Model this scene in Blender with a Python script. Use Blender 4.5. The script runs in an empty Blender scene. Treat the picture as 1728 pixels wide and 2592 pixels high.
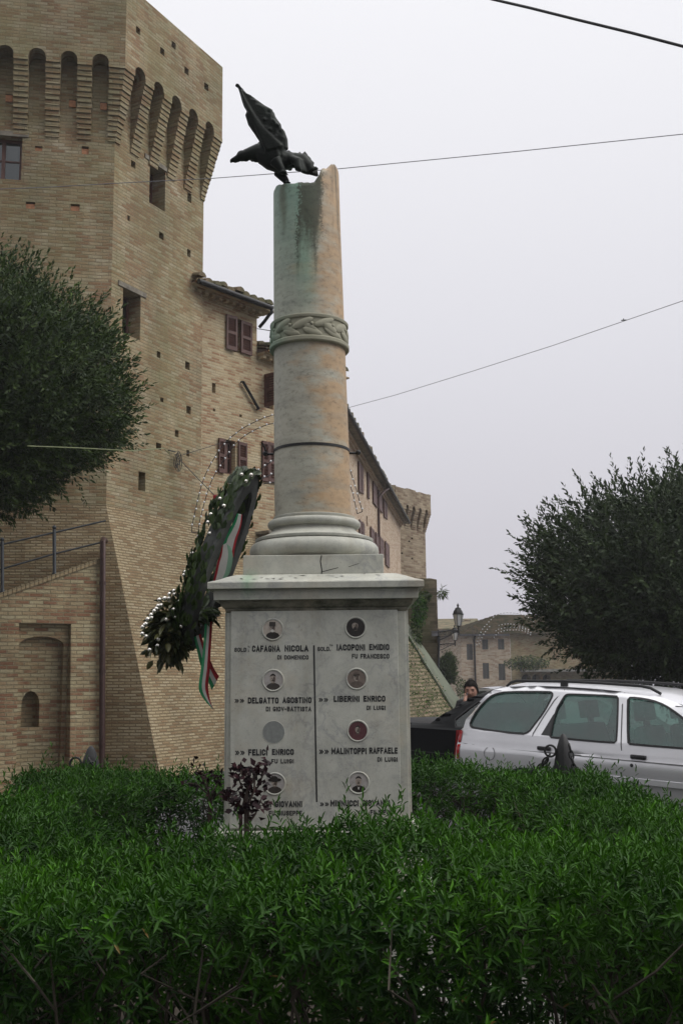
import bpy, bmesh, math, random
import numpy as np
from mathutils import Vector, Matrix, geometry as mgeo
random.seed(7); RNG = np.random.default_rng(7)
S = bpy.context.scene
COL = S.collection
R = math.radians
# ------------------------------------------------------------------ camera
FPX, TILT, ROLL, EYE = 2700.0, R(9.13), -0.011, 1.55
cam = bpy.data.cameras.new('camera'); camo = bpy.data.objects.new('camera', cam); COL.objects.link(camo)
cam.sensor_fit = 'VERTICAL'; cam.sensor_height = 36; cam.lens = 36 * FPX / 2592
cam.clip_start = 0.05; cam.clip_end = 1500
CM = Matrix.Rotation(math.pi / 2 + TILT, 3, 'X') @ Matrix.Rotation(ROLL, 3, 'Z')
camo.matrix_world = Matrix.Translation((0, 0, EYE)) @ CM.to_4x4()
S.camera = camo
# ------------------------------------------------------------------ world, sun, exposure
SUN_EL, SUN_AZ = R(42), R(98)          # direction the light comes from (azimuth from +Y, clockwise)
world = bpy.data.worlds.new('World'); S.world = world; world.use_nodes = True
wt = world.node_tree; wt.nodes.clear()
def wn(t, **a):
    n = wt.nodes.new('ShaderNode' + t)
    for k, v in a.items(): setattr(n, k, v)
    return n
sky = wn('TexSky', sky_type='NISHITA', sun_disc=False, sun_elevation=SUN_EL, sun_rotation=SUN_AZ,
         air_density=1.5, dust_density=6.0, ozone_density=1.0)
hs = wn('HueSaturation'); hs.inputs['Saturation'].default_value = 0.10
wt.links.new(sky.outputs[0], hs.inputs['Color'])
tc = wn('TexCoord'); sx = wn('SeparateXYZ'); wt.links.new(tc.outputs['Generated'], sx.inputs[0])
cr = wn('ValToRGB'); wt.links.new(sx.outputs['Z'], cr.inputs[0])     # overcast cloud deck: dim at the horizon, bright overhead
els = cr.color_ramp.elements
SKYR = [(0.0, (.60, .58, .64)), (.12, (.64, .625, .68)), (.30, (.775, .77, .825)), (.57, (.95, .95, .99)), (.8, (1.7, 1.7, 1.72)), (1.0, (2.4, 2.4, 2.4))]
els[0].position, els[0].color = SKYR[0][0], (*SKYR[0][1], 1)
els[1].position, els[1].color = SKYR[-1][0], (*SKYR[-1][1], 1)
for p_, c_ in SKYR[1:-1]:
    e_ = els.new(p_); e_.color = (*c_, 1)
ml = wn('VectorMath', operation='SCALE'); ml.inputs['Scale'].default_value = 10.0
wt.links.new(cr.outputs[0], ml.inputs[0])
# added dimming of the unseen sky low behind and left, to darken viewer-facing sides
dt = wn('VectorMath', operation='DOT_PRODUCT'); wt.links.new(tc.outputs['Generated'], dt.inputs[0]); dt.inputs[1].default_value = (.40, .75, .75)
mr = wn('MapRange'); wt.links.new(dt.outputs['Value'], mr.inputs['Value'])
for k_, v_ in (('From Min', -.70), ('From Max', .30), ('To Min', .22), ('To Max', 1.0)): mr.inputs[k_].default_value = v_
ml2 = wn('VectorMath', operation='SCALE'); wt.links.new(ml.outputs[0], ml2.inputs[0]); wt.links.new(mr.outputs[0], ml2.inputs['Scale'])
mx = wn('MixRGB'); mx.inputs[0].default_value = 0.96
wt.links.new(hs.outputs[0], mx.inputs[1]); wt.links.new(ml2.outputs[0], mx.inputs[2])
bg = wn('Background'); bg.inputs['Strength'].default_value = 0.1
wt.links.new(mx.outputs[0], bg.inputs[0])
wo = wn('OutputWorld'); wt.links.new(bg.outputs[0], wo.inputs[0])
sun = bpy.data.lights.new('sun', 'SUN'); sun.energy = 1.5; sun.angle = R(35); sun.color = (1, .97, .92)
suno = bpy.data.objects.new('sun', sun); COL.objects.link(suno)
sd = Vector((math.sin(SUN_AZ) * math.cos(SUN_EL), math.cos(SUN_AZ) * math.cos(SUN_EL), math.sin(SUN_EL)))
suno.rotation_euler = sd.to_track_quat('Z', 'Y').to_euler(); suno.location = (0, 0, 40)
S.view_settings.view_transform = 'Standard'; S.view_settings.look = 'None'
S.view_settings.exposure = 0.0; S.view_settings.gamma = 1.0
S.render.film_transparent = False
S.cycles.max_bounces = 8; S.cycles.transparent_max_bounces = 16; S.cycles.volume_bounces = 0
# ------------------------------------------------------------------ measuring helpers (world points of sight lines)
CAMP = Vector((0, 0, EYE))
def ray(px, py): return CM @ Vector(((px - 864) / FPX, -(py - 1296) / FPX, -1))
def at(px, py, Y):
    d = ray(px, py); return CAMP + d * (Y / d.y)
def pl(px, py, P, N):
    d = ray(px, py); return CAMP + d * ((Vector(P) - CAMP).dot(N) / d.dot(N))
DS = 1728 / 1568
# ------------------------------------------------------------------ object helpers
def link(o, parent=None):
    COL.objects.link(o)
    if parent is not None: o.parent = parent
    return o
def tag(o, label=None, cat=None, group=None, kind=None):
    if label: o['label'] = label
    if cat: o['category'] = cat
    if group: o['group'] = group
    if kind: o['kind'] = kind
    return o
def thing(name, label, cat, loc=(0, 0, 0), rot=(0, 0, 0), group=None):
    o = bpy.data.objects.new(name, None); o.empty_display_size = .1
    o.location = loc; o.rotation_euler = rot
    return tag(link(o), label, cat, group)
def copy_tree(o, parent=None):
    c = o.copy(); COL.objects.link(c)
    if parent is not None: c.parent = parent
    for ch in list(o.children): copy_tree(ch, c)
    return c
class MB:
    """collects faces with uv and material slots, builds one mesh object"""
    def __init__(s): s.v = []; s.f = []; s.uv = []; s.m = []
    def vert(s, p): s.v.append(tuple(p)); return len(s.v) - 1
    def face(s, pts, uv=None, m=0):
        i = [s.vert(p) for p in pts]
        s.f.append(i); s.uv.append(uv or [(0, 0)] * len(i)); s.m.append(m)
    def quad(s, a, b, c, d, m=0, uv=None, flip=False):
        a, b, c, d = map(Vector, (a, b, c, d))
        if uv is None:
            w = (b - a).length; h = (d - a).length
            uv = [(0, 0), (w, 0), (w, h), (0, h)]
        P = [a, b, c, d]
        if flip: P.reverse(); uv = uv[::-1]
        s.face(P, uv, m)
    def idx(s, faces, m=0, uvs=None):
        for k, f in enumerate(faces):
            s.f.append(list(f)); s.uv.append(uvs[k] if uvs else [(0, 0)] * len(f)); s.m.append(m)
    def box(s, x0, x1, y0, y1, z0, z1, m=0, M=None, taper=1.0):
        cx, cy = (x0 + x1) / 2, (y0 + y1) / 2
        P = [Vector((x, y, z0)) for x, y in ((x0, y0), (x1, y0), (x1, y1), (x0, y1))]
        P += [Vector((cx + (x - cx) * taper, cy + (y - cy) * taper, z1)) for x, y in ((x0, y0), (x1, y0), (x1, y1), (x0, y1))]
        if M is not None: P = [M @ p for p in P]
        w, d, h = x1 - x0, y1 - y0, z1 - z0
        F = [((0, 1, 5, 4), w, h), ((1, 2, 6, 5), d, h), ((2, 3, 7, 6), w, h), ((3, 0, 4, 7), d, h), ((4, 5, 6, 7), w, d), ((3, 2, 1, 0), w, d)]
        for f, a, b in F:
            s.face([P[i] for i in f], [(0, z0), (a, z0), (a, z0 + b), (0, z0 + b)], m)
    def tube(s, pts, r, n=8, m=0, cap=True, closed=False):
        pts = [Vector(p) for p in pts]; k = len(pts)
        rs = r if isinstance(r, (list, tuple)) else [r] * k
        rings = []; up = None
        for i, p in enumerate(pts):
            a = pts[(i - 1) % k] if (i > 0 or closed) else p
            b = pts[(i + 1) % k] if (i < k - 1 or closed) else p
            t = (b - a)
            t = t.normalized() if t.length > 1e-9 else Vector((0, 0, 1))
            if up is None:
                up = Vector((0, 0, 1)) if abs(t.z) < .9 else Vector((1, 0, 0))
            x = t.cross(up)
            if x.length < 1e-6: x = t.cross(Vector((1, .3, 0)))
            x.normalize(); y = x.cross(t).normalized(); up = y
            rings.append([s.vert(p + (x * math.cos(2 * math.pi * j / n) + y * math.sin(2 * math.pi * j / n)) * rs[i]) for j in range(n)])
        F = []
        for i in range(k if closed else k - 1):
            A, B = rings[i], rings[(i + 1) % k]
            for j in range(n): F.append((A[j], A[(j + 1) % n], B[(j + 1) % n], B[j]))
        if cap and not closed: F.append(tuple(reversed(rings[0]))); F.append(tuple(rings[-1]))
        s.idx(F, m)
    def lathe(s, prof, c=(0, 0, 0), n=32, m=0, M=None):
        c = Vector(c); rings = []
        for r, z in prof:
            ring = []
            for j in range(n):
                a = 2 * math.pi * j / n; p = Vector((r * math.cos(a), r * math.sin(a), z))
                if M is not None: p = M @ p
                ring.append(s.vert(c + p))
            rings.append(ring)
        F = []
        for A, B in zip(rings, rings[1:]):
            for j in range(n): F.append((A[j], A[(j + 1) % n], B[(j + 1) % n], B[j]))
        F.append(tuple(reversed(rings[0]))); F.append(tuple(rings[-1]))
        s.idx(F, m)
    def sphere(s, c, r, n=10, m=0, sc=(1, 1, 1), M=None):
        pr = [(max(1e-4, math.sin(math.pi * i / n)) * r, -math.cos(math.pi * i / n) * r) for i in range(n + 1)]
        T = Matrix.Diagonal(sc)
        if M is not None: T = M @ T
        s.lathe(pr, c, n + 2, m, T)
    def prism(s, poly, f0, f1, m=0):
        """poly: 2d points; f0/f1 map 2d point to 3d for both caps"""
        A = [s.vert(f0(p)) for p in poly]; B = [s.vert(f1(p)) for p in poly]; n = len(poly)
        F = [tuple(A), tuple(reversed(B))] + [(A[(j + 1) % n], A[j], B[j], B[(j + 1) % n]) for j in range(n)]
        s.idx(F, m)
    def mesh(s, name, mats):
        me = bpy.data.meshes.new(name)
        me.from_pydata(s.v, [], s.f)
        u = me.uv_layers.new(name='uv')
        flat = [c for f in s.uv for p in f for c in p]
        u.data.foreach_set('uv', flat)
        for m in (mats if isinstance(mats, (list, tuple)) else [mats]): me.materials.append(m)
        me.polygons.foreach_set('material_index', s.m)
        return me
    def build(s, name, mats, parent=None, smooth=None, merge=True, recalc=False, bevel=0):
        me = s.mesh(name, mats)
        bm = bmesh.new(); bm.from_mesh(me)
        if merge: bmesh.ops.remove_doubles(bm, verts=bm.verts, dist=1e-5)
        if recalc: bmesh.ops.recalc_face_normals(bm, faces=bm.faces)
        if bevel:
            ed = [e for e in bm.edges if len(e.link_faces) == 2 and e.calc_face_angle(0) > .5]
            bmesh.ops.bevel(bm, geom=ed, offset=bevel, segments=2, affect='EDGES', profile=.6, clamp_overlap=True)
        bm.to_mesh(me); bm.free()
        if smooth is not None:
            me.polygons.foreach_set('use_smooth', [True] * len(me.polygons))
            if smooth < 3: me.set_sharp_from_angle(angle=smooth)
        o = bpy.data.objects.new(name, me); return link(o, parent)
def leaf_mesh(name, P, D, U, L, W, mat, parent=None, lance=False, fold=.25, tone=None):
    """many small leaves: base P, direction D, up-ish U, length L, width W (numpy)"""
    n = len(P)
    D = D / np.linalg.norm(D, axis=1, keepdims=True)
    X = np.cross(D, U); X /= np.linalg.norm(X, axis=1, keepdims=True) + 1e-9
    Z = np.cross(X, D); L = L[:, None]; W = W[:, None]
    if lance:
        v = np.stack([P, P + D * L * .35 + X * W * .5 + Z * W * fold, P + D * L * .35 - X * W * .5 + Z * W * fold,
                      P + D * L * .72 + X * W * .38 + Z * W * (fold - .1), P + D * L * .72 - X * W * .38 + Z * W * (fold - .1),
                      P + D * L - Z * L * .1], 1)
        q = np.array([[0, 1, 3, 5], [0, 5, 4, 2]]); k = 6
    else:
        v = np.stack([P, P + D * L * .45 + X * W * .5 + Z * W * fold, P + D * L, P + D * L * .45 - X * W * .5 + Z * W * fold], 1)
        q = np.array([[0, 1, 2, 3]]); k = 4
    F = (np.arange(n)[:, None, None] * k + q[None]).reshape(-1)
    nf = n * len(q)
    me = bpy.data.meshes.new(name)
    me.vertices.add(n * k); me.vertices.foreach_set('co', v.reshape(-1).astype(np.float32))
    me.loops.add(nf * 4); me.loops.foreach_set('vertex_index', F.astype(np.int32))
    me.polygons.add(nf); me.polygons.foreach_set('loop_start', (np.arange(nf) * 4).astype(np.int32))
    at_ = me.attributes.new('rnd', 'FLOAT', 'FACE')
    t = RNG.random(n) if tone is None else tone
    at_.data.foreach_set('value', np.repeat(t, len(q)).astype(np.float32))
    me.materials.append(mat); me.update(calc_edges=True); me.validate()
    o = bpy.data.objects.new(name, me); return link(o, parent)
def unit(a): return a / (np.linalg.norm(a, axis=-1, keepdims=True) + 1e-9)
# ------------------------------------------------------------------ material helpers
def nd(nt, typ, ins=None, out=0, **attrs):
    n = nt.nodes.new('ShaderNode' + typ)
    for k, v in attrs.items(): setattr(n, k, v)
    for k, v in (ins or {}).items():
        sck = n.inputs[k]
        if isinstance(v, bpy.types.NodeSocket): nt.links.new(v, sck)
        else:
            if isinstance(v, tuple) and len(v) == 3 and sck.type == 'RGBA': v = (*v, 1)
            sck.default_value = v
    return n.outputs[out]
def mt(nt, op, a, b=0.0, clamp=False): return nd(nt, 'Math', {0: a, 1: b}, operation=op, use_clamp=clamp)
def ramp(nt, fac, stops, interp='LINEAR'):
    n = nt.nodes.new('ShaderNodeValToRGB'); n.color_ramp.interpolation = interp
    e = n.color_ramp.elements
    cv = lambda c: (c, c, c, 1) if isinstance(c, (int, float)) else (*c, 1)
    e[0].position, e[0].color = stops[0][0], cv(stops[0][1]); e[1].position, e[1].color = stops[-1][0], cv(stops[-1][1])
    for p, c in stops[1:-1]:
        k = e.new(p); k.color = cv(c)
    nt.links.new(fac, n.inputs[0]); return n.outputs[0]
def mix(nt, f, a, b, mode='MIX'): return nd(nt, 'MixRGB', {0: f, 1: a, 2: b}, blend_type=mode)
def noise(nt, vec, scale, detail=3, rough=.55, out=0): return nd(nt, 'TexNoise', {'Vector': vec, 'Scale': scale, 'Detail': detail, 'Roughness': rough}, out=out)
def obj_co(nt): return nd(nt, 'TexCoord', out=3)
def scl(nt, v, s): return nd(nt, 'Mapping', {'Vector': v, 'Scale': s})
def material(name):
    m = bpy.data.materials.new(name); m.use_nodes = True; nt = m.node_tree; nt.nodes.clear()
    return m, nt
def finish(m, nt, color, rough=.7, metal=0.0, bump=None, bstr=.3, bdist=.01, spec=.5, **more):
    b = nt.nodes.new('ShaderNodeBsdfPrincipled')
    for k, v in (('Base Color', color), ('Roughness', rough), ('Metallic', metal), ('Specular IOR Level', spec)) + tuple(more.items()):
        sck = b.inputs[k]
        if isinstance(v, bpy.types.NodeSocket): nt.links.new(v, sck)
        else: sck.default_value = (*v, 1) if isinstance(v, tuple) and len(v) == 3 else v
    if bump is not None:
        bp = nd(nt, 'Bump', {'Height': bump, 'Strength': bstr, 'Distance': bdist}); nt.links.new(bp, b.inputs['Normal'])
    o = nt.nodes.new('ShaderNodeOutputMaterial'); nt.links.new(b.outputs[0], o.inputs[0]); return m
def simple(name, col, rough=.6, metal=0.0, var=.25, scale=8, spec=.5, bstr=0.15):
    m, nt = material(name); co = obj_co(nt)
    n = noise(nt, co, scale); f = ramp(nt, n, [(.3, 1 - var), (.7, 1 + var * .6)])
    c = mix(nt, 1.0, (*col, 1), f, 'MULTIPLY')
    return finish(m, nt, c, rough, metal, noise(nt, co, scale * 6), bstr, .004, spec)
def brick(name, palette, mortar, bw=.26, rh=.068, ms=.010, moss=None, moss_amt=.0, big=.25, bump=.8, seed=0.0, rough=.95):
    m, nt = material(name)
    uv = nd(nt, 'UVMap', uv_map='uv')
    wob = nd(nt, 'VectorMath', {0: noise(nt, uv, 1.3, 3, out=1), 1: (.5, .5, .5)}, operation='SUBTRACT')
    wob2 = nd(nt, 'VectorMath', {0: noise(nt, uv, 14, 2, out=1), 1: (.5, .5, .5)}, operation='SUBTRACT')
    w1 = nd(nt, 'VectorMath', {0: wob, 'Scale': .03}, operation='SCALE'); w2 = nd(nt, 'VectorMath', {0: wob2, 'Scale': .012}, operation='SCALE')
    v = nd(nt, 'VectorMath', {0: nd(nt, 'VectorMath', {0: uv, 1: w1}, operation='ADD'), 1: w2}, operation='ADD')
    v = nd(nt, 'VectorMath', {0: v, 1: (seed, seed * .37, 0)}, operation='ADD')
    bt = nt.nodes.new('ShaderNodeTexBrick'); nt.links.new(v, bt.inputs['Vector'])
    for k, x in (('Color1', (0, 0, 0, 1)), ('Color2', (1, 1, 1, 1)), ('Mortar', (.5, .5, .5, 1)), ('Scale', 1.0), ('Mortar Size', ms), ('Mortar Smooth', .35), ('Bias', 0.0), ('Brick Width', bw), ('Row Height', rh)):
        bt.inputs[k].default_value = x
    bt.offset = .5; bt.squash = 1.0
    tint = mt(nt, 'ADD', mt(nt, 'MULTIPLY', bt.outputs['Color'], .68), mt(nt, 'MULTIPLY', mt(nt, 'SUBTRACT', noise(nt, v, 2.2, 5, .65), .5), 1.05), True)
    k = len(palette); c = ramp(nt, tint, [(.08 + .84 * i / (k - 1), p) for i, p in enumerate(palette)])
    mort = mix(nt, noise(nt, v, 5), (*[x * .65 for x in mortar], 1), (*[x * 1.2 for x in mortar], 1))
    c = mix(nt, bt.outputs['Fac'], c, mort)
    fine = ramp(nt, noise(nt, v, 45, 3), [(.3, .8), (.75, 1.12)])
    c = mix(nt, 1.0, c, fine, 'MULTIPLY')
    lg = ramp(nt, noise(nt, scl(nt, uv, (1, .6, 1)), .55, 5, .65), [(.30, 1 - big), (.70, 1 + big * .5)])
    c = mix(nt, 1.0, c, lg, 'MULTIPLY')
    if moss:
        f = ramp(nt, noise(nt, scl(nt, uv, (1, .5, 1)), .8, 5, .7), [(.42, 0.0), (.72, 1.0)])
        c = mix(nt, mt(nt, 'MULTIPLY', f, moss_amt), c, (*moss, 1))
    h = mt(nt, 'ADD', mt(nt, 'MULTIPLY', mt(nt, 'SUBTRACT', 1.0, bt.outputs['Fac']), .8), mt(nt, 'MULTIPLY', noise(nt, v, 25, 4), .6))
    h = mt(nt, 'ADD', h, mt(nt, 'MULTIPLY', bt.outputs['Color'], .25))
    return finish(m, nt, c, rough, 0, h, bump, .02, .25)
def leafmat(name, dark, light, rough=.45, trans=.25, spec=.4):
    m, nt = material(name)
    r = nd(nt, 'Attribute', out=2, attribute_name='rnd')
    c = ramp(nt, r, [(0, dark), (.75, tuple((a + b) / 2 for a, b in zip(dark, light))), (1, light)])
    b = nt.nodes.new('ShaderNodeBsdfPrincipled'); nt.links.new(c, b.inputs['Base Color'])
    b.inputs['Roughness'].default_value = rough; b.inputs['Specular IOR Level'].default_value = spec
    t = nt.nodes.new('ShaderNodeBsdfTranslucent'); nt.links.new(c, t.inputs[0])
    ms = nt.nodes.new('ShaderNodeMixShader'); ms.inputs[0].default_value = trans
    nt.links.new(b.outputs[0], ms.inputs[1]); nt.links.new(t.outputs[0], ms.inputs[2])
    o = nt.nodes.new('ShaderNodeOutputMaterial'); nt.links.new(ms.outputs[0], o.inputs[0]); return m
def glassmat(name, tint, refl=.12, rough=.03, alpha=.75):
    """tinted window pane: see-through with fresnel reflection"""
    m, nt = material(name)
    tr = nt.nodes.new('ShaderNodeBsdfTransparent'); tr.inputs[0].default_value = (*tint, 1)
    gl = nt.nodes.new('ShaderNodeBsdfGlossy'); gl.inputs['Roughness'].default_value = rough; gl.inputs[0].default_value = (.9, .95, .95, 1)
    fr = nd(nt, 'Fresnel', {'IOR': 1.5}); f = mt(nt, 'ADD', fr, refl, True)
    ms = nt.nodes.new('ShaderNodeMixShader'); nt.links.new(f, ms.inputs[0]); nt.links.new(tr.outputs[0], ms.inputs[1]); nt.links.new(gl.outputs[0], ms.inputs[2])
    o = nt.nodes.new('ShaderNodeOutputMaterial'); nt.links.new(ms.outputs[0], o.inputs[0]); return m
MAT = {}
PAL = [(0.276, 0.174, 0.101), (0.340, 0.248, 0.144), (0.387, 0.305, 0.188), (0.332, 0.290, 0.183), (0.414, 0.346, 0.226), (0.461, 0.403, 0.289), (0.359, 0.220, 0.134)]
MAT['brick_tower'] = brick('brick_tower', PAL, (.31, .25, .16), moss=(.20, .195, .09), moss_amt=.62, big=.42)
MAT['brick_house'] = brick('brick_house', [(0.346, 0.213, 0.126), (0.442, 0.335, 0.203), (0.499, 0.398, 0.252), (0.518, 0.427, 0.279), (0.538, 0.456, 0.310), (0.442, 0.257, 0.149)], (0.499, 0.417, 0.279), bw=.25, rh=.062, seed=3.3, big=.2)
MAT['brick_scarp'] = brick('brick_scarp', [(0.254, 0.172, 0.096), (0.330, 0.255, 0.149), (0.369, 0.298, 0.180), (0.392, 0.321, 0.203), (0.407, 0.346, 0.228), (0.346, 0.208, 0.121)], (0.230, 0.176, 0.107), bw=.21, rh=.055, seed=9.1, ms=.012, big=.3, bump=1.0)
MAT['brick_ramp'] = brick('brick_ramp', [(0.279, 0.150, 0.090), (0.378, 0.276, 0.162), (0.432, 0.349, 0.211), (0.459, 0.388, 0.239), (0.486, 0.427, 0.279), (0.378, 0.179, 0.113)], (0.324, 0.272, 0.171), bw=.24, rh=.066, seed=5.7, big=.45, bump=.9)
MAT['brick_long'] = brick('brick_long', [(.36, .235, .16), (.48, .365, .265), (.53, .42, .31), (.56, .455, .35), (.58, .485, .385)], (.53, .43, .33), bw=.25, rh=.065, seed=1.7, big=.12, bump=.3, ms=.014)
MAT['brick_far'] = brick('brick_far', [(.36, .26, .19), (.45, .36, .27), (.50, .415, .32), (.54, .46, .36), (.46, .32, .235)], (.50, .42, .32), bw=.36, rh=.10, seed=2.2, big=.25, bump=.6)
MAT['brick_far_tower'] = brick('brick_far_tower', [(.20, .14, .095), (.28, .22, .15), (.33, .265, .185), (.37, .305, .22), (.29, .19, .13)], (.30, .25, .18), bw=.36, rh=.10, seed=2.9, big=.25, bump=.6)
MAT['stone_old'] = brick('stone_old', [(.10, .085, .06), (.17, .14, .10), (.22, .185, .13), (.27, .225, .16)], (.18, .155, .115), bw=.42, rh=.13, seed=7.2, big=.5, moss=(.07, .085, .03), moss_amt=.7, bump=1)
MAT['scarp_moss'] = brick('scarp_moss', [(.16, .12, .08), (.26, .20, .13), (.33, .26, .18), (.38, .31, .22)], (.12, .11, .06), bw=.26, rh=.10, seed=4.2, big=.4, moss=(.085, .11, .04), moss_amt=.5, bump=1.2, ms=.02)
MAT['wood'] = simple('brown_shutter_paint', (.085, .032, .022), .55, var=.3, scale=10)
MAT['wood_light'] = simple('bare_wood', (.36, .20, .09), .7)
MAT['lintel'] = simple('grey_stone_lintel', (.19, .17, .135), .9, var=.4)
MAT['dark'] = simple('dark_room', (.012, .011, .010), .9)
MAT['iron'] = simple('black_iron', (.014, .014, .015), .5, metal=.3, var=.4, scale=30)
MAT['rail'] = simple('grey_painted_rail', (.028, .033, .038), .5, metal=.3)
MAT['pipe'] = simple('brown_copper_pipe', (.055, .028, .024), .45, metal=.3)
MAT['cable'] = simple('dark_cable', (.02, .02, .022), .6)
MAT['wire_pale'] = simple('pale_wire', (.16, .16, .18), .5)
MAT['cement'] = simple('weathered_cement', (.12, .135, .095), .9, var=.35, scale=1.6, bstr=.5)
MAT['pave'] = simple('pale_paving', (.22, .215, .195), .9, var=.3, scale=3)
MAT['asphalt'] = simple('asphalt', (.065, .065, .066), .9, var=.3, scale=2.5, bstr=.5)
MAT['soil'] = simple('dark_soil', (.035, .026, .018), 1, var=.5, scale=6)
MAT['pane'] = glassmat('window_pane', (.25, .27, .27), .12)
MAT['wire_green'] = simple('green_wire', (.16, .19, .08), .6)
MAT['tileend'] = simple('orange_infill_brick', (.44, .21, .11), .9, var=.3, scale=20)
MAT["far_shutter"] = simple("grey_green_shutter", (.055,.055,.052), .6)
MAT["plaster"] = simple("pale_plaster", (.64,.57,.52), .9, var=.12, scale=1.2)
def tilemat():
    m, nt = material('mossy_roof_tile'); co = obj_co(nt)
    c = ramp(nt, noise(nt, co, 2.2, 5), [(.3, (.06, .065, .03)), (.5, (.13, .115, .07)), (.65, (.20, .145, .095)), (.8, (.25, .22, .15))])
    return finish(m, nt, c, .95, 0, noise(nt, co, 14), .6, .02, .2)
MAT['tile'] = tilemat()
# ================================================================== GROUND
def sst(a, b, x):
    t = min(1, max(0, (x - a) / (b - a))); return t * t * (3 - 2 * t)
def ground_z(x, y):
    xx = min(6, max(-1, x)); yy = min(22, y)
    g = .16 - .09 * (xx - 1.59) - .0355 * (yy - 11.41) - .10 * min(5, max(0, -1 - x))
    return g * sst(9.2, 10.8, y) - .012 * max(0, min(y, 110) - 22)
def grid_axis(a, b, fine0, fine1, f, c):
    xs = [a]
    while xs[-1] < b - 1e-6: xs.append(min(b, xs[-1] + (f if fine0 <= xs[-1] < fine1 else c)))
    return xs
gb = MB(); GX = grid_axis(-130, 130, -10, 14, .5, 8); GY = grid_axis(-40, 190, 6, 30, .4, 8)
ids = [[gb.vert((x, y, ground_z(x, y))) for x in GX] for y in GY]
gb.idx([(ids[j][i], ids[j][i + 1], ids[j + 1][i + 1], ids[j + 1][i]) for j in range(len(GY) - 1) for i in range(len(GX) - 1)])
tag(gb.build('ground', MAT['asphalt'], smooth=9), kind='structure')
pb = MB(); pb.box(.25, 1.02, 4.95, 5.95, -.05, .035)
tag(pb.build('paving', MAT['pave'], bevel=.01), kind='structure')
sb = MB()
for x0, x1, y0, y1 in ((-2.4, 2.15, 3.3, 4.948), (-2.4, -1.253, 4.949, 9.15), (1.023, 2.15, 4.949, 9.15), (-1.252, .247, 4.949, 9.15), (.248, 1.022, 5.953, 9.15)): sb.box(x0, x1, y0, y1, -.05, .03)
tag(sb.build('planting_soil', MAT['soil']), kind='structure')
# ================================================================== WALL TOOLS
class Face:
    """flat wall face: origin P0 (z=0 level), horizontal direction d, outward normal to the right of d"""
    def __init__(s, P0, d, batter=None, off=0.0):
        s.P = Vector((P0[0], P0[1], 0)); d = Vector((d[0], d[1], 0)).normalized(); s.d = d
        s.N = Vector((d.y, -d.x, 0)); s.batter = batter; s.off = off
    def __call__(s, u, v, n=0.0):
        b = s.batter(v) if s.batter else 0
        return s.P + s.d * u + s.N * (n + b + s.off) + Vector((0, 0, v))
    def uv(s, px, py, n=0.0):
        p = pl(px, py, s.P + s.N * (n + s.off), s.N); return (p - s.P).dot(s.d), p.z
    def hole(s, x0, x1, y0, y1, d=.2, **k):
        """hole from photo pixels: left/right x, top/bottom y taken on the centre lines"""
        xm, ym = (x0 + x1) / 2, (y0 + y1) / 2
        u0, u1 = s.uv(x0, ym)[0], s.uv(x1, ym)[0]; v1, v0 = s.uv(xm, y0)[1], s.uv(xm, y1)[1]
        return dict(u0=u0, u1=u1, v0=v0, v1=v1, d=d, **k)
def wall(mb, F, u0, u1, v0, v1, holes=(), m=0, mback=None, step=1e9):
    us = sorted({u0, u1, *[h['u0'] for h in holes], *[h['u1'] for h in holes]})
    vs = sorted({v0, v1, *[h['v0'] for h in holes], *[h['v1'] for h in holes]})
    us = [u for u in us if u0 - 1e-6 <= u <= u1 + 1e-6]; vs = [v for v in vs if v0 - 1e-6 <= v <= v1 + 1e-6]
    for a, b in zip(us, us[1:]):
        for c, e in zip(vs, vs[1:]):
            if b - a < 1e-5 or e - c < 1e-5: continue
            um, vm = (a + b) / 2, (c + e) / 2
            if any(h['u0'] < um < h['u1'] and h['v0'] < vm < h['v1'] for h in holes): continue
            mb.face([F(a, c), F(b, c), F(b, e), F(a, e)], [(a, c), (b, c), (b, e), (a, e)], m)
    for h in holes:
        a, b, c, e, d = h['u0'], h['u1'], h['v0'], h['v1'], h['d']
        D = d if callable(d) else (lambda v, d=d: d)
        mb_ = h.get('mback', mback if mback is not None else m); ms = h.get('mside', m)
        mb.face([F(a, c, -D(c)), F(b, c, -D(c)), F(b, e, -D(e)), F(a, e, -D(e))], [(a, c), (b, c), (b, e), (a, e)], mb_)
        mb.face([F(a, c), F(a, c, -D(c)), F(a, e, -D(e)), F(a, e)], [(a, c), (a + D(c), c), (a + D(e), e), (a, e)], ms)
        mb.face([F(b, c, -D(c)), F(b, c), F(b, e), F(b, e, -D(e))], [(b + D(c), c), (b, c), (b, e), (b + D(e), e)], ms)
        mb.face([F(a, e), F(a, e, -D(e)), F(b, e, -D(e)), F(b, e)], [(a, e), (a, e + D(e)), (b, e + D(e)), (b, e)], ms)
        mb.face([F(a, c, -D(c)), F(a, c), F(b, c), F(b, c, -D(c))], [(a, c - D(c)), (a, c), (b, c), (b, c - D(c))], ms)
def fbox(mb, F, u0, u1, v0, v1, n0, n1, m=0):
    P = [F(u, v, n) for n in (n1, n0) for u, v in ((u0, v0), (u1, v0), (u1, v1), (u0, v1))]
    t = n1 - n0
    for f, uv in (((0, 1, 2, 3), [(u0, v0), (u1, v0), (u1, v1), (u0, v1)]), ((5, 4, 7, 6), [(u1, v0), (u0, v0), (u0, v1), (u1, v1)]),
                  ((4, 0, 3, 7), [(u0 - t, v0), (u0, v0), (u0, v1), (u0 - t, v1)]), ((1, 5, 6, 2), [(u1, v0), (u1 + t, v0), (u1 + t, v1), (u1, v1)]),
                  ((3, 2, 6, 7), [(u0, v1), (u1, v1), (u1, v1 + t), (u0, v1 + t)]), ((4, 5, 1, 0), [(u0, v0 - t), (u1, v0 - t), (u1, v0), (u0, v0)])):
        mb.face([P[i] for i in f], uv, m)
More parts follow.
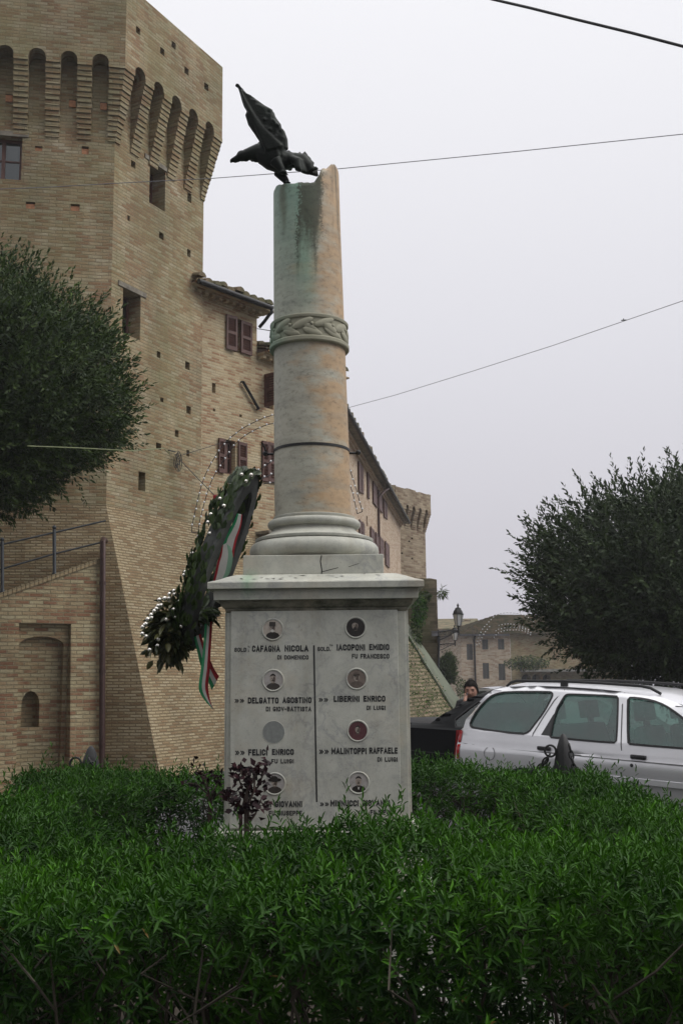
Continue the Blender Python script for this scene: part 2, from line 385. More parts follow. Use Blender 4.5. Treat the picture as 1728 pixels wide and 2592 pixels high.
def casement(F, h, n, parent, name='window', bars=1, leaves=2):
    """wooden window frame with panes set n behind the wall face, inside hole h"""
    mb = MB(); u0, u1, v0, v1 = h['u0'] + .003, h['u1'] - .003, h['v0'] + .003, h['v1'] - .003; t = .055
    fbox(mb, F, u0, u0 + t, v0, v1, -n - .05, -n); fbox(mb, F, u1 - t, u1, v0, v1, -n - .05, -n)
    fbox(mb, F, u0 + t, u1 - t, v0, v0 + t, -n - .05, -n); fbox(mb, F, u0 + t, u1 - t, v1 - t, v1, -n - .05, -n)
    for k in range(1, leaves):
        c = u0 + (u1 - u0) * k / leaves; fbox(mb, F, c - .035, c + .035, v0 + t, v1 - t, -n - .048, -n + .008)
    for k in range(1, bars + 1):
        c = v0 + (v1 - v0) * k / (bars + 1); fbox(mb, F, u0 + t, u1 - t, c - .014, c + .014, -n - .04, -n - .006)
    o = mb.build(name, MAT['wood'], parent)
    g = MB(); fbox(g, F, u0 + t, u1 - t, v0 + t, v1 - t, -n - .034, -n - .028); g.build('pane', MAT['pane'], o)
    return o
def shutter(F, u0, u1, v0, v1, parent, hinge=None, ang=0.0, n=.02, name='shutter', slats=True):
    """louvred leaf lying on the wall, or swung by ang about its hinge edge ('l' or 'r')"""
    mb = MB(); w = u1 - u0; t = .035
    if hinge == 'l':
        G = lambda u, v, q=0: F(u0 + (u - u0) * math.cos(ang) - q * math.sin(ang), v, n + (u - u0) * math.sin(ang) + q * math.cos(ang))
    elif hinge == 'r':
        G = lambda u, v, q=0: F(u1 - (u1 - u) * math.cos(ang) + q * math.sin(ang), v, n + (u1 - u) * math.sin(ang) + q * math.cos(ang))
    else: G = lambda u, v, q=0: F(u, v, n + q)
    s = min(.06, w * .16)
    for a, b, c, d in ((u0, u0 + s, v0, v1), (u1 - s, u1, v0, v1), (u0 + s, u1 - s, v0, v0 + .09), (u0 + s, u1 - s, v1 - .07, v1), (u0 + s, u1 - s, (v0 + v1) / 2 - .035, (v0 + v1) / 2 + .035)):
        fbox(mb, G, a, b, c, d, 0, t)
    if slats:
        k = max(4, int((v1 - v0 - .2) / .05))
        for i in range(k):
            z = v0 + .09 + (v1 - v0 - .16) * (i + .2) / k
            mb.quad(G(u0 + s, z, .004), G(u1 - s, z, .004), G(u1 - s, z + .045, .026), G(u0 + s, z + .045, .026))
            mb.quad(G(u0 + s, z, .004), G(u0 + s, z + .045, .026), G(u1 - s, z + .045, .026), G(u1 - s, z, .004))
    else: fbox(mb, G, u0 + s, u1 - s, v0 + .09, v1 - .07, .008, .026)
    return mb.build(name, MAT['wood'], parent)
# ================================================================== TOWERS
HA = 2 * math.pi / 7
def tower(name, label, C, ang0, side, vbase, v0, vsp, vtop, P, nn, nw, holes, mats, steps=15, ranges=None, rough_top=0.0):
    """seven-sided tower; C is the near corner between face 0 (left) and face 1 (right); ang0 direction of face 0"""
    root = thing(name, label, 'tower', (C[0], C[1], 0))
    inv = Matrix.Translation((-C[0], -C[1], 0))
    d0 = Vector((math.cos(ang0), math.sin(ang0), 0)); A = Vector((C[0], C[1], 0)) - d0 * side
    faces = []; p = A
    for k in range(7):
        d = Vector((math.cos(ang0 + k * HA), math.sin(ang0 + k * HA), 0)); faces.append(Face(p, d)); p = p + d * side
    body = MB(); corb = MB(); T = math.tan(HA / 2)
    for k, F in enumerate(faces):
        wall(body, F, 0, side, vbase, vtop - .4, holes.get(k, []), 0)
        c = [side * (i + .5) / nn for i in range(nn)]
        # stepped corbel courses
        hst = (vsp - v0) / steps
        pj = -P * T
        piers = [(None, c[0] - nw / 2)] + [(a + nw / 2, b - nw / 2) for a, b in zip(c, c[1:])] + [(c[-1] + nw / 2, None)]
        for i in range(steps):
            n = P * (i + 1) / steps + random.uniform(-.006, .006); z0, z1 = v0 + hst * i, v0 + hst * (i + 1) - .007
            nprev = P * i / steps
            for a, b in piers:
                aa = -n * T if a is None else a + random.uniform(-.008, .008); bb = side + n * T if b is None else b + random.uniform(-.008, .008)
                corb.face([F(aa, z0, n), F(bb, z0, n), F(bb, z1, n), F(aa, z1, n)], [(aa, z0), (bb, z0), (bb, z1), (aa, z1)])
                corb.face([F(aa, z0, 0), F(bb, z0, 0), F(bb, z0, n), F(aa, z0, n)], [(aa, z0), (bb, z0), (bb, z0 + n), (aa, z0 + n)])
                corb.face([F(aa, z1, n), F(bb, z1, n), F(bb, z1, 0), F(aa, z1, 0)], [(aa, z0), (bb, z0), (bb, z0 + n), (aa, z0 + n)])
                if a is not None: corb.face([F(aa, z0, 0), F(aa, z0, n), F(aa, z1, n), F(aa, z1, 0)], [(aa - n, z0), (aa, z0), (aa, z1), (aa - n, z1)])
                if b is not None: corb.face([F(bb, z0, n), F(bb, z0, 0), F(bb, z1, 0), F(bb, z1, n)], [(bb, z0), (bb + n, z0), (bb + n, z1), (bb, z1)])
        # parapet with little arches
        us = []; r = nw / 2; ns = 8
        ph = holes.get(('p', k), [])
        prev = -P * T; vm = vsp + r + .02
        for cc in c:
            a = cc - r
            corb.face([F(prev, vsp, P), F(a, vsp, P), F(a, vm, P), F(prev, vm, P)], [(prev, vsp), (a, vsp), (a, vm), (prev, vm)])
            corb.face([F(prev, vsp, 0), F(a, vsp, 0), F(a, vsp, P), F(prev, vsp, P)])
            for j in range(ns):
                t0, t1 = math.pi * (1 - j / ns), math.pi * (1 - (j + 1) / ns)
                x0, y0, x1, y1 = cc + r * math.cos(t0), vsp + r * math.sin(t0), cc + r * math.cos(t1), vsp + r * math.sin(t1)
                corb.face([F(x0, y0, P), F(x1, y1, P), F(x1, vm, P), F(x0, vm, P)], [(x0, y0), (x1, y1), (x1, vm), (x0, vm)])
                corb.face([F(x0, y0, 0), F(x1, y1, 0), F(x1, y1, P), F(x0, y0, P)], [(x0, 0), (x1, 0), (x1, P), (x0, P)])
            prev = cc + r
        e = side + P * T
        corb.face([F(prev, vsp, P), F(e, vsp, P), F(e, vm, P), F(prev, vm, P)], [(prev, vsp), (e, vsp), (e, vm), (prev, vm)])
        FP = Face(F.P, F.d, off=P)
        wall(corb, FP, -P * T, e, vm, vtop, ph, 0)
        if rough_top:
            u = -P * T
            while u < e - .05:
                w = random.uniform(.18, .4)
                if random.random() < .75: fbox(corb, F, u, min(e, u + w), vtop - .02, vtop + random.uniform(.02, rough_top), P - .3, P + random.uniform(-.03, .02))
                u += w
    # flat top
    ring = [F(-P * T, vtop, P) for F in faces]; corb.face(ring, [(q.x, q.y) for q in ring])
    for mb, nm in ((body, 'tower_wall'), (corb, 'machicolation')):
        mb.v = [tuple(inv @ Vector(q)) for q in mb.v]; mb.build(nm, mats, root)
    return root, faces, inv
def child_local(o, root): o.matrix_parent_inverse = root.matrix_world.inverted_safe()
TC = (-4.47, 20.0); SIDE = 3.05
A0 = R(10.5)
f0 = Face(Vector((*TC, 0)) - Vector((math.cos(A0), math.sin(A0), 0)) * SIDE, (math.cos(A0), math.sin(A0)))
f1 = Face(TC, (math.cos(A0 + HA), math.sin(A0 + HA)))
Z = 2.6133
def q1(F, x0, x1, y0, y1, d=.14, **k): return F.hole(x0 / Z, x1 / Z, y0 / Z, y1 / Z, d, **k)
def q2(F, x0, x1, y0, y1, d=.14, **k): return F.hole(x0 / Z, x1 / Z, 560 + y0 / Z, 560 + y1 / Z, d, **k)
wl = q1(f0, -110, 146, 898, 1183, .4, mback=1)
w1 = q1(f1, 990, 1094, 1100, 1372, .5, mback=1)
w2 = q2(f1, 812, 930, 465, 765, .45, mback=1)
w3 = q2(f1, 917, 962, 1658, 1782, .35, mback=0)
h0 = [wl] + [q1(f0, x - 27, x + 25, y - 22, y + 22, .12) for x, y in ((265, 980), (567, 990), (210, 1350), (497, 1366))]
h1 = [w1, w2, w3]
for x, y in ((880, 1085), (852, 1445), (1258, 1312), (1070, 1562)): h1.append(q1(f1, x - 13, x + 13, y - 24, y + 24, .2, mback=1))
for x, y in ((1070, 102), (1250, 210), (1052, 888), (1242, 960), (1072, 1182), (1248, 1245), (1052, 1492), (1243, 1537), (1170, 1412)): h1.append(q2(f1, x - 13, x + 13, y - 22, y + 22, .2, mback=1))
def ragged(hs):
    for h in hs:
        if h['u1'] - h['u0'] < .3 and h['v1'] - h['v0'] < .3:
            a, b = (h['u1'] - h['u0']) * .22, (h['v1'] - h['v0']) * .22; h['u0'] += random.uniform(-a, a); h['u1'] += random.uniform(-a, a); h['v0'] += random.uniform(-b, b); h['v1'] += random.uniform(-b, b)
ragged(h0[1:]); ragged(h1[3:])
def no_overlap(hs):
    """grid walls need clean cuts: nudge nothing, just keep holes that do not overlap"""
    out = []
    for h in hs:
        if all(h['u1'] < g['u0'] or h['u0'] > g['u1'] or h['v1'] < g['v0'] or h['v0'] > g['v1'] for g in out): out.append(h)
    return out
PRJ = .37
f1p = Face(f1.P, f1.d, off=PRJ)
hp = [q1(f1p, x - 14, x + 14, y - 22, y + 22, .2, mback=1) for x, y in ((915, 203), (1150, 300), (1075, 340), (1235, 470), (1366, 575))]
tw, tf, tinv = tower('brick_tower', 'tall brown brick tower with arched corbels under its parapet, left of the column', TC, A0, SIDE, 0.0, 12.35, 13.86, 15.62, PRJ, 5, .33,
    {0: no_overlap(h0), 1: no_overlap(h1), ('p', 1): hp}, [MAT['brick_tower'], MAT['dark']])
bpy.context.view_layer.update()
def to_parent(o, root):
    """keep world coordinates of a mesh built in world space when parenting to a placed root"""
    o.matrix_parent_inverse = Matrix.Translation(-root.location) if root.rotation_euler == type(root.rotation_euler)((0, 0, 0)) else root.matrix_world.inverted()
    return o
for F, h, n, b, lv in ((f0, wl, .16, 1, 2), (f1, w1, .34, 1, 2), (f1, w2, .30, 1, 2)):
    to_parent(casement(F, h, n, tw, bars=b, leaves=lv), tw)
for F, h, ex in ((f0, wl, .12), (f1, w1, .18), (f1, w2, .16)):
    mb = MB(); fbox(mb, F, h['u0'] - ex, h['u1'] + ex, h['v1'] + .002, h['v1'] + .10, -.3, .022)
    to_parent(mb.build('lintel', MAT['lintel'], tw), tw)
for h in no_overlap(h0)[1:]:
    mb = MB(); fbox(mb, f0, h['u0'] + .004, h['u1'] - .004, h['v0'] + .002, h['v0'] + (h['v1'] - h['v0']) * .78, -.119, -.03)
    to_parent(mb.build('infill_brick', MAT['tileend'], tw), tw)
nb = [(-.02 + i * SIDE / 5 + SIDE / 10) for i in range(5)]
for c in (nb[1], nb[3], nb[4]):
    mb = MB(); fbox(mb, f0, c + .02, c + .15, 13.02, 13.16, -.05, .03); fbox(mb, f0, c + .015, c + .155, 13.16, 13.185, -.05, .012, 1)
    to_parent(mb.build('infill_brick', [MAT['tileend'], MAT['dark']], tw), tw)
# ------------------------------------------------------------------ sloping base (scarp) under the tower and the houses
FA = Face((-3.0, 22.9), (.647, .762))
UB = 4.05; BEND = FA(UB, 0)
dB = Vector((.1404, .990, 0)).normalized()
FBw = Face((BEND.x, BEND.y), (dB.x, dB.y))
def scarp():
    mb = MB(); zt = 4.95
    A = f0(-.6, 0); C = Vector((*TC, 0)); B = f1(SIDE, 0); E = FA(UB, 0)
    n0, n1, nA, nB = f0.N, f1.N, FA.N, FBw.N
    cb = C + Vector((1.42, -1.04, 0)); ab = A + n0 * 1.23
    bb = B + (n1 + nA) / (1 + n1.dot(nA)) * 1.66; eb = E + (nA + nB) / (1 + nA.dot(nB)) * 1.8
    hip_t = FBw(7.6, 0); hip_b = hip_t + nB * 3.9 + dB * -.2
    Mid = f0(SIDE - 1.45, 0); A2_ = f0(-.6, 0)
    tops = [A2_, Mid, C, B, E, hip_t]; bots = [A2_ + n0 * .05, Mid + n0 * .05, cb, bb, eb, hip_b]; zts = [zt, zt, zt, zt, zt + .1, 5.3]
    uacc = 0
    for k in range(5):
        t0, t1, b0, b1 = tops[k].copy(), tops[k + 1].copy(), bots[k].copy(), bots[k + 1].copy()
        t0.z, t1.z = zts[k], zts[k + 1]; b0.z = b1.z = -.6
        w = (t1 - t0).length; d = (t1 - t0).normalized()
        ua, ub = (b0 - t0).dot(d), (b1 - t0).dot(d)
        hl = math.hypot((b0 - t0).dot(Vector((0, 0, 1))), 1.4)
        for i in range(6):       # rows, so the courses follow the slope
            a, c = i / 6, (i + 1) / 6
            P = [b0.lerp(t0, a), b1.lerp(t1, a), b1.lerp(t1, c), b0.lerp(t0, c)]
            U = [(uacc + ua * (1 - a), hl * a), (uacc + w + (ub - w) * (1 - a), hl * a), (uacc + w + (ub - w) * (1 - c), hl * c), (uacc + ua * (1 - c), hl * c)]
            mb.face(P, U, 1 if k == 4 else 0)
        uacc += w + 3.1
    tops, bots, zts = tops[1:], bots[1:], zts[1:]
    b0 = bots[4].copy(); b0.z = -.6; t0 = tops[4].copy(); t0.z = zts[4]; bk = FBw(12, -.6, 1.0); tk = FBw(12, 3, 0)
    mb.face([b0, bk, tk, t0], [(0, 0), (4, 0), (4, 5), (0, 6)], 1)
    o = mb.build('sloping_base_wall', [MAT['brick_scarp'], MAT['scarp_moss']])
    tag(o, 'sloping brick base wall that flares out below the tower and the houses behind the monument', 'wall')
    # smooth cement strip laid down the far edge of the slope
    t0 = tops[4].copy(); t0.z = zts[4] + .03; b0 = bots[4].copy(); b0.z = -.6
    nn = (bots[4] - bots[3]).normalized()
    st = MB(); out = (nB * .55 + Vector((0, 0, .6))).normalized() * .05
    L0, L1 = t0 - dB * 1.1, b0 - nn * 1.5
    st.face([L1 + out, b0 + out, t0 + out, L0 + out]); st.face([b0 + out, b0 + dB * .3, t0 + dB * .3, t0 + out]); st.face([L1, L1 + out, L0 + out, L0])
    st.face([L1 - out, b0 - out, b0 + out, L1 + out])
    so = st.build('cement_strip', MAT['cement'], o)
    hm = MB(); hp_ = (t0 + b0) / 2 - nn * 1.9 - Vector((0, 0, .15)) - nB * .15
    hm.face([hp_ + out * .9, hp_ + nn * .55 - Vector((0, 0, .5)) + nB * .35 + out * .9, hp_ + nn * .75 + out * .9, hp_ + nn * .15 + Vector((0, 0, .28)) - nB * .2 + out * .9])
    hm.build('drain_opening', MAT['dark'], o)
    return tops, bots
STOPS, SBOTS = scarp()
# ================================================================== HOUSE NEXT TO THE TOWER
UE = FA.uv(650, 900)[0]        # right end of the taller part
zA = FA.uv(580, 780)[1]
Z2 = 280 / 1098
def qh(F, x0, x1, y0, y1, d=.2, **k): return F.hole(440 + x0 * Z2, 440 + x1 * Z2, 640 + y0 * Z2, 640 + y1 * Z2, d, **k)
hw1 = qh(FA, 585, 672, 650, 990, .25, mback=1); hw2 = qh(FA, 905, 985, 1225, 1545, .25, mback=1)
hw3 = qh(FA, 505, 610, 1860, 2200, .25, mback=1); hw4 = qh(FA, 868, 990, 1880, 2275, .2, mback=1)
hA = [hw1, hw2, hw3, hw4, qh(FA, 380, 416, 1292, 1392, .2), qh(FA, 390, 412, 1545, 1575, .15), qh(FA, 652, 676, 1605, 1632, .15)]
zlow = FA.uv(668, 918)[1]
house = thing('brick_house', 'brick house with brown louvred shutters and mossy roof tiles between the tower and the column', 'house', tuple(FA(0, 0)))
mb = MB(); UT0 = -.6
wall(mb, FA, UT0, UE, zlow, zA, [h for h in hA if h['v0'] > zlow], 0)
hlow = [h for h in hA if h['v0'] <= zlow]
for h in hlow: h['v1'] = min(h['v1'], zlow - .02)
wall(mb, FA, UT0, UB, 4.3, zlow, hlow, 0)
mb.quad(FA(UE, zlow, 0), FA(UE, zlow, -5), FA(UE, zA, -5), FA(UE, zA, 0))       # gable side of the taller part
to_parent(mb.build('house_wall', [MAT['brick_house'], MAT['dark']], house), house)
def cornice(F, u0, u1, z, parent, n=4, dent=True, ret=True):
    mb = MB()
    for i, (a, b, o) in enumerate(((0, .03, .04), (.03, .105, .09), (.105, .14, .20), (.14, .18, .30))):
        if i == 1 and dent:
            u = u0
            while u < u1: fbox(mb, F, u, min(u1, u + .10), z + a + .001, z + b, -.1, .2); u += .21
            fbox(mb, F, u0, u1, z + a + .002, z + b - .002, -.1, .05)
        else: fbox(mb, F, u0, u1 + (o if ret else 0), z + a + .001 * i, z + b, -.1, o)
    return to_parent(mb.build('cornice', MAT['brick_house'], parent), parent)
def tiled_roof(F, u0, u1, z, over, depth, rise, parent, right=.25, gut=True):
    """barrel tiles running down to an eave that overhangs the wall"""
    mb = MB(); u = u0; k = 0
    base = MB(); base.quad(F(u0, z, over - .04), F(u1 + right, z, over - .04), F(u1 + right, z + rise, -depth), F(u0, z + rise, -depth))
    base.quad(F(u0, z - .02, -.02), F(u1 + right, z - .02, -.02), F(u1 + right, z - .02, over - .04), F(u0, z - .02, over - .04), flip=True)
    base.quad(F(u0, z - .02, over - .04), F(u1 + right, z - .02, over - .04), F(u1 + right, z, over - .04), F(u0, z, over - .04))
    L = math.hypot(depth + over, rise)
    while u < u1 + right:
        w = .235 + random.uniform(-.015, .015); nrow = int(L / .36) + 1; jz = random.uniform(0, .09)
        for i in range(nrow):
            t0, t1 = i / nrow, min(1, (i + 1.12) / nrow); rr = w * .5 * random.uniform(.86, 1.0); off = random.uniform(-.02, .05) if i == 0 else random.uniform(-.02, .02)
            pr = []
            for t, rm in ((t0, rr * 1.06), (t1, rr * .9)):
                c = F(u + w / 2, z + rise * t + jz + (.02 if t == t0 else .0), over - (over + depth) * t + (off if t == t0 else 0))
                pr.append([c + F.d * (rm * math.cos(math.pi * j / 6)) + Vector((0, 0, .92 * rm * math.sin(math.pi * j / 6))) for j in range(7)])
            for j in range(6): mb.face([pr[0][j], pr[1][j], pr[1][j + 1], pr[0][j + 1]])
            mb.face(pr[0]);
        u += w
    for q in base.f: pass
    o = to_parent(mb.build('roof', MAT['tile'], parent, smooth=.7), parent)
    b = to_parent(base.build('roof_board', MAT['wood_light'], parent), parent)
    if gut:
        g = MB(); g.tube([F(u0, z - .03, over + .03), F(u1 + right + .05, z - .03, over + .03)], .06, 10)
        to_parent(g.build('gutter', MAT['iron'], parent, smooth=.7), parent)
    return o
cornice(FA, UT0, UE, zA, house)
URT = max(.02, FA.uv(672, 788, .40)[0] - UE)
tiled_roof(FA, UT0, UE, zA + .19, .40, 3.2, 1.1, house, URT)
cornice(FA, UE + .02, UB + .3, zlow, house)
tiled_roof(FA, UE + .02, UB + .3, zlow + .19, .40, 3.0, 1.0, house, 0, gut=False)
mb = MB(); e = FA(UE + URT + .03, zA + .14, .43)
mb.tube([e, e + Vector((.01, 0, -.10)), FA(UE + URT, zA + .0, .40), FA(UE + .05, zA - .12, .2), FA(UE + .02, zA - .24, .06)], .04, 8)
to_parent(mb.build('downpipe', MAT['iron'], house, smooth=.8), house)
def sh(F, x0, x1, y0, y1, **k):
    h = qh(F, x0, x1, y0, y1); return to_parent(shutter(F, h['u0'], h['u1'], h['v0'], h['v1'], house, **k), house)
h = qh(FA, 512, 606, 628, 970); to_parent(shutter(FA, h['u0'], h['u1'], h['v0'], h['v1'], house, 'l', R(9)), house)
sh(FA, 655, 765, 690, 1010)
h = hw2; to_parent(shutter(FA, h['u0'] - .02, h['u0'] + .40, h['v0'], h['v1'], house, 'l', R(86)), house)
to_parent(casement(FA, hw2, .12, house), house); to_parent(casement(FA, hw3, .12, house), house); to_parent(casement(FA, hw1, .15, house), house)
sh(FA, 435, 498, 1845, 2185); sh(FA, 630, 715, 1885, 2210)
um = (hw4['u0'] + hw4['u1']) / 2
for a, b in ((hw4['u0'], um - .005), (um + .005, hw4['u1'] + .25)):
    to_parent(shutter(FA, a, b, hw4['v0'], hw4['v1'], house), house)
mb = MB(); a, b = FA.uv(440 + 665 * Z2, 640 + 1282 * Z2), FA.uv(440 + 822 * Z2, 640 + 1555 * Z2)
mb.tube([FA(*a, .07), FA(*b, .07)], .035, 6); mb.tube([FA(*a, -.05), FA(*a, .07)], .02, 6); mb.tube([FA(*b, -.05), FA(*b, .07)], .02, 6)
to_parent(mb.build('iron_bar', MAT['iron'], house), house)
mb = MB(); u, v = FA.uv(668, 1352)
fbox(mb, FA, u - .35, u + .3, v - .05, v + .01, -.1, .5, 0); fbox(mb, FA, u - .28, u + .22, v - .45, v - .052, -.05, .012, 1)
to_parent(mb.build('door_hood', [MAT['lintel'], MAT['dark']], house), house)
# antenna on the roof of the house
mb = MB(); pa = FA(FA.uv(552, 700)[0], zA + .7, -1.0)
mb.tube([pa, pa + Vector((0, 0, .75))], .012, 5); mb.tube([pa + Vector((-.35, .05, .62)), pa + Vector((.18, -.02, .55))], .009, 5)
for k in range(5): c = pa + Vector((-.33 + .12 * k, .04 - .015 * k, .62 - .016 * k)); mb.tube([c + Vector((0, -.12, 0)), c + Vector((0, .12, 0))], .006, 4)
tag(mb.build('roof_antenna', MAT['cable']), 'thin rooftop antenna above the mossy tiles beside the tower', 'antenna')
# ================================================================== LONG HOUSE BEYOND THE COLUMN
LB = 21.2
zB = FBw.uv(947, 1205)[1] - .33
longh = thing('long_house', 'long pinkish brick house with closed maroon shutters running away behind the column', 'house', tuple(FBw(0, 0)))
Z6 = 300 / 1568
def q3(x0, x1, y0, y1, **k): return FBw.hole(880 + x0 * Z6, 880 + x1 * Z6, 1100 + y0 * Z6, 1100 + y1 * Z6, **k)
mb = MB(); sl = q3(244, 262, 1080, 1205, d=.2)
wall(mb, FBw, 0, LB, 3.5, zB, [sl], 0)
mb.quad(FBw(LB, 3.5, 0), FBw(LB, 3.5, -4), FBw(LB, zB, -4), FBw(LB, zB, 0)); mb.quad(FBw(0, 3.5, -4), FBw(0, 3.5, 0), FBw(0, zB, 0), FBw(0, zB, -4))
to_parent(mb.build('house_wall', [MAT['brick_long']], longh), longh)
mb = MB(); fbox(mb, FBw, -.3, LB, zB, zB + .07, -.1, .08); fbox(mb, FBw, -.3, LB, zB + .071, zB + .14, -.1, .16)
to_parent(mb.build('cornice', MAT['brick_long'], longh), longh)
mb = MB()
for a, b in ((0, 11.3), (11.3, LB + .1)):
    fbox(mb, FBw, a - .3, b, zB + .142, zB + .19, -.1, .32 + (.04 if a == 0 else 0))
to_parent(mb.build('soffit', MAT['lintel'], longh), longh)
tiled_roof(FBw, -.3, LB, zB + .21, .37, 4, 1.1, longh, .1, gut=True)
for x0, x1, y0, y1 in ((128, 160, 380, 760), (166, 188, 420, 775), (247, 268, 485, 840), (320, 372, 608, 930), (392, 440, 695, 1005), (462, 484, 805, 1090), (488, 508, 830, 1110),
                       (138, 168, 1140, 1385), (176, 203, 1170, 1400), (288, 338, 1248, 1440), (356, 398, 1318, 1560), (410, 462, 1375, 1600), (486, 534, 1440, 1740)):
    h = q3(x0, x1, y0, y1)
    if h['u1'] < LB: to_parent(shutter(FBw, h['u0'], h['u1'], h['v0'], h['v1'], longh, slats=False), longh)
mb = MB(); a = q3(380, 390, 560, 1350); uu = a['u0']
mb.tube([FBw(uu + .9, zB + .16, .36), FBw(uu + .25, zB - .05, .3), FBw(uu, zB - .35, .07), FBw(uu, a['v0'], .07)], .05, 8)
to_parent(mb.build('downpipe', MAT['pipe'], longh, smooth=.8), longh)
# ================================================================== SECOND TOWER AND RUINED BLOCK
C2 = Vector((2.30, 47.4, 0)); A2 = R(56.3) - HA
g1 = Face(C2, (math.cos(A2 + HA), math.sin(A2 + HA)))
hz = []
for x, y in ((848, 1372), (810, 1412), (850, 1640), (715, 1570), (690, 1655)):
    hz.append(g1.hole(880 + (x - 12) * Z6, 880 + (x + 12) * Z6, 1100 + (y - 11) * Z6, 1100 + (y + 11) * Z6, .15, mback=1))
tower('far_tower', 'smaller weathered brick tower with narrow corbel arches at the far end of the long house', (C2.x, C2.y), A2, 2.95, -1.0, 8.55, 9.45, 10.28, .26, 5, .24,
      {1: no_overlap(hz)}, [MAT['brick_far_tower'], MAT['dark']], 9, rough_top=.09)
mb = MB()
def ruin(mb):
    X0, X1, Y0, Y1 = .2, at(1108, 1600, 38).x, 38, 44
    n = 14; tops = [at(1111, 1466, 38).z + random.uniform(-.06, .05) for _ in range(n + 1)]
    for k in range(n):
        xa, xb = X0 + (X1 - X0) * k / n, X0 + (X1 - X0) * (k + 1) / n; za, zb = tops[k], tops[k + 1]
        mb.face([(xa, Y0, -1.5), (xb, Y0, -1.5), (xb, Y0, zb), (xa, Y0, za)], [(xa, -1.5), (xb, -1.5), (xb, zb), (xa, za)])
        mb.face([(xa, Y0, za), (xb, Y0, zb), (xb, Y1, zb), (xa, Y1, za)], [(xa, 0), (xb, 0), (xb, 6), (xa, 6)])
    mb.face([(X1, Y0, -1.5), (X1 + .15, Y1, -1.5), (X1 + .15, Y1, tops[-1]), (X1, Y0, tops[-1])], [(0, -1.5), (6, -1.5), (6, 5), (0, 5)], 1)
    mb.face([(X0, Y1, -1.5), (X0, Y0, -1.5), (X0, Y0, tops[0]), (X0, Y1, tops[0])], [(0, -1.5), (6, -1.5), (6, 5), (0, 5)])
    mb.face([(X1 + .15, Y1, -1.5), (X0, Y1, -1.5), (X0, Y1, tops[0]), (X1 + .15, Y1, tops[-1])], [(0, -1.5), (6, -1.5), (6, 5), (0, 5)])
    # lower buttress sloping down to the street
    a, b = at(1112, 1690, 38.5), at(1163, 1800, 38.5)
    for y0 in (38.5,):
        mb.face([(X1, y0, -1.5), (b.x + .45, y0, -1.5), (b.x, y0, b.z), (X1, y0, a.z)], [(0, 0), (2, 0), (2, 2), (0, 4)], 2)
        mb.face([(b.x + .45, y0, -1.5), (b.x + .45, y0 + 4, -1.5), (X1 + .1, y0 + 4, a.z), (X1, y0, a.z)], [(0, 0), (4, 0), (4, 4), (0, 4)], 2)
    return X1
RX = ruin(mb)
tag(mb.build('ruined_wall', [MAT['stone_old'], MAT['brick_far'], MAT['cement']]), 'dark ruined stone wall block below the far tower, carrying the street lamps', 'wall')
# ================================================================== RAMP WALL WITH BLIND ARCH, RAILING AND PIPE
RC = Vector((-4.37, 19.35, 0)); RD = Vector((.866, .5, 0))
FR = Face(RC - RD * 5.2, RD, batter=lambda v: (3.9 - v) * .07)
UW = 5.2
_, zR = FR.uv(262, 1424); uL0, zL0 = FR.uv(0, 1515)
def uvr(zx, zy): return FR.uv(zx / Z, 1260 + zy / Z)
def topz(u): return zR + (zL0 - zR) * (UW - u) / (UW - uL0)
ra0, rt = uvr(120, 830); ra1, _ = uvr(463, 830)
aa0, asp = uvr(132, 972); aa1, acr = uvr(428, 918)
bz = lambda base: (lambda v: base + (3.9 - v) * .07)
n0u, nsp = uvr(158, 1370); n1u, ncr = uvr(282, 1278); _, nb0 = uvr(200, 1520)
ramp_wall = thing('ramp_wall', 'brick retaining wall with a blind arch and a small niche, carrying the ramp railing', 'wall', tuple(FR.P))
mb = MB()
# plain strips round the recess; recess, arch and niche are set back to a vertical plane
def rquad(u0, u1, v0, v1, n=0, nv=None, m=0):
    N = nv or (lambda v: n)
    mb.face([FR(u0, v0, N(v0)), FR(u1, v0, N(v0)), FR(u1, v1, N(v1)), FR(u0, v1, N(v1))], [(u0, v0), (u1, v0), (u1, v1), (u0, v1)], m)
def rpoly(pts, N, m=0): mb.face([FR(u, v, N(v)) for u, v in pts], pts, m)
zero = lambda v: 0.0
d1 = lambda v: -bz(.03)(v); d2 = lambda v: -bz(.16)(v); d3 = lambda v: -bz(.42)(v)
rpoly([(0, -.3), (ra0, -.3), (ra0, topz(ra0)), (0, topz(0))], zero); rpoly([(ra1, -.3), (UW, -.3), (UW, topz(UW)), (ra1, topz(ra1))], zero)
rpoly([(ra0, rt), (ra1, rt), (ra1, topz(ra1)), (ra0, topz(ra0))], zero)
def reveal(p, q, N0, N1, m=0):
    (u0, v0), (u1, v1) = p, q
    mb.face([FR(u0, v0, N0(v0)), FR(u0, v0, N1(v0)), FR(u1, v1, N1(v1)), FR(u1, v1, N0(v1))], [(u0, v0), (u0 + .2, v0), (u1 + .2, v1), (u1, v1)], m)
reveal((ra0, -.3), (ra0, rt), zero, d1); reveal((ra1, rt), (ra1, -.3), zero, d1); reveal((ra0, rt), (ra1, rt), zero, d1)
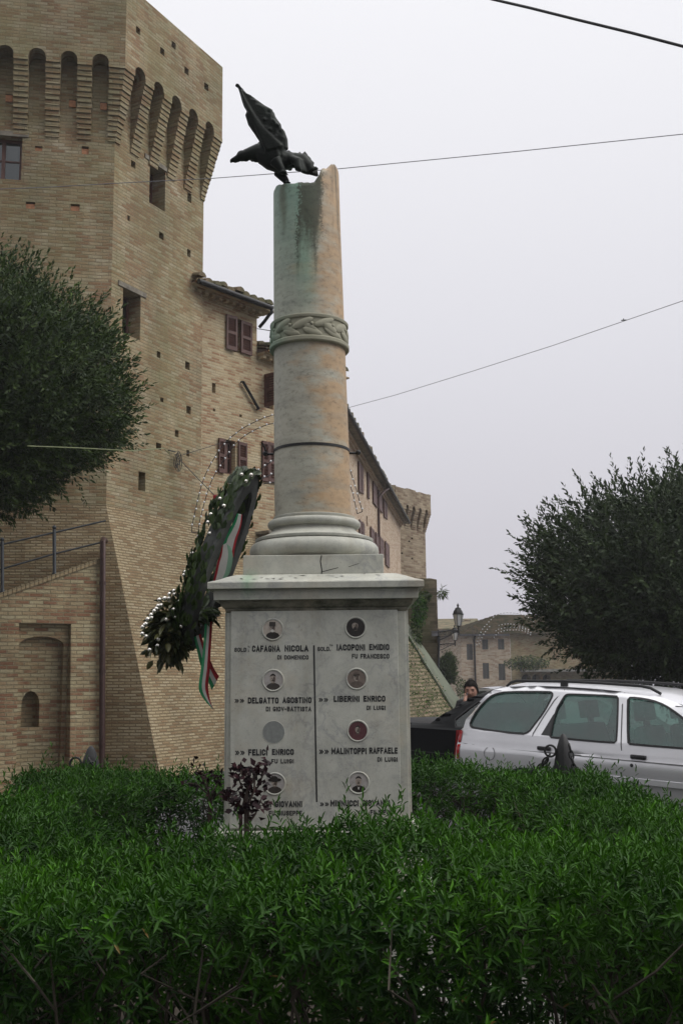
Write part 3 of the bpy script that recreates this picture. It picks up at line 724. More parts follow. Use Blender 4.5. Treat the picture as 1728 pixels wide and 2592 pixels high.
# shallow panel plane with segmental arch opening
ns = 10; cx = (aa0 + aa1) / 2; hw = (aa1 - aa0) / 2; rise = acr - asp
arc = [(cx - hw * math.cos(math.pi * k / ns), asp + rise * math.sin(math.pi * k / ns)) for k in range(ns + 1)]
rpoly([(ra0, -.3), (aa0, -.3), (aa0, asp), (aa0, rt), (ra0, rt)], d1); rpoly([(aa1, -.3), (ra1, -.3), (ra1, rt), (aa1, rt), (aa1, asp)], d1)
for p, q in zip(arc, arc[1:]): rpoly([p, q, (q[0], rt), (p[0], rt)], d1); reveal(p, q, d1, d2)
reveal((aa0, -.3), (aa0, asp), d1, d2); reveal((aa1, asp), (aa1, -.3), d1, d2)
# back of the arch with the small round-headed niche
cn = (n0u + n1u) / 2; rn = (n1u - n0u) / 2; rs_ = ncr - nsp
na = [(cn - rn * math.cos(math.pi * k / ns), nsp + rs_ * math.sin(math.pi * k / ns)) for k in range(ns + 1)]
rpoly([(aa0, -.3), (n0u, -.3), (n0u, acr + .02), (aa0, acr + .02)], d2); rpoly([(n1u, -.3), (aa1, -.3), (aa1, acr + .02), (n1u, acr + .02)], d2)
rpoly([(n0u, -.3), (n1u, -.3), (n1u, nb0), (n0u, nb0)], d2)
for p, q in zip(na, na[1:]): rpoly([p, q, (q[0], acr + .02), (p[0], acr + .02)], d2); reveal(p, q, d2, d3)
reveal((n0u, nb0), (n0u, nsp), d2, d3); reveal((n1u, nsp), (n1u, nb0), d2, d3); reveal((n1u, nb0), (n0u, nb0), d2, d3)
rpoly([(n0u, nb0), (n1u, nb0), (n1u, ncr + .01), (n0u, ncr + .01)], d3)
tb = .5
mb.face([FR(0, topz(0)), FR(UW, topz(UW)), FR(UW, topz(UW), -tb), FR(0, topz(0), -tb)], [(0, 0), (UW, 0), (UW, tb), (0, tb)])
mb.face([FR(UW, -.3), FR(UW, -.3, -1.6), FR(UW, topz(UW), -1.6), FR(UW, topz(UW))], [(0, 0), (1.6, 0), (1.6, 4), (0, 4)])
to_parent(mb.build('wall_face', MAT['brick_ramp'], ramp_wall), ramp_wall)
cp = MB()
u = 0.0
while u < UW - .02:      # brick-on-edge coping
    w = .075
    P = [FR(u + .004, topz(u) + .003, .02), FR(u + w - .004, topz(u + w) + .003, .02), FR(u + w - .004, topz(u + w) + .003, -.46), FR(u + .004, topz(u) + .003, -.46)]
    Q = [p + Vector((0, 0, .09)) for p in P]
    cp.quad(P[0], P[1], Q[1], Q[0]); cp.quad(Q[0], Q[1], Q[2], Q[3]); cp.quad(P[3], P[2], P[1], P[0]); cp.quad(P[1], P[2], Q[2], Q[1]); cp.quad(P[3], P[0], Q[0], Q[3])
    u += w
to_parent(cp.build('coping', MAT['brick_ramp'], ramp_wall), ramp_wall)
# ramp surface behind
mb = MB(); mb.face([FR(0, topz(0) - .15, -.45), FR(UW, topz(UW) - .15, -.45), Vector((-4.6, 20.3, topz(UW) - .15)), Vector((-9.5, 19.8, topz(0) - .15))])
tag(mb.build('ramp_path', MAT['cement']), kind='structure')
FRR = Face(FR.P, RD, off=-.22)
rl = thing('ramp_railing', 'grey metal two-rail handrail on the ramp wall below the left tree', 'railing', tuple(FRR(0, 0)))
rp = lambda x, y: FRR(*FRR.uv(x, y))
for px, ty, by in ((-110, 1395, 1560), (6, 1373, 1512), (138, 1342, 1468)):
    a, b = rp(px, ty), rp(px, by)
    m = MB(); m.tube([b - Vector((0, 0, .1)), b + Vector((0, 0, .12)), b + Vector((0, 0, .14)), a, a + Vector((0, 0, .03))], [.045, .045, .032, .032, .02], 10)
    m.sphere(a + Vector((0, 0, .05)), .04, 8)
    to_parent(m.build('post', MAT['rail'], rl, smooth=.8), rl)
for ys in ((1412, 1378, 1348, 1318), (1475, 1440, 1402, 1370)):
    m = MB(); m.tube([rp(-110, ys[0]), rp(6, ys[1]), rp(138, ys[2]), rp(268, ys[3])], .017, 8)
    to_parent(m.build('rail', MAT['rail'], rl, smooth=.8), rl)
pz = FR.uv(263, 1372)[1]; a, b = FR(UW - .02, pz, .09), FR(UW - .02, -.1, .09)
m = MB(); m.tube([a + Vector((-.05, .45, .07)), a + Vector((-.02, .14, .06)), a, b], .052, 10)
for t in (.18, .55, .85): c = a.lerp(b, t); m.tube([c + Vector((0, 0, -.03)), c + Vector((0, 0, .03))], .06, 10)
tag(m.build('downpipe', MAT['pipe'], smooth=.8), 'brown metal downpipe in the corner between the ramp wall and the sloping base', 'pipe')
# ================================================================== FAR HOUSES
def far_house():
    Y = 82; P0 = at(1165, 1605, Y); P1 = at(1296, 1612, Y)
    F = Face((P0.x, Y), (P1.x - P0.x, .8)); root = thing('far_house', 'two-storey brick house with dark shutters and hipped roof at the end of the street', 'house', (P0.x, Y, 0))
    q = lambda x0, x1, y0, y1, **k: F.hole(880 + x0 / 3.136, 880 + x1 / 3.136, 1200 + y0 / 3.136, 1200 + y1 / 3.136, **k)
    W = (P1 - P0).length; ze = P0.z; zb = -2.5
    wins = [q(942, 990, 1350, 1475, d=.18), q(1064, 1112, 1312, 1392, d=.18), q(1190, 1240, 1310, 1393, d=.18), q(1070, 1120, 1500, 1625, d=.18), q(1195, 1248, 1505, 1637, d=.18)]
    door = q(946, 999, 1618, 1760, d=.12, mback=1)
    m = MB(); wall(m, F, 0, W, zb, ze, wins + [door], 0)
    cu = (door['u0'] + door['u1']) / 2; rr = (door['u1'] - door['u0']) / 2
    for sgn in (-1, 1):      # round head of the door
        for k in range(6):
            t0, t1 = k * math.pi / 12, (k + 1) * math.pi / 12
            m.face([F(cu + sgn * rr * math.cos(t0), door['v1'] - rr * 1.2 + rr * 1.2 * math.sin(t0), .004), F(cu + sgn * rr, door['v1'] - rr * 1.2 + rr * 1.2 * math.sin(t0), .004), F(cu + sgn * rr, door['v1'] - rr * 1.2 + rr * 1.2 * math.sin(t1), .004), F(cu + sgn * rr * math.cos(t1), door['v1'] - rr * 1.2 + rr * 1.2 * math.sin(t1), .004)][::sgn])
    m.quad(F(0, zb, -8), F(0, zb, 0), F(0, ze, 0), F(0, ze, -8)); m.quad(F(W, zb, 0), F(W, zb, -8), F(W, ze, -8), F(W, ze, 0))
    to_parent(m.build('house_wall', [MAT['brick_far'], MAT['lintel']], root), root)
    for h in wins:
        mid = (h['u0'] + h['u1']) / 2
        for a, b in ((h['u0'], mid - .01), (mid + .01, h['u1'])):
            o = shutter(F, a, b, h['v0'], h['v1'], root, n=-.06, slats=False); o.data.materials[0] = MAT['far_shutter']; to_parent(o, root)
    # right wing, rougher brick, set forward a little
    G = Face(F(W + .01, 0), (F.d.x, F.d.y)); m = MB(); WW = 9.5
    pw = [q(1375, 1450, 1590, 1700, d=.9, mback=1), q(1460, 1525, 1590, 1700, d=.9, mback=1), q(1545, 1610, 1590, 1700, d=.9, mback=1)]
    for h in pw: h['u0'] -= W; h['u1'] -= W
    wall(m, G, 0, WW, zb, ze + .35, pw, 0)
    m.quad(G(WW, zb, 0), G(WW, zb, -8), G(WW, ze, -8), G(WW, ze, 0))
    for h in pw:
        cu = (h['u0'] + h['u1']) / 2; rr = (h['u1'] - h['u0']) / 2
        for sgn in (-1, 1):
            for k in range(6):
                t0, t1 = k * math.pi / 12, (k + 1) * math.pi / 12; vb = h['v1'] - rr
                m.face([G(cu + sgn * rr * math.cos(t0), vb + rr * math.sin(t0), .006), G(cu + sgn * rr, vb + rr * math.sin(t0), .006), G(cu + sgn * rr, vb + rr * math.sin(t1), .006), G(cu + sgn * rr * math.cos(t1), vb + rr * math.sin(t1), .006)][::sgn])
    to_parent(m.build('side_wing', [MAT['brick_tower'], MAT['dark']], root), root)
    m = MB(); u0 = q(1365, 1700, 1500, 1560); fbox(m, G, u0['u0'] - W, 8.5, u0['v0'] - .1, u0['v0'] + .1, -.1, 1.2)
    to_parent(m.build('terrace_slab', MAT['pave'], root), root)
    m = MB(); e = .5; zz = ze - .02
    a, b, c, d = F(-e, zz, e), F(W + 9.5 + e, zz + .1, e), F(W + 9.5, zz, -8.5), F(-e, zz, -8.5)
    r0 = at(1262, 1556, Y + 4); r1 = F(W + 7, r0.z, -4)
    rows = 16
    for k in range(rows):
        t0, t1 = k / rows, (k + 1) / rows
        p, q_, r_, s_ = a.lerp(r0, t0), b.lerp(r1, t0), b.lerp(r1, t1), a.lerp(r0, t1); off = Vector((0, -.03, .10))
        m.quad(p + off, q_ + off, r_, s_); m.quad(p, q_, q_ + off, p + off)
        p, q_, r_, s_ = d.lerp(r0, t0), a.lerp(r0, t0), a.lerp(r0, t1), d.lerp(r0, t1); off = Vector((-.03, 0, .10)); m.quad(p + off, q_ + off, r_, s_); m.quad(p, q_, q_ + off, p + off)
    m.quad(c, d, r0, r1); m.quad(b, c, r1, r1 + Vector((.001, 0, 0)))
    m.quad(d, c, b, a)
    to_parent(m.build('roof', MAT['tile'], root), root)
    m = MB(); fbox(m, F, -.2, W - .2, ze - .14, ze - .03, .3, .42); to_parent(m.build('gutter', MAT['wire_pale'], root), root)
    m = MB(); h = q(1005, 1012, 1290, 1690); m.tube([F(h['u0'], ze - .1, .3), F(h['u0'], ze - .45, .08), F(h['u0'], zb, .08)], .07, 8); to_parent(m.build('downpipe', MAT['iron'], root), root)
    return F, W, ze
FH, FHW, FHZ = far_house()
def pale_house():
    Y = 96; a, b = at(1085, 1592, Y), at(1170, 1598, Y)
    root = thing('pale_house', 'pale plastered house behind the small conifer at the end of the street', 'house', (a.x, Y, 0))
    F = Face((a.x - 2, Y), (1, 0)); W = b.x - a.x + 3.5; m = MB()
    wn_ = F.hole(1125, 1139, 1634, 1652, .2, mback=1)
    wall(m, F, 0, W, -3, a.z, [wn_], 0); m.quad(F(W, -3, 0), F(W, -3, -8), F(W, a.z, -8), F(W, a.z, 0)); m.quad(F(0, -3, -8), F(0, -3, 0), F(0, a.z, 0), F(0, a.z, -8))
    to_parent(m.build('house_wall', [MAT['plaster'], MAT['wire_pale']], root), root)
    m = MB(); fbox(m, F, -.2, W, F.uv(1140, 1692)[1], F.uv(1140, 1690)[1] + .12, -.1, .12); to_parent(m.build('string_course', MAT['plaster'], root), root)
    m = MB(); r = Vector((0, 4, 1.1)); p, q = F(-.3, a.z, .4), F(W + .3, a.z, .4); m.quad(p, q, q + r, p + r); m.quad(q + r, p + r, F(-.3, a.z, -8.4), F(W + .3, a.z, -8.4))
    m.quad(p - Vector((0, 0, .12)), q - Vector((0, 0, .12)), q, p)
    to_parent(m.build('roof', MAT['tile'], root), root)
    m = MB(); c = at(1172, 1583, Y + 3); m.box(c.x - .5, c.x + .5, c.y - .4, c.y + .4, a.z + .3, c.z + .4); m.box(c.x - .65, c.x + .65, c.y - .55, c.y + .55, c.z + .402, c.z + .5); to_parent(m.build('chimney', MAT['brick_far'], root), root)
pale_house()
# ================================================================== MONUMENT
def marble_mat(name, base, vein, grime=.0, zdark=None):
    m, nt = material(name); co = obj_co(nt)
    w = nd(nt, 'VectorMath', {0: noise(nt, co, 2.2, 4, out=1), 'Scale': .55}, operation='SCALE')
    v = nd(nt, 'VectorMath', {0: co, 1: w}, operation='ADD')
    n1 = noise(nt, v, 4.5, 6, .62); ridge = mt(nt, 'ABSOLUTE', mt(nt, 'SUBTRACT', n1, .5))
    vf = ramp(nt, ridge, [(0, 1), (.012, .55), (.05, 0)]); big = ramp(nt, noise(nt, co, 1.8, 3), [(.42, 0), (.6, 1)])
    c = mix(nt, noise(nt, co, 2.5, 5, .6), tuple(x * .82 for x in base), tuple(min(1, x * 1.14) for x in base))
    c = mix(nt, mt(nt, 'MULTIPLY', vf, mt(nt, 'MULTIPLY', big, .62)), c, (*vein, 1))
    r2 = mt(nt, 'ABSOLUTE', mt(nt, 'SUBTRACT', noise(nt, v, 11, 5, .6), .5)); c = mix(nt, mt(nt, 'MULTIPLY', ramp(nt, r2, [(0, 1), (.012, 0)]), .35), c, (*[q * .8 for q in vein], 1))
    cl = ramp(nt, noise(nt, co, 7, 5, .7), [(.35, .86), (.65, 1.08)]); c = mix(nt, 1.0, c, cl, 'MULTIPLY')
    sp3 = nt.nodes.new('ShaderNodeSeparateXYZ'); nt.links.new(co, sp3.inputs[0])
    gx = mt(nt, 'ADD', sp3.outputs[0], mt(nt, 'MULTIPLY', mt(nt, 'SUBTRACT', noise(nt, scl(nt, co, (8, 8, 2)), 2, 4), .5), .10)); gd = mt(nt, 'ABSOLUTE', mt(nt, 'ADD', gx, .545)); gm = mt(nt, 'MULTIPLY', ramp(nt, gd, [(.0, 1), (.075, 0)]), nd(nt, 'MapRange', {'Value': sp3.outputs[2], 'From Min': 2.02, 'From Max': 2.10}, clamp=True)); c = mix(nt, mt(nt, 'MULTIPLY', mt(nt, 'MULTIPLY', gm, nd(nt, 'MapRange', {'Value': sp3.outputs[2], 'From Min': 2.24, 'From Max': 2.17}, clamp=True)), .55), c, (.14, .30, .17, 1))
    wm = ramp(nt, noise(nt, co, 3.3, 5, .65), [(.5, 0), (.68, 1)]); c = mix(nt, mt(nt, 'MULTIPLY', wm, .28), c, (.42, .33, .22, 1))
    st = ramp(nt, noise(nt, scl(nt, co, (9, 9, .9)), 1.0, 5, .65), [(.52, 0), (.75, 1)])
    c = mix(nt, mt(nt, 'MULTIPLY', st, .35), c, (.20, .175, .125, 1))
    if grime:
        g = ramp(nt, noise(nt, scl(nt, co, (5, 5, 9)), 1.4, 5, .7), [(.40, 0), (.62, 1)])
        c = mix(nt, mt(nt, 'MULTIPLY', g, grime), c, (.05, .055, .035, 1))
    sp = ramp(nt, noise(nt, co, 60, 2), [(.66, 0), (.74, 1)]); c = mix(nt, mt(nt, 'MULTIPLY', sp, .3), c, (.12, .11, .09, 1))
    return finish(m, nt, c, .55, 0, noise(nt, co, 30, 4), .15, .006, .35)
MAT['marble'] = marble_mat('pedestal_marble', (.435, .435, .38), (.25, .255, .26))
MAT['marble_slab'] = marble_mat('slab_marble', (.455, .455, .405), (.24, .245, .25))
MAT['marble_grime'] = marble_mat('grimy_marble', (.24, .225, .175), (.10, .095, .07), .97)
def column_mat():
    m, nt = material('stained_column_marble'); co = obj_co(nt)
    s = nt.nodes.new('ShaderNodeSeparateXYZ'); nt.links.new(co, s.inputs[0]); X, Y, Zc = s.outputs
    low = noise(nt, co, 1.9, 5, .6); strk = noise(nt, scl(nt, co, (11, 11, .9)), 1.0, 5, .6); sw = noise(nt, scl(nt, co, (3, 3, 7)), 1.1, 5, .6)
    c = mix(nt, low, (.30, .32, .275, 1), (.46, .42, .335, 1))
    org = mt(nt, 'ADD', mt(nt, 'MULTIPLY', sw, .9), mt(nt, 'MULTIPLY', mt(nt, 'ADD', X, .19), .9))
    c = mix(nt, mt(nt, 'MULTIPLY', ramp(nt, org, [(.42, 0), (.60, 1)]), .78), c, (.40, .25, .125, 1))
    c = mix(nt, mt(nt, 'MULTIPLY', ramp(nt, noise(nt, scl(nt, co, (2, 2, 9)), 1.3, 4), [(.5, 0), (.7, 1)]), .55), c, (.25, .245, .205, 1))
    wx = mt(nt, 'ADD', X, mt(nt, 'MULTIPLY', mt(nt, 'SUBTRACT', low, .5), .13))
    def band(v, a, b, w): return mt(nt, 'MULTIPLY', nd(nt, 'MapRange', {'Value': v, 'From Min': a - w, 'From Max': a + w}, clamp=True), nd(nt, 'MapRange', {'Value': v, 'From Min': b + w, 'From Max': b - w}, clamp=True))
    up = nd(nt, 'MapRange', {'Value': Zc, 'From Min': 3.85, 'From Max': 4.25}, clamp=True)
    gb_ = mt(nt, 'MULTIPLY', band(wx, -.60, -.17, .05), nd(nt, 'MapRange', {'Value': Zc, 'From Min': 3.70, 'From Max': 4.7}, clamp=True))
    c = mix(nt, mt(nt, 'MULTIPLY', gb_, mt(nt, 'ADD', .45, mt(nt, 'MULTIPLY', strk, .5))), c, (.15, .30, .23, 1))
    g2 = mt(nt, 'MULTIPLY', band(wx, -.25, -.15, .035), up); c = mix(nt, mt(nt, 'MULTIPLY', g2, mt(nt, 'MULTIPLY', strk, .95, True)), c, (.12, .30, .20, 1))
    zz = mt(nt, 'ADD', Zc, mt(nt, 'MULTIPLY', mt(nt, 'SUBTRACT', strk, .5), .95))
    fx = mt(nt, 'ADD', wx, mt(nt, 'MULTIPLY', mt(nt, 'SUBTRACT', noise(nt, co, 70, 3), .5), .10)); lich = mt(nt, 'MULTIPLY', band(fx, -.262, -.118, .010), nd(nt, 'MapRange', {'Value': mt(nt, 'ADD', zz, mt(nt, 'MULTIPLY', noise(nt, co, 60, 3), .25)), 'From Min': 4.30, 'From Max': 4.56}, clamp=True))
    c = mix(nt, mt(nt, 'MULTIPLY', lich, .9), c, (.055, .055, .035, 1))
    l2 = mt(nt, 'MULTIPLY', band(wx, -.375, -.335, .012), nd(nt, 'MapRange', {'Value': zz, 'From Min': 4.40, 'From Max': 4.7}, clamp=True)); c = mix(nt, mt(nt, 'MULTIPLY', l2, .7), c, (.10, .10, .06, 1))
    tan = mt(nt, 'MULTIPLY', band(wx, -.11, .2, .03), nd(nt, 'MapRange', {'Value': Zc, 'From Min': 4.25, 'From Max': 4.6}, clamp=True))
    c = mix(nt, mt(nt, 'MULTIPLY', tan, .5), c, (.42, .29, .175, 1))
    l3 = mt(nt, 'MULTIPLY', mt(nt, 'MULTIPLY', tan, ramp(nt, strk, [(.5, 0), (.62, 1)])), .8); c = mix(nt, l3, c, (.10, .085, .05, 1))
    rg = mt(nt, 'ABSOLUTE', mt(nt, 'SUBTRACT', noise(nt, scl(nt, co, (1, 1, 2.2)), 2.3, 3, .5), .47)); gate = ramp(nt, noise(nt, co, 1.7, 2), [(.52, 0), (.6, 1)]); c = mix(nt, mt(nt, 'MULTIPLY', mt(nt, 'MULTIPLY', ramp(nt, rg, [(0, 1), (.004, 0)]), gate), .6), c, (.10, .085, .065, 1))
    bl = ramp(nt, noise(nt, scl(nt, co, (1.2, 1.2, 3.5)), 5.5, 6, .7), [(.36, .88), (.5, 1.0), (.66, 1.06)]); c = mix(nt, 1.0, c, bl, 'MULTIPLY')
    sp = ramp(nt, noise(nt, co, 55, 2), [(.68, 0), (.75, 1)]); c = mix(nt, mt(nt, 'MULTIPLY', sp, .35), c, (.10, .09, .07, 1))
    pt = ramp(nt, noise(nt, scl(nt, co, (1, 1, 1.6)), 24, 5, .7), [(.34, .72), (.46, 1.0), (.7, 1.1)]); c = mix(nt, 1.0, c, pt, 'MULTIPLY')
    return finish(m, nt, c, .6, 0, noise(nt, co, 26, 4), .35, .006, .35)
MAT['column'] = column_mat()
def band_mat():
    m, nt = material('carved_band_marble'); co = obj_co(nt)
    s = nt.nodes.new('ShaderNodeSeparateXYZ'); nt.links.new(co, s.inputs[0])
    c = mix(nt, noise(nt, co, 5, 4), (.22, .215, .15, 1), (.36, .345, .27, 1))
    g = nd(nt, 'MapRange', {'Value': mt(nt, 'ADD', s.outputs[0], mt(nt, 'MULTIPLY', noise(nt, co, 6), .15)), 'From Min': -.22, 'From Max': -.38}, clamp=True)
    c = mix(nt, mt(nt, 'MULTIPLY', g, .65), c, (.13, .245, .18, 1))
    return finish(m, nt, c, .75, 0, noise(nt, co, 40, 3), .3, .004, .3)
MAT['band'] = band_mat()
MAT['letter'] = simple('black_letter_paint', (.012, .012, .014), .6, var=.5, scale=40)
PX, PY = -.152, 6.717
mon = thing('war_memorial', 'broken marble column on an inscribed pedestal with soldiers’ names and oval photographs', 'monument', (PX, PY, 0))
def mbuild(mb, name, mats, **k): return to_parent(mb.build(name, mats, mon, **k), mon)
mb = MB(); mb.box(PX - .66, PX + .66, PY - .66, PY + .66, .03, .42); mb.box(PX - .575, PX + .575, PY - .575, PY + .575, .421, .74); mbuild(mb, 'base_step', MAT['marble'], bevel=.012)
mb = MB(); mb.box(PX - .517, PX + .517, 6.2, 7.234, .742, 1.985); mbuild(mb, 'pedestal_block', MAT['marble'], bevel=.006)
SLY = 6.178; SX0, SX1 = -.644, .316
mb = MB(); mb.box(SX0, SX1, SLY, 6.1985, .755, 1.968); mbuild(mb, 'inscription_slab', MAT['marble_slab'], bevel=.003)
for xa_, xb_ in ((PX - .532, PX - .5185), (PX + .5185, PX + .532)):
    mb = MB(); mb.box(xa_, xb_, 6.24, 7.17, .75, 1.968); mbuild(mb, 'side_slab', MAT['marble_slab'], bevel=.003)
# cornice: square rings swept up
def square_loft(prof, m=0):
    mb = MB(); rings = [[mb.vert((PX + sx * h, PY + sy * h, z)) for sx, sy in ((-1, -1), (1, -1), (1, 1), (-1, 1))] for h, z in prof]
    F = []
    for A, B in zip(rings, rings[1:]):
        for j in range(4): F.append((A[j], A[(j + 1) % 4], B[(j + 1) % 4], B[j]))
    F.append(tuple(reversed(rings[0]))); F.append(tuple(rings[-1])); mb.idx(F, m); return mb
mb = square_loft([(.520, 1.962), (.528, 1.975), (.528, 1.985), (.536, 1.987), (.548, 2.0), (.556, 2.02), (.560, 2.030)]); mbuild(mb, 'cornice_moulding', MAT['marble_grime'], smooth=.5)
crumbs = MB()
for k in range(26):
    x = random.uniform(-.62, .32); c_ = Vector((x, PY - random.uniform(.47, .57), 0)); c_.z = 2.146 + (.57 - (PY - c_.y)) * .42 + .003; d_ = Vector((random.gauss(0, 1), random.gauss(0, .4), 0)).normalized(); l_ = random.uniform(.008, .03)
    crumbs.face([c_ - d_ * l_, c_ + Vector((-d_.y, d_.x, 0)) * l_ * .22, c_ + d_ * l_, c_ - Vector((-d_.y, d_.x, 0)) * l_ * .22])
mb = square_loft([(.587, 2.0305), (.589, 2.088), (.589, 2.0905)]); mbuild(mb, 'cornice_fascia', MAT['marble'], bevel=.004)
mb = square_loft([(.616, 2.091), (.620, 2.094), (.620, 2.127), (.616, 2.133), (.57, 2.146), (.52, 2.168), (.47, 2.186), (.44, 2.190)]); mbuild(mb, 'cornice_top', MAT['marble'], smooth=.5)
o = crumbs.build('fallen_leaf_litter', MAT['soil']); tag(o, 'dark fallen leaf bits lying on the sloping top of the cornice', 'leaf litter', kind='stuff')
CX = -.1705
mb = MB(); mb.box(CX - .417, CX + .417, PY - .417, PY + .417, 2.1905, 2.308); mbuild(mb, 'plinth', MAT['marble'], bevel=.006)
def torus_prof(r, z, h, n=8): return [(r - h + h * math.sin(math.pi * k / n), z - h * math.cos(math.pi * k / n)) for k in range(n + 1)]
prof = [(.36, 2.309)] + torus_prof(.407, 2.369, .059) + [(.37, 2.4285), (.372, 2.432), (.372, 2.446), (.366, 2.449)] + \
       [(.262 + .10 * (1 - math.sin(t)), 2.449 + .062 * (t / (math.pi / 2))) for t in [math.pi / 2 * k / 8 for k in range(1, 9)]] + \
       [(.268, 2.513)] + torus_prof(.294, 2.541, .027) + [(.257, 2.569), (.259, 2.572), (.259, 2.586), (.25, 2.590)]
mb = MB(); mb.lathe(prof, (CX - .004, PY - .02, 0), 72); mbuild(mb, 'column_base', MAT['marble'], smooth=.6)
AX0, AXS = -.181, -.0137          # axis x at z=2.59 and its lean per metre
AY = PY - .02
def ax(z): return AX0 + AXS * (z - 2.59)
def shaft():
    mb = MB(); n = 96; zs = [2.588, 2.60, 2.75] + [2.95 + .2 * k for k in range(9)]
    rad = lambda z: .2415 - .0235 * max(0, (z - 2.9)) / 1.95
    def zt(x, y):
        t = .10 * sst(-.15, -.10, x) + .045 * sst(-.068, -.038, x) - .05 * sst(-.02, .02, x)
        return 4.755 + .35 * (y - AY + .215) + t + .006 * math.sin(x * 61 + 1) * math.sin(y * 47) - .02 * (1 - sst(-.425, -.405, x))
    rings = []
    for z in zs: rings.append([mb.vert((ax(z) + rad(z) * math.cos(2 * math.pi * j / n), AY + rad(z) * math.sin(2 * math.pi * j / n), z)) for j in range(n)])
    top = []
    for f, dz in ((1.0, -.03), (.985, -.008), (.95, .0), (.8, .005), (.55, .01), (.25, .01), (.02, .01)):
        ring = []
        for j in range(n):
            a = 2 * math.pi * j / n; r = rad(4.8) * f; x, y = ax(4.8) + r * math.cos(a), AY + r * math.sin(a)
            ring.append(mb.vert((x, y, zt(x, y) + dz + random.uniform(-.003, .003))))
        rings.append(ring)
    F = []
    for A, B in zip(rings, rings[1:]):
        for j in range(n): F.append((A[j], A[(j + 1) % n], B[(j + 1) % n], B[j]))
    F.append(tuple(rings[-1])); mb.idx(F)
    return mbuild(mb, 'column_shaft', MAT['column'], smooth=.6)
shaft()
# carved laurel band
zb0, zb1 = 3.685, 3.862; zc = (zb0 + zb1) / 2; rb = .2425
mb = MB(); mb.lathe([(.226, zb0 - .002), (rb + .012, zb0), (rb + .017, zb0 + .006), (rb + .017, zb0 + .026), (rb + .010, zb0 + .034), (rb + .002, zb0 + .036), (rb + .002, zb1 - .026), (rb + .010, zb1 - .022), (rb + .013, zb1 - .015), (rb + .013, zb1 - .004), (rb + .008, zb1), (.222, zb1 + .002)], (ax(zc), AY, 0), 96)
lb = mbuild(mb, 'laurel_band', MAT['band'], smooth=.5)
mb = MB(); NL = 11
for k in range(NL):
    for row, (dz, tilt, da) in enumerate(((.026, .42, 0), (-.032, -.32, .45), (.0, -.55, .22))):
        a = 2 * math.pi * (k + da) / NL + random.uniform(-.03, .03); z = zc + .004 + dz
        o = Vector((ax(zc) + (rb + .001) * math.cos(a), AY + (rb + .001) * math.sin(a), z)); N = Vector((math.cos(a), math.sin(a), 0)); T = Vector((-math.sin(a), math.cos(a), 0))
        d = (T * math.cos(tilt) + Vector((0, 0, math.sin(tilt)))).normalized(); w = N.cross(d)
        M = Matrix((d, w, N)).transposed(); mb.sphere(o + Vector((0, 0, random.uniform(-.008, .008))), 1, 8, 0, (random.uniform(.062, .078), random.uniform(.024, .032), random.uniform(.010, .016)), M)
        if row == 0: mb.sphere(o + T * .06 + Vector((0, 0, -.01)), .012, 6)
mb.build('laurel_relief', MAT['band'], lb, smooth=.9)
# iron collar with two bolts
zi = 3.02
mb = MB(); mb.lathe([(.238, zi - .008), (.2445, zi - .008), (.2445, zi + .008), (.238, zi + .008)], (ax(zi), AY, 0), 72)
ic = mbuild(mb, 'iron_collar', MAT['iron'], smooth=.5)
for s in (-1, 1):
    mb = MB(); c = Vector((ax(zi) + s * .24, AY, zi - .012)); mb.tube([c, c + Vector((s * .045, 0, 0))], .008, 8); mb.sphere(c + Vector((s * .058, 0, .004)), .017, 8)
    if s < 0: mb.tube([c + Vector((-.045, 0, 0)), c + Vector((-.075, -.01, .07))], .006, 6)
    mb.build('collar_bolt', MAT['iron'], ic, smooth=.8)
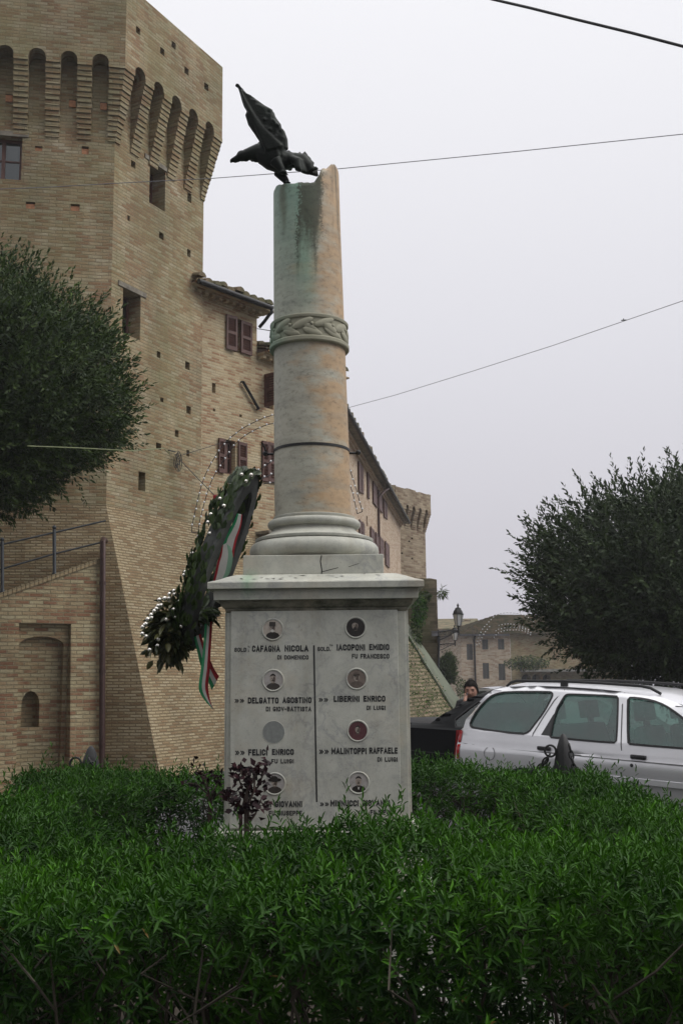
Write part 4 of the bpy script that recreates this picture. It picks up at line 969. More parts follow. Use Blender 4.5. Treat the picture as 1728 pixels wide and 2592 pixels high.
# ------------------------------------------------------------------ lettering
# block capitals drawn as strokes in a unit-high cell: width, list of polylines
O_ = lambda w, x0=0, y0=0, y1=1, c=.2: [(x0 + c, y0), (x0 + w - c, y0), (x0 + w, y0 + c), (x0 + w, y1 - c), (x0 + w - c, y1), (x0 + c, y1), (x0, y1 - c), (x0, y0 + c), (x0 + c, y0)]
GLY = {'A': (.56, [[(0, 0), (.28, 1), (.56, 0)], [(.12, .30), (.44, .30)]]), 'B': (.5, [[(0, 0), (0, 1), (.36, 1), (.47, .90), (.47, .64), (.36, .53), (.08, .53)], [(.38, .50), (.5, .40), (.5, .12), (.38, 0), (.08, 0)]]),
 'C': (.5, [[(.5, .77), (.5, .85), (.36, 1), (.14, 1), (0, .85), (0, .15), (.14, 0), (.36, 0), (.5, .15), (.5, .23)]]), 'D': (.5, [[(0, 0), (0, 1), (.34, 1), (.5, .84), (.5, .16), (.34, 0), (.08, 0)]]),
 'E': (.42, [[(.42, 1), (0, 1), (0, 0), (.42, 0)], [(.08, .52), (.36, .52)]]), 'F': (.42, [[(.42, 1), (0, 1), (0, 0)], [(.08, .50), (.36, .50)]]),
 'G': (.5, [[(.5, .80), (.5, .85), (.36, 1), (.14, 1), (0, .85), (0, .15), (.14, 0), (.36, 0), (.5, .15), (.5, .40), (.30, .40)]]), 'I': (.02, [[(.01, 0), (.01, 1)]]), 'L': (.42, [[(0, 1), (0, 0), (.42, 0)]]),
 'M': (.66, [[(0, 0), (0, 1), (.33, .30), (.66, 1), (.66, 0)]]), 'N': (.5, [[(0, 0), (0, 1), (.5, 0), (.5, 1)]]), 'O': (.5, [O_(.5, c=.15)]), 'P': (.48, [[(0, 0), (0, 1), (.36, 1), (.48, .89), (.48, .59), (.36, .48), (.08, .48)]]),
 'R': (.5, [[(0, 0), (0, 1), (.36, 1), (.48, .89), (.48, .62), (.36, .52), (.08, .52)], [(.26, .46), (.50, 0)]]), 'S': (.48, [[(.47, .76), (.47, .86), (.34, 1), (.14, 1), (.01, .87), (.01, .68), (.12, .55), (.36, .45), (.48, .33), (.48, .13), (.34, 0), (.13, 0), (0, .14), (0, .26)]]),
 'T': (.46, [[(0, 1), (.46, 1)], [(.23, .93), (.23, 0)]]), 'U': (.5, [[(0, 1), (0, .15), (.14, 0), (.36, 0), (.5, .15), (.5, 1)]]), 'V': (.54, [[(0, 1), (.27, 0), (.54, 1)]]), '-': (.28, [[(0, .48), (.28, .48)]]), '.': (.06, [[(.03, -.04), (.03, .12)]]), ':': (.06, [[(.03, 0), (.03, .2)], [(.03, .7), (.03, .95)]]),
 '»': (.62, [[(0, 1), (.26, .5), (0, 0)], [(.36, 1), (.62, .5), (.36, 0)]]), 't': (.4, [[(.14, 1), (.14, .1), (.36, .05)], [(0, .7), (.36, .7)]]), 'o': (.4, [O_(.4, y1=.7, c=.12)]), '_': (.5, [[(0, .5), (.5, .5)]]), ' ': (.22, [])}
def text_obj(s, x0, x1, y0, y1, bold=.2):
    """one line of painted letters: photo pixels of its left/right end and cap height, lying on the slab"""
    a = at(x0, (y0 + y1) / 2, SLY); b = at(x1, (y0 + y1) / 2, SLY); h = at((x0 + x1) / 2, y0, SLY).z - at((x0 + x1) / 2, y1, SLY).z; zb = at((x0 + x1) / 2, y1, SLY).z
    sp = .36 if s[0] != '»' else .42; W = sum(GLY[c][0] + sp for c in s) - sp + bold; k = (b.x - a.x) / (W * h); mb = MB(); x = bold / 2; ns = 0
    hw = bold / 2
    for c in s:
        w, st = GLY[c]
        for ln in st:
            P = [(x + px + random.uniform(-.01, .01), hw + (1 - bold) * pz) for px, pz in ln]; n = len(P); closed = P[0] == P[-1] or ln[0] == ln[-1]
            if closed: P[-1] = P[0]
            L = []; Rr = []
            for i, (px, pz) in enumerate(P):
                p0 = P[i - 1] if i > 0 else (P[-2] if closed else None); p1 = P[i + 1] if i < n - 1 else (P[1] if closed else None)
                t0 = Vector((px - p0[0], pz - p0[1])).normalized() if p0 else None; t1 = Vector((p1[0] - px, p1[1] - pz)).normalized() if p1 else None
                if t0 is None: t0 = t1
                if t1 is None: t1 = t0
                m = t0 + t1; m = m.normalized() if m.length > 1e-4 else t0; nn = Vector((-m.y, m.x)); f = hw / max(.45, nn.dot(Vector((-t0.y, t0.x))))
                e = 0
                if not closed and i == 0: e = -hw
                if not closed and i == n - 1: e = hw
                q = Vector((px, pz)) + t0 * e; L.append(q + nn * f); Rr.append(q - nn * f)
            y = SLY - .0010 - .00006 * (ns % 7); ns += 1
            g = lambda q: Vector((a.x + q.x * h * k, y, zb + q.y * h + (q.x * h * k / max(1e-6, b.x - a.x) - .5) * (b.z - a.z)))
            for i in range(n - 1): mb.face([g(Rr[i]), g(Rr[i + 1]), g(L[i + 1]), g(L[i])])
        x += w + sp
    return to_parent(mb.build('inscription', MAT['letter'], mon, merge=False), mon)
k6 = 500 / 1568
def T6(s, x0, x1, y0, y1, b=.22): text_obj(s, 560 + x0 * k6, 560 + x1 * k6, 1500 + y0 * k6, 1500 + y1 * k6, b)
def T7(s, x0, x1, y0, y1, b=.22): text_obj(s, 560 + x0 * k6, 560 + x1 * k6, 1780 + y0 * k6, 1780 + y1 * k6, b)
T6('SOLD', 105, 200, 437, 471); T6(':', 212, 222, 452, 471); T6('t.', 211, 230, 420, 436, .2); T6('CAFAGNA', 245, 467, 420, 471, .25); T6('NICOLA', 503, 692, 418, 468, .25); T6('DI DOMENICO', 445, 692, 497, 531)
T6('SOLD.', 764, 868, 430, 464); T6('to', 860, 884, 408, 426, .2); T6('_', 868, 884, 452, 456); T6('IACOPONI', 915, 1140, 410, 460, .25); T6('EMIDIO', 1172, 1332, 408, 457, .25); T6('FU FRANCESCO', 1036, 1332, 486, 524)
T6('»»', 108, 183, 845, 874); T6('DELGATTO', 212, 455, 832, 881, .25); T6('AGOSTINO', 486, 716, 830, 878, .25); T6('DI GIOV-BATTISTA', 355, 714, 905, 943)
T6('»»', 774, 848, 837, 866); T6('LIBERINI', 892, 1096, 819, 868, .25); T6('ENRICO', 1127, 1301, 818, 866, .25); T6('DI LUIGI', 1152, 1302, 897, 932)
T7('»»', 112, 187, 377, 410); T7('FELICI', 215, 367, 365, 415, .25); T7('ENRICO', 403, 576, 363, 411, .25); T7('FU LUIGI', 398, 575, 443, 478)
T7('»»', 777, 853, 368, 402); T7('MALINTOPPI', 873, 1153, 354, 405, .25); T7('RAFFAELE', 1173, 1398, 351, 401, .25); T7('DI LUIGI', 1238, 1398, 428, 464)
T7('INI', 340, 397, 778, 828, .25); T7('GIOVANNI', 427, 642, 776, 826, .25); T7('FU GIUSEPPE', 378, 641, 853, 892)
T7('»»', 784, 853, 787, 817); T7('MINNUCCI', 866, 1089, 769, 819, .25); T7('GIOVANNI', 1117, 1336, 767, 816, .25); T7('FU FILIPPO', 1110, 1334, 846, 884)
mb = MB(); a, b = at(560 + 735 * k6, 1500 + 418 * k6, SLY), at(560 + 757 * k6, 1780 + 785 * k6, SLY)
mb.quad((a.x - .0045, SLY - .0012, a.z), (b.x - .0045, SLY - .0012, b.z), (b.x + .0045, SLY - .0012, b.z), (a.x + .0045, SLY - .0012, a.z)); mbuild(mb, 'dividing_line', MAT['letter'])
# ------------------------------------------------------------------ enamel portraits
for nm, c in (('photo_pale', (.42, .37, .32)), ('photo_grey', (.36, .335, .32)), ('photo_mid', (.17, .135, .115)), ('photo_dark', (.028, .024, .022)), ('photo_coat', (.05, .043, .038)), ('photo_face', (.33, .28, .24)), ('photo_shade', (.12, .095, .08)), ('photo_plum', (.10, .04, .045)), ('photo_white', (.6, .57, .53))):
    MAT[nm] = simple(nm, c, .25, var=.18, scale=60, bstr=0)
PM = ['photo_pale', 'photo_grey', 'photo_mid', 'photo_dark', 'photo_coat', 'photo_face', 'photo_shade', 'photo_plum', 'photo_white']
MAT['socket'] = simple('grey_empty_socket', (.20, .21, .20), .9, var=.15, scale=50)
def portrait(cx, cy, rr, bg_, coat, hair, hat=None, beard=False, lapel=False, zoom7=False, turn=0.0, fs=1.2, desc=''):
    oy = 1780 if zoom7 else 1500; c = at(560 + cx * k6, oy + cy * k6, SLY); r = rr * k6 / 2700 * 6.2 * 1.02
    rim = MB(); k = 40
    M3 = Matrix.Rotation(math.pi / 2, 3, 'X')
    rim.lathe([(r * .86, .0005), (r * .90, .0045), (r * .97, .0055), (r * 1.03, .003), (r * 1.05, .0002)], c, k, 0, M3)
    E = lambda x, y, a, b, n=20, t0=0, t1=2 * math.pi: [(x + a * math.cos(t0 + (t1 - t0) * i / n), y + b * math.sin(t0 + (t1 - t0) * i / n)) for i in range(n)]
    L = [(E(0, 0, .9, .9, 36), bg_)]
    sh_ = [(-.62, -.60), (-.52, -.38), (-.2, -.24), (.2, -.24), (.52, -.38), (.64, -.58)] + [(.9 * math.cos(t), .9 * math.sin(t)) for t in [-.72 - i * (math.pi - 1.44) / 10 for i in range(11)]]
    L.append((sh_, coat))
    if lapel: L += [([(-.13, -.24), (.13, -.24), (.02, -.62), (-.02, -.62)], 8), ([(-.10, -.30), (.10, -.30), (.07, -.40), (-.07, -.40)], 3)]
    L.append(([(-.13, -.3), (.13, -.3), (.12, 0), (-.12, 0)], 6))
    L.append((E(turn, .14 * fs, .235 * fs, .33 * fs), 5)); L.append((E(turn + .12, .10, .11, .27), 6 if not lapel else 5))
    L.append(([(turn + .25 * fs * math.cos(t), .14 * fs + .37 * fs * math.sin(t)) for t in [R(22) + R(136) * i / 10 for i in range(11)]] + [(turn - .19 * fs, .29 * fs), (turn - .10 * fs, .36 * fs), (turn + .05, .37 * fs), (turn + .19 * fs, .29 * fs)], hair))
    L += [(E(turn - .10, .19, .055, .022, 8), 3), (E(turn + .10, .19, .055, .022, 8), 3), ([(turn - .03, .17), (turn + .035, .17), (turn + .05, .04), (turn - .04, .04)], 6), (E(turn, -.005, .13, .035, 10), 3), (E(turn, -.07, .07, .02, 8), 6)]
    if beard: L.append((E(turn, -.12, .16, .13), beard))
    if hat == 'fez': L.append(([(turn - .26, .28), (turn + .27, .28), (turn + .30, .68), (turn - .28, .70)], 4))
    if hat == 'cap': L.append((E(turn, .42, .32, .2), 6)); L.append(([(turn - .3, .3), (turn + .3, .34), (turn + .26, .42), (turn - .28, .4)], 3))
    if hat == 'wide': L.append((E(turn, .36, .62, .17), 3)); L.append((E(turn - .03, .48, .32, .24), 3))
    m = MB()
    for i, (poly, mm) in enumerate(L):
        y = SLY - .0015 - .00025 * i; m.face([(c.x + x * r, y, c.z + z * r) for x, z in poly], None, mm)
    po = mbuild(m, 'portrait_photograph', [MAT[q] for q in PM], merge=False); po['label'] = desc
    rim.build('rim', MAT['marble_slab'], po, smooth=.6)
portrait(408, 293, 84, 0, 3, 4, 'fez', 8, turn=-.02, desc='oval photograph of a bearded man in a tall hat')
portrait(1065, 277, 82, 3, 3, 3, None, 3, turn=-.05, desc='dark oval photograph of a bearded man')
portrait(412, 697, 83, 1, 4, 3, None, turn=-.02, desc='oval photograph of a moustached man in a dark high collar')
portrait(1073, 685, 81, 2, 6, 6, 'cap', turn=0, desc='brown oval photograph of a soldier in a cap')
portrait(1082, 220, 80, 7, 7, 3, None, zoom7=True, fs=1.0, desc='plum toned oval photograph in a wide white rim')
portrait(424, 640, 82, 1, 4, 3, 'wide', zoom7=True, desc='oval photograph of a man in a wide dark hat')
portrait(1088, 632, 82, 1, 3, 3, None, False, True, zoom7=True, desc='oval photograph of a moustached man in suit and white shirt')
c = at(560 + 415 * k6, 1780 + 230 * k6, SLY); r = 84 * k6 / 2700 * 6.2 * 1.02; mb = MB()
mb.lathe([(r * .98, .0004), (r * 1.0, .0018), (r * 1.03, .0004)], c, 40, 0, Matrix.Rotation(math.pi / 2, 3, 'X')); mb.face([(c.x + r * .99 * math.cos(t), SLY - .0010, c.z + r * .99 * math.sin(t)) for t in [2 * math.pi * i / 40 for i in range(40)]], None, 1)
o = mbuild(mb, 'empty_portrait_socket', [MAT['marble_slab'], MAT['socket']]); o['label'] = 'empty round grey socket where a photograph is missing'
# cracks in the plinth and pedestal edges
mb = MB()
def crack(pts, Y, w=.0035):
    P = [at(x, y, Y) for x, y in pts]
    for a, b in zip(P, P[1:]):
        d = (b - a).normalized(); n_ = Vector((-d.z, 0, d.x)) * w
        mb.face([a - n_, b - n_, b + n_, a + n_])
k26 = lambda x, y: (560 + x / 2.8, 1160 + y / 2.8)
for pts_, dy_, w_ in (([(710, 688), (702, 730), (712, 790), (710, 828)], .4175, .0032), ([(712, 805), (770, 790), (828, 775)], .4176, .002), ([(900, 770), (975, 745)], .4176, .0013)):
    mb = MB(); crack([k26(*q) for q in pts_], PY - dy_, w_); mbuild(mb, 'crack', MAT['dark'])
# ================================================================== BRONZE EAGLE
MAT['bronze'] = simple('dark_green_bronze', (.007, .011, .008), .55, metal=.2, var=.6, scale=14, bstr=.7, spec=.3)
def interp_(T, x):
    for (a, b), (c, d) in zip(T, T[1:]):
        if x <= c: return b + (d - b) * (x - a) / (c - a)
    return T[-1][1]
def eagle():
    K = 360 / 1568; YE = 6.56
    e = lambda x, y, dy=0: at(560 + x * K, 180 + y * K, YE) + Vector((0, dy, 0))
    mb = MB()
    def chain(pts): mb.tube([e(x, y, dy) for x, y, r, dy in pts], [r * K / 2700 * 6.9 for x, y, r, dy in pts], 14)
    # beak, head, neck, body, tail root
    chain([(106, 1010, 11, 0), (108, 988, 18, 0), (135, 976, 26, 0), (175, 960, 34, 0), (205, 945, 48, 0), (250, 930, 55, 0), (310, 912, 70, 0), (390, 897, 96, 0), (470, 912, 126, 0), (560, 952, 146, 0), (640, 990, 135, 0), (720, 985, 105, 0), (800, 985, 82, 0), (860, 1000, 70, 0)])
    mb.sphere(e(228, 935), 62 * K / 2700 * 6.9, 10); mb.tube([e(120, 1000), e(150, 1003), e(190, 985)], [.003, .007, .012], 8)
    for x, y, r in ((270, 880, 26), (350, 845, 28), (430, 810, 34), (200, 900, 20)): mb.sphere(e(x, y), r * K / 2700 * 6.9, 8)
    # legs and talons
    for dy, ox in ((-.07, 0), (.08, 26)):
        chain([(600 + ox, 1040, 72, dy), (650 + ox, 1110, 50, dy), (685 + ox, 1158, 36, dy), (690 + ox, 1186, 32, dy)])
        for tx, td in ((-45, -.02), (50, -.03), (62, .02), (-10, -.05)): chain([(690 + ox, 1180, 14, dy), (690 + ox + tx * .6, 1178, 11, dy + td * .6), (690 + ox + tx, 1196, 5, dy + td)])
    # tail fan: overlapping thick feathers from the rump down to the stone
    for k in range(9):
        t = k / 8; dy = (t - .5) * .15; xe, ye = 885 + 175 * t, 1172 - 85 * t
        chain([(760 + 70 * t, 985 - 40 * t, 46, dy * .4), (850 + 80 * t, 1060 - 70 * t, 50, dy), (xe - 30, ye - 30, 40, dy * 1.1), (xe, ye, 12, dy * 1.2)])
    chain([(780, 975, 80, 0), (880, 1000, 96, 0), (950, 1065, 84, 0), (990, 1110, 48, 0)])
    for k in range(60):     # ruffled feathers on neck, back, breast and thighs
        x = random.uniform(200, 830); yc = interp_([(200, 940), (310, 918), (470, 915), (560, 950), (640, 990), (830, 985)], x); rr_ = interp_([(200, 46), (310, 62), (470, 108), (560, 135), (640, 130), (830, 76)], x)
        a_ = random.uniform(0, 2 * math.pi); y = yc + rr_ * .92 * math.sin(a_); q = rr_ * .9 * math.cos(a_) * K / 2700 * 6.9
        mb.tube([e(x - 14, y, q), e(x + 4, y + 3, q), e(x + 34, y + 10, q)], [.005, .011, .003], 6)
    for x, y, r in ((870, 925, 40), (925, 918, 36), (965, 965, 34), (1000, 1010, 30), (1045, 1070, 22)): mb.tube([e(x - 40, y + 20), e(x, y), e(x + 25, y + 12)], [.01, r * K / 2700 * 6.9, .006], 8)
    # wings: raised, one on each side of the body, curved and feathered
    out = [(175, 165), (215, 168), (255, 225), (290, 272), (345, 300), (400, 350), (470, 408), (525, 430), (555, 465), (560, 500), (625, 590), (640, 640), (665, 665), (700, 750), (706, 860), (690, 950), (600, 980), (500, 930), (455, 830), (455, 760), (400, 680), (340, 590), (310, 520), (292, 492), (322, 465), (300, 400), (280, 340), (250, 255), (215, 195), (178, 178)]
    for side in (-1, 1):
        sc = 1.0 if side < 0 else .985
        def w(x, y, q):
            u = max(0, (900 - y) / 735)
            X = 580 + (x - 580) * sc; Yp = 880 + (y - 880) * sc
            dy_ = side * (.055 + .05 * math.sin(u * 1.5)); return e(X, Yp, dy_ + q) + Vector((0, 0, .49 * dy_))
        poly = mgeo.tessellate_polygon([[Vector((x, y, 0)) for x, y in out]])
        bm = bmesh.new(); vs = [bm.verts.new((x, y, 0)) for x, y in out]
        for t in poly: bm.faces.new([vs[i] for i in t])
        for xx in range(200, 720, 60): bmesh.ops.bisect_plane(bm, geom=bm.verts[:] + bm.edges[:] + bm.faces[:], plane_co=(xx, 0, 0), plane_no=(1, 0, 0))
        for yy in range(200, 960, 50): bmesh.ops.bisect_plane(bm, geom=bm.verts[:] + bm.edges[:] + bm.faces[:], plane_co=(0, yy, 0), plane_no=(0, 1, 0))
        bm.verts.ensure_lookup_table(); bm.verts.index_update()
        th = lambda v: .026 if not v.is_boundary else .011
        ia = [mb.vert(w(v.co.x, v.co.y, -th(v))) for v in bm.verts]; ib = [mb.vert(w(v.co.x, v.co.y, th(v))) for v in bm.verts]
        F = [[ia[v.index] for v in f.verts] for f in bm.faces] + [[ib[v.index] for v in reversed(f.verts)] for f in bm.faces]
        for ed in bm.edges:
            if ed.is_boundary: a, b = ed.verts[0].index, ed.verts[1].index; F.append([ia[a], ib[a], ib[b], ia[b]])
        mb.idx(F); bm.free()
        fr_ = [(175, 172), (215, 195), (250, 255), (280, 340), (300, 400), (318, 455), (300, 495), (340, 590), (400, 680), (455, 765), (470, 850)]; bk_ = [(290, 276), (345, 303), (400, 353), (470, 412), (550, 462), (562, 505), (622, 592), (640, 642), (662, 668), (698, 752), (702, 860)]
        for ed_ in (fr_, bk_): mb.tube([w(x, y, 0) for x, y in ed_], [.008, .010] + [random.uniform(.014, .024) for _ in ed_[2:]], 8)
        for k in range(9):           # long feather ridges along the wing
            t = k / 8; x0, y0 = 530 + 130 * t, 900 - 40 * t; x1, y1 = 230 + 130 * t * (1 if k else .6), 250 + 300 * t
            q = [w(x0 + (x1 - x0) * s, y0 + (y1 - y0) * s, side * .024) for s in (0, .35, .7, 1)]; mb.tube(q, [.020, .017, .013, .006], 8)
        for j in range(26):
            y = random.uniform(560, 960); x = random.uniform(max(480, 340 + (y - 590) * .8), 640); mb.sphere(w(x, y, side * .022), random.uniform(.010, .016), 6)
    o = mb.build('eagle_statue', MAT['bronze'], recalc=True)
    md = o.modifiers.new('r', 'REMESH'); md.mode = 'VOXEL'; md.voxel_size = .0065; md.use_smooth_shade = True
    bpy.context.view_layer.update()
    me = bpy.data.meshes.new_from_object(o.evaluated_get(bpy.context.evaluated_depsgraph_get())); o.modifiers.clear(); o.data = me
    me.materials.clear(); me.materials.append(MAT['bronze'])
    tag(o, 'dark bronze eagle with raised wings perched on the broken column top', 'eagle statue')
eagle()
# ================================================================== WREATH AND RIBBONS
MAT['bay'] = leafmat('bay_leaf', (.012, .026, .007), (.075, .12, .030), .36, .1)
MAT['bay_dry'] = leafmat('olive_bay_leaf', (.022, .034, .010), (.16, .145, .05), .42, .1)
MAT['silver'] = simple('silver_ball', (.75, .72, .66), .16, metal=1.0, var=.05)
MAT['board'] = simple('grey_wreath_board', (.045, .048, .045), .8, var=.5, scale=14)
for nm, c in (('ribbon_green', (.01, .22, .08)), ('ribbon_white', (.50, .49, .46)), ('ribbon_red', (.34, .012, .022)), ('ribbon_pale', (.20, .36, .25))): MAT[nm] = simple(nm, c, .4, var=.12, scale=12)
k8 = 340 / 1250
w8 = lambda x, y, Y=6.75: at(340 + x * k8, 1180 + y * k8, Y)
def wreath():
    C = w8(850, 860, 6.72); a = (w8(520, 1690, 6.60) - w8(1140, 130, 6.86)); La = a.length / 2; a.normalize()
    w = Vector((.17, .97, .1)); w = (w - a * w.dot(a)).normalized(); n = a.cross(w)
    if n.x > 0: n = -n
    root = thing('laurel_wreath', 'long drop-shaped laurel wreath with silver balls leaning on the left side of the pedestal', 'wreath', tuple(C))
    E = lambda t, ra, rw, h: C + a * (ra * math.cos(t)) + w * (rw * math.sin(t)) + n * h
    mb = MB(); N = 48
    for k in range(N):
        t0, t1 = 2 * math.pi * k / N, 2 * math.pi * (k + 1) / N
        oa, ow, ia, iw = La * 1.0, .30, La * .80, .17
        for h0, h1 in ((0.0, .022),):
            A = [E(t0, oa, ow, h0), E(t1, oa, ow, h0), E(t1, ia, iw, h0), E(t0, ia, iw, h0)]; B = [E(t0, oa, ow, h1), E(t1, oa, ow, h1), E(t1, ia, iw, h1), E(t0, ia, iw, h1)]
            mb.face(A); mb.face(B[::-1]); mb.face([A[1], A[0], B[0], B[1]]); mb.face([A[3], A[2], B[2], B[3]])
    # straw core that the leaves are tied to
    mb.tube([E(2 * math.pi * k / 40, La * .9, .235, .05) for k in range(40)], .05, 8, closed=True)
    to_parent(mb.build('backing_board', MAT['board'], root, recalc=True), root)
    P = []; D = []; U = []; L = []; W = []
    def add(p, d, u, l, wd): P.append(p); D.append(d); U.append(u); L.append(l); W.append(wd)
    for i in range(900):
        t = random.uniform(0, 2 * math.pi); ph = random.uniform(-.25, 1.05) * math.pi; rt = .075
        base = E(t, La * .9, .235, .05); rad = (E(t, La, .30, 0) - E(t, La * .8, .17, 0)).normalized()
        q = rad * math.cos(ph) + n * math.sin(ph); p = base + q * rt * random.uniform(.75, 1.1)
        up = -a * math.copysign(1, 1)      # leaves shingle towards the top
        tang = (E(t + .05, La * .9, .235, .05) - E(t - .05, La * .9, .235, .05)).normalized()
        if tang.dot(a) > 0: tang = -tang
        d = (tang * .9 + q * random.uniform(.15, .5) + Vector((random.uniform(-.25, .25),) * 3)).normalized()
        add(p, d, q, random.uniform(.055, .085), random.uniform(.028, .04))
    leaf_mesh('foliage', np.array(P), np.array(D), np.array(U), np.array(L), np.array(W), MAT['bay'], root, lance=True); fo = root.children[-1]; to_parent(fo, root)
    # bushy lower bunch
    P.clear(); D.clear(); U.clear(); L.clear(); W.clear()
    B = w8(330, 1560, 6.62)
    for i in range(620):
        s = Vector((random.gauss(0, 1), random.gauss(0, 1), random.gauss(0, 1))).normalized()
        p = B + Vector((s.x * .13, s.y * .13, s.z * .155)) * random.uniform(.35, 1.0) + a * random.uniform(-.1, .05)
        d = (s * .9 + Vector((-.1, 0, -.55)) + Vector((random.uniform(-.4, .4), random.uniform(-.4, .4), random.uniform(-.4, .4)))).normalized()
        add(p, d, (s + Vector((.01, .3, .1))), random.uniform(.06, .10), random.uniform(.026, .038))
    tn = RNG.random(len(P))
    leaf_mesh('leaf_bunch', np.array(P), np.array(D), np.array(U), np.array(L), np.array(W), MAT['bay_dry'], root, lance=True, tone=tn ** 2); to_parent(root.children[-1], root)
    P.clear(); D.clear(); U.clear(); L.clear(); W.clear()
    for i in range(60):      # tuft poking out towards the pedestal
        p = w8(660 + random.uniform(-60, 60), 1370 + random.uniform(-50, 60), 6.55 + random.uniform(-.1, .05)); d = Vector((random.uniform(.2, 1), random.uniform(-.5, .3), random.uniform(-.7, .35)))
        add(p, d, Vector((0, -.6, 1)), random.uniform(.05, .085), random.uniform(.022, .034))
    leaf_mesh('leaf_bunch', np.array(P), np.array(D), np.array(U), np.array(L), np.array(W), MAT['bay'], root, lance=True); to_parent(root.children[-1], root)
    balls = [(1000, 78), (1090, 82), (1040, 140), (903, 175), (903, 248), (798, 302), (835, 370), (715, 448), (802, 500), (686, 522), (600, 648), (703, 628), (606, 725), (540, 810), (625, 845), (476, 985), (464, 1012), (546, 1015), (370, 1160), (508, 1190), (328, 1190), (375, 1192), (285, 1232), (325, 1230), (235, 1243), (418, 1257), (225, 1300), (250, 1296), (210, 1328), (190, 1350), (370, 1333), (160, 1385), (163, 1412), (388, 1407), (128, 1425), (302, 1428), (112, 1470), (100, 1478), (82, 1498), (436, 1490), (78, 1560), (113, 1585), (228, 1610), (218, 1670), (147, 1710)]
    bme = None
    for x, y in balls:
        if bme is None:
            m = MB(); m.sphere((0, 0, 0), 1, 12); o = m.build('silver_ball', MAT['silver'], root, smooth=9); bme = o.data
        else: o = link(bpy.data.objects.new('silver_ball', bme), root)
        r = random.uniform(.0115, .0135) * (1.12 if x < 320 else 1)
        p = w8(x, y, 6.47 if y > 1150 else 6.47 + .10 * (y < 300)); o.location = p; o.scale = (r, r, r); to_parent(o, root)
    return root
wreath()
def ribbon(name, label, left, right, Ys, mats, sub=4, n=3):
    """striped ribbon between a left and a right edge traced in the photograph, at its own distance"""
    def smooth(P):
        out = []
        for i in range(len(P) - 1):
            p0, p1, p2, p3 = P[max(0, i - 1)], P[i], P[i + 1], P[min(len(P) - 1, i + 2)]
            for k in range(sub):
                t = k / sub; out.append(.5 * ((2 * p1) + (p2 - p0) * t + (2 * p0 - 5 * p1 + 4 * p2 - p3) * t * t + (3 * p1 - p0 - 3 * p2 + p3) * t ** 3))
        return out + [P[-1]]
    L = smooth([w8(x, y, Yy) for (x, y), Yy in zip(left, Ys)]); Rr = smooth([w8(x, y, Yy + .015) for (x, y), Yy in zip(right, Ys)])
    mb = MB()
    for i in range(len(L) - 1):
        for k in range(n):
            a, b = k / n, (k + 1) / n
            mb.face([L[i].lerp(Rr[i], a), L[i].lerp(Rr[i], b), L[i + 1].lerp(Rr[i + 1], b), L[i + 1].lerp(Rr[i + 1], a)], None, k)
    o = mb.build(name, [MAT[m] for m in mats], smooth=9, merge=True)
    md = o.modifiers.new('thickness', 'SOLIDIFY'); md.thickness = .0012; md.offset = 0
    return tag(o, label, 'ribbon')
GWR = ['ribbon_green', 'ribbon_white', 'ribbon_red']
ribbon('ribbon', 'green white and red ribbon twisting through the opening of the wreath', [(955, 440), (922, 520), (880, 590), (832, 660), (808, 735), (800, 800)], [(1004, 450), (998, 530), (982, 600), (956, 680), (938, 760), (922, 850)], [6.62] * 6, ['ribbon_green', 'ribbon_green', 'ribbon_white', 'ribbon_white', 'ribbon_white', 'ribbon_red'], n=6)
ribbon('ribbon', 'pale lower turn of the tricolour ribbon just above the cornice edge', [(818, 735), (796, 830), (770, 900), (750, 1000), (728, 1100)], [(878, 705), (912, 800), (915, 880), (890, 990), (842, 1060)], [6.615] * 5, ['ribbon_red', 'ribbon_white', 'ribbon_white', 'ribbon_white', 'ribbon_pale', 'ribbon_pale'], n=6)
ribbon('ribbon', 'long tricolour ribbon tail hanging below the wreath in front of the brick slope', [(655, 1470), (648, 1600), (635, 1750), (618, 1900), (600, 2040), (612, 2110), (665, 2190), (735, 2265)], [(728, 1440), (722, 1560), (712, 1720), (705, 1880), (690, 2000), (690, 2080), (705, 2170), (740, 2270)], [6.5, 6.5, 6.48, 6.47, 6.46, 6.46, 6.46, 6.46], GWR)
ribbon('ribbon', 'faded short ribbon tail slanting behind the long one', [(555, 1590), (585, 1720), (620, 1860), (690, 2010), (722, 2085)], [(620, 1560), (660, 1690), (705, 1800), (752, 1900), (790, 1955)], [6.56] * 5, ['ribbon_green', 'ribbon_white', 'ribbon_red'])
ribbon('ribbon', 'small red ribbon loop on the outer edge of the wreath', [(732, 268), (738, 328), (742, 360)], [(822, 262), (812, 310), (775, 345)], [6.8] * 3, ['ribbon_red', 'ribbon_red', 'ribbon_white'])
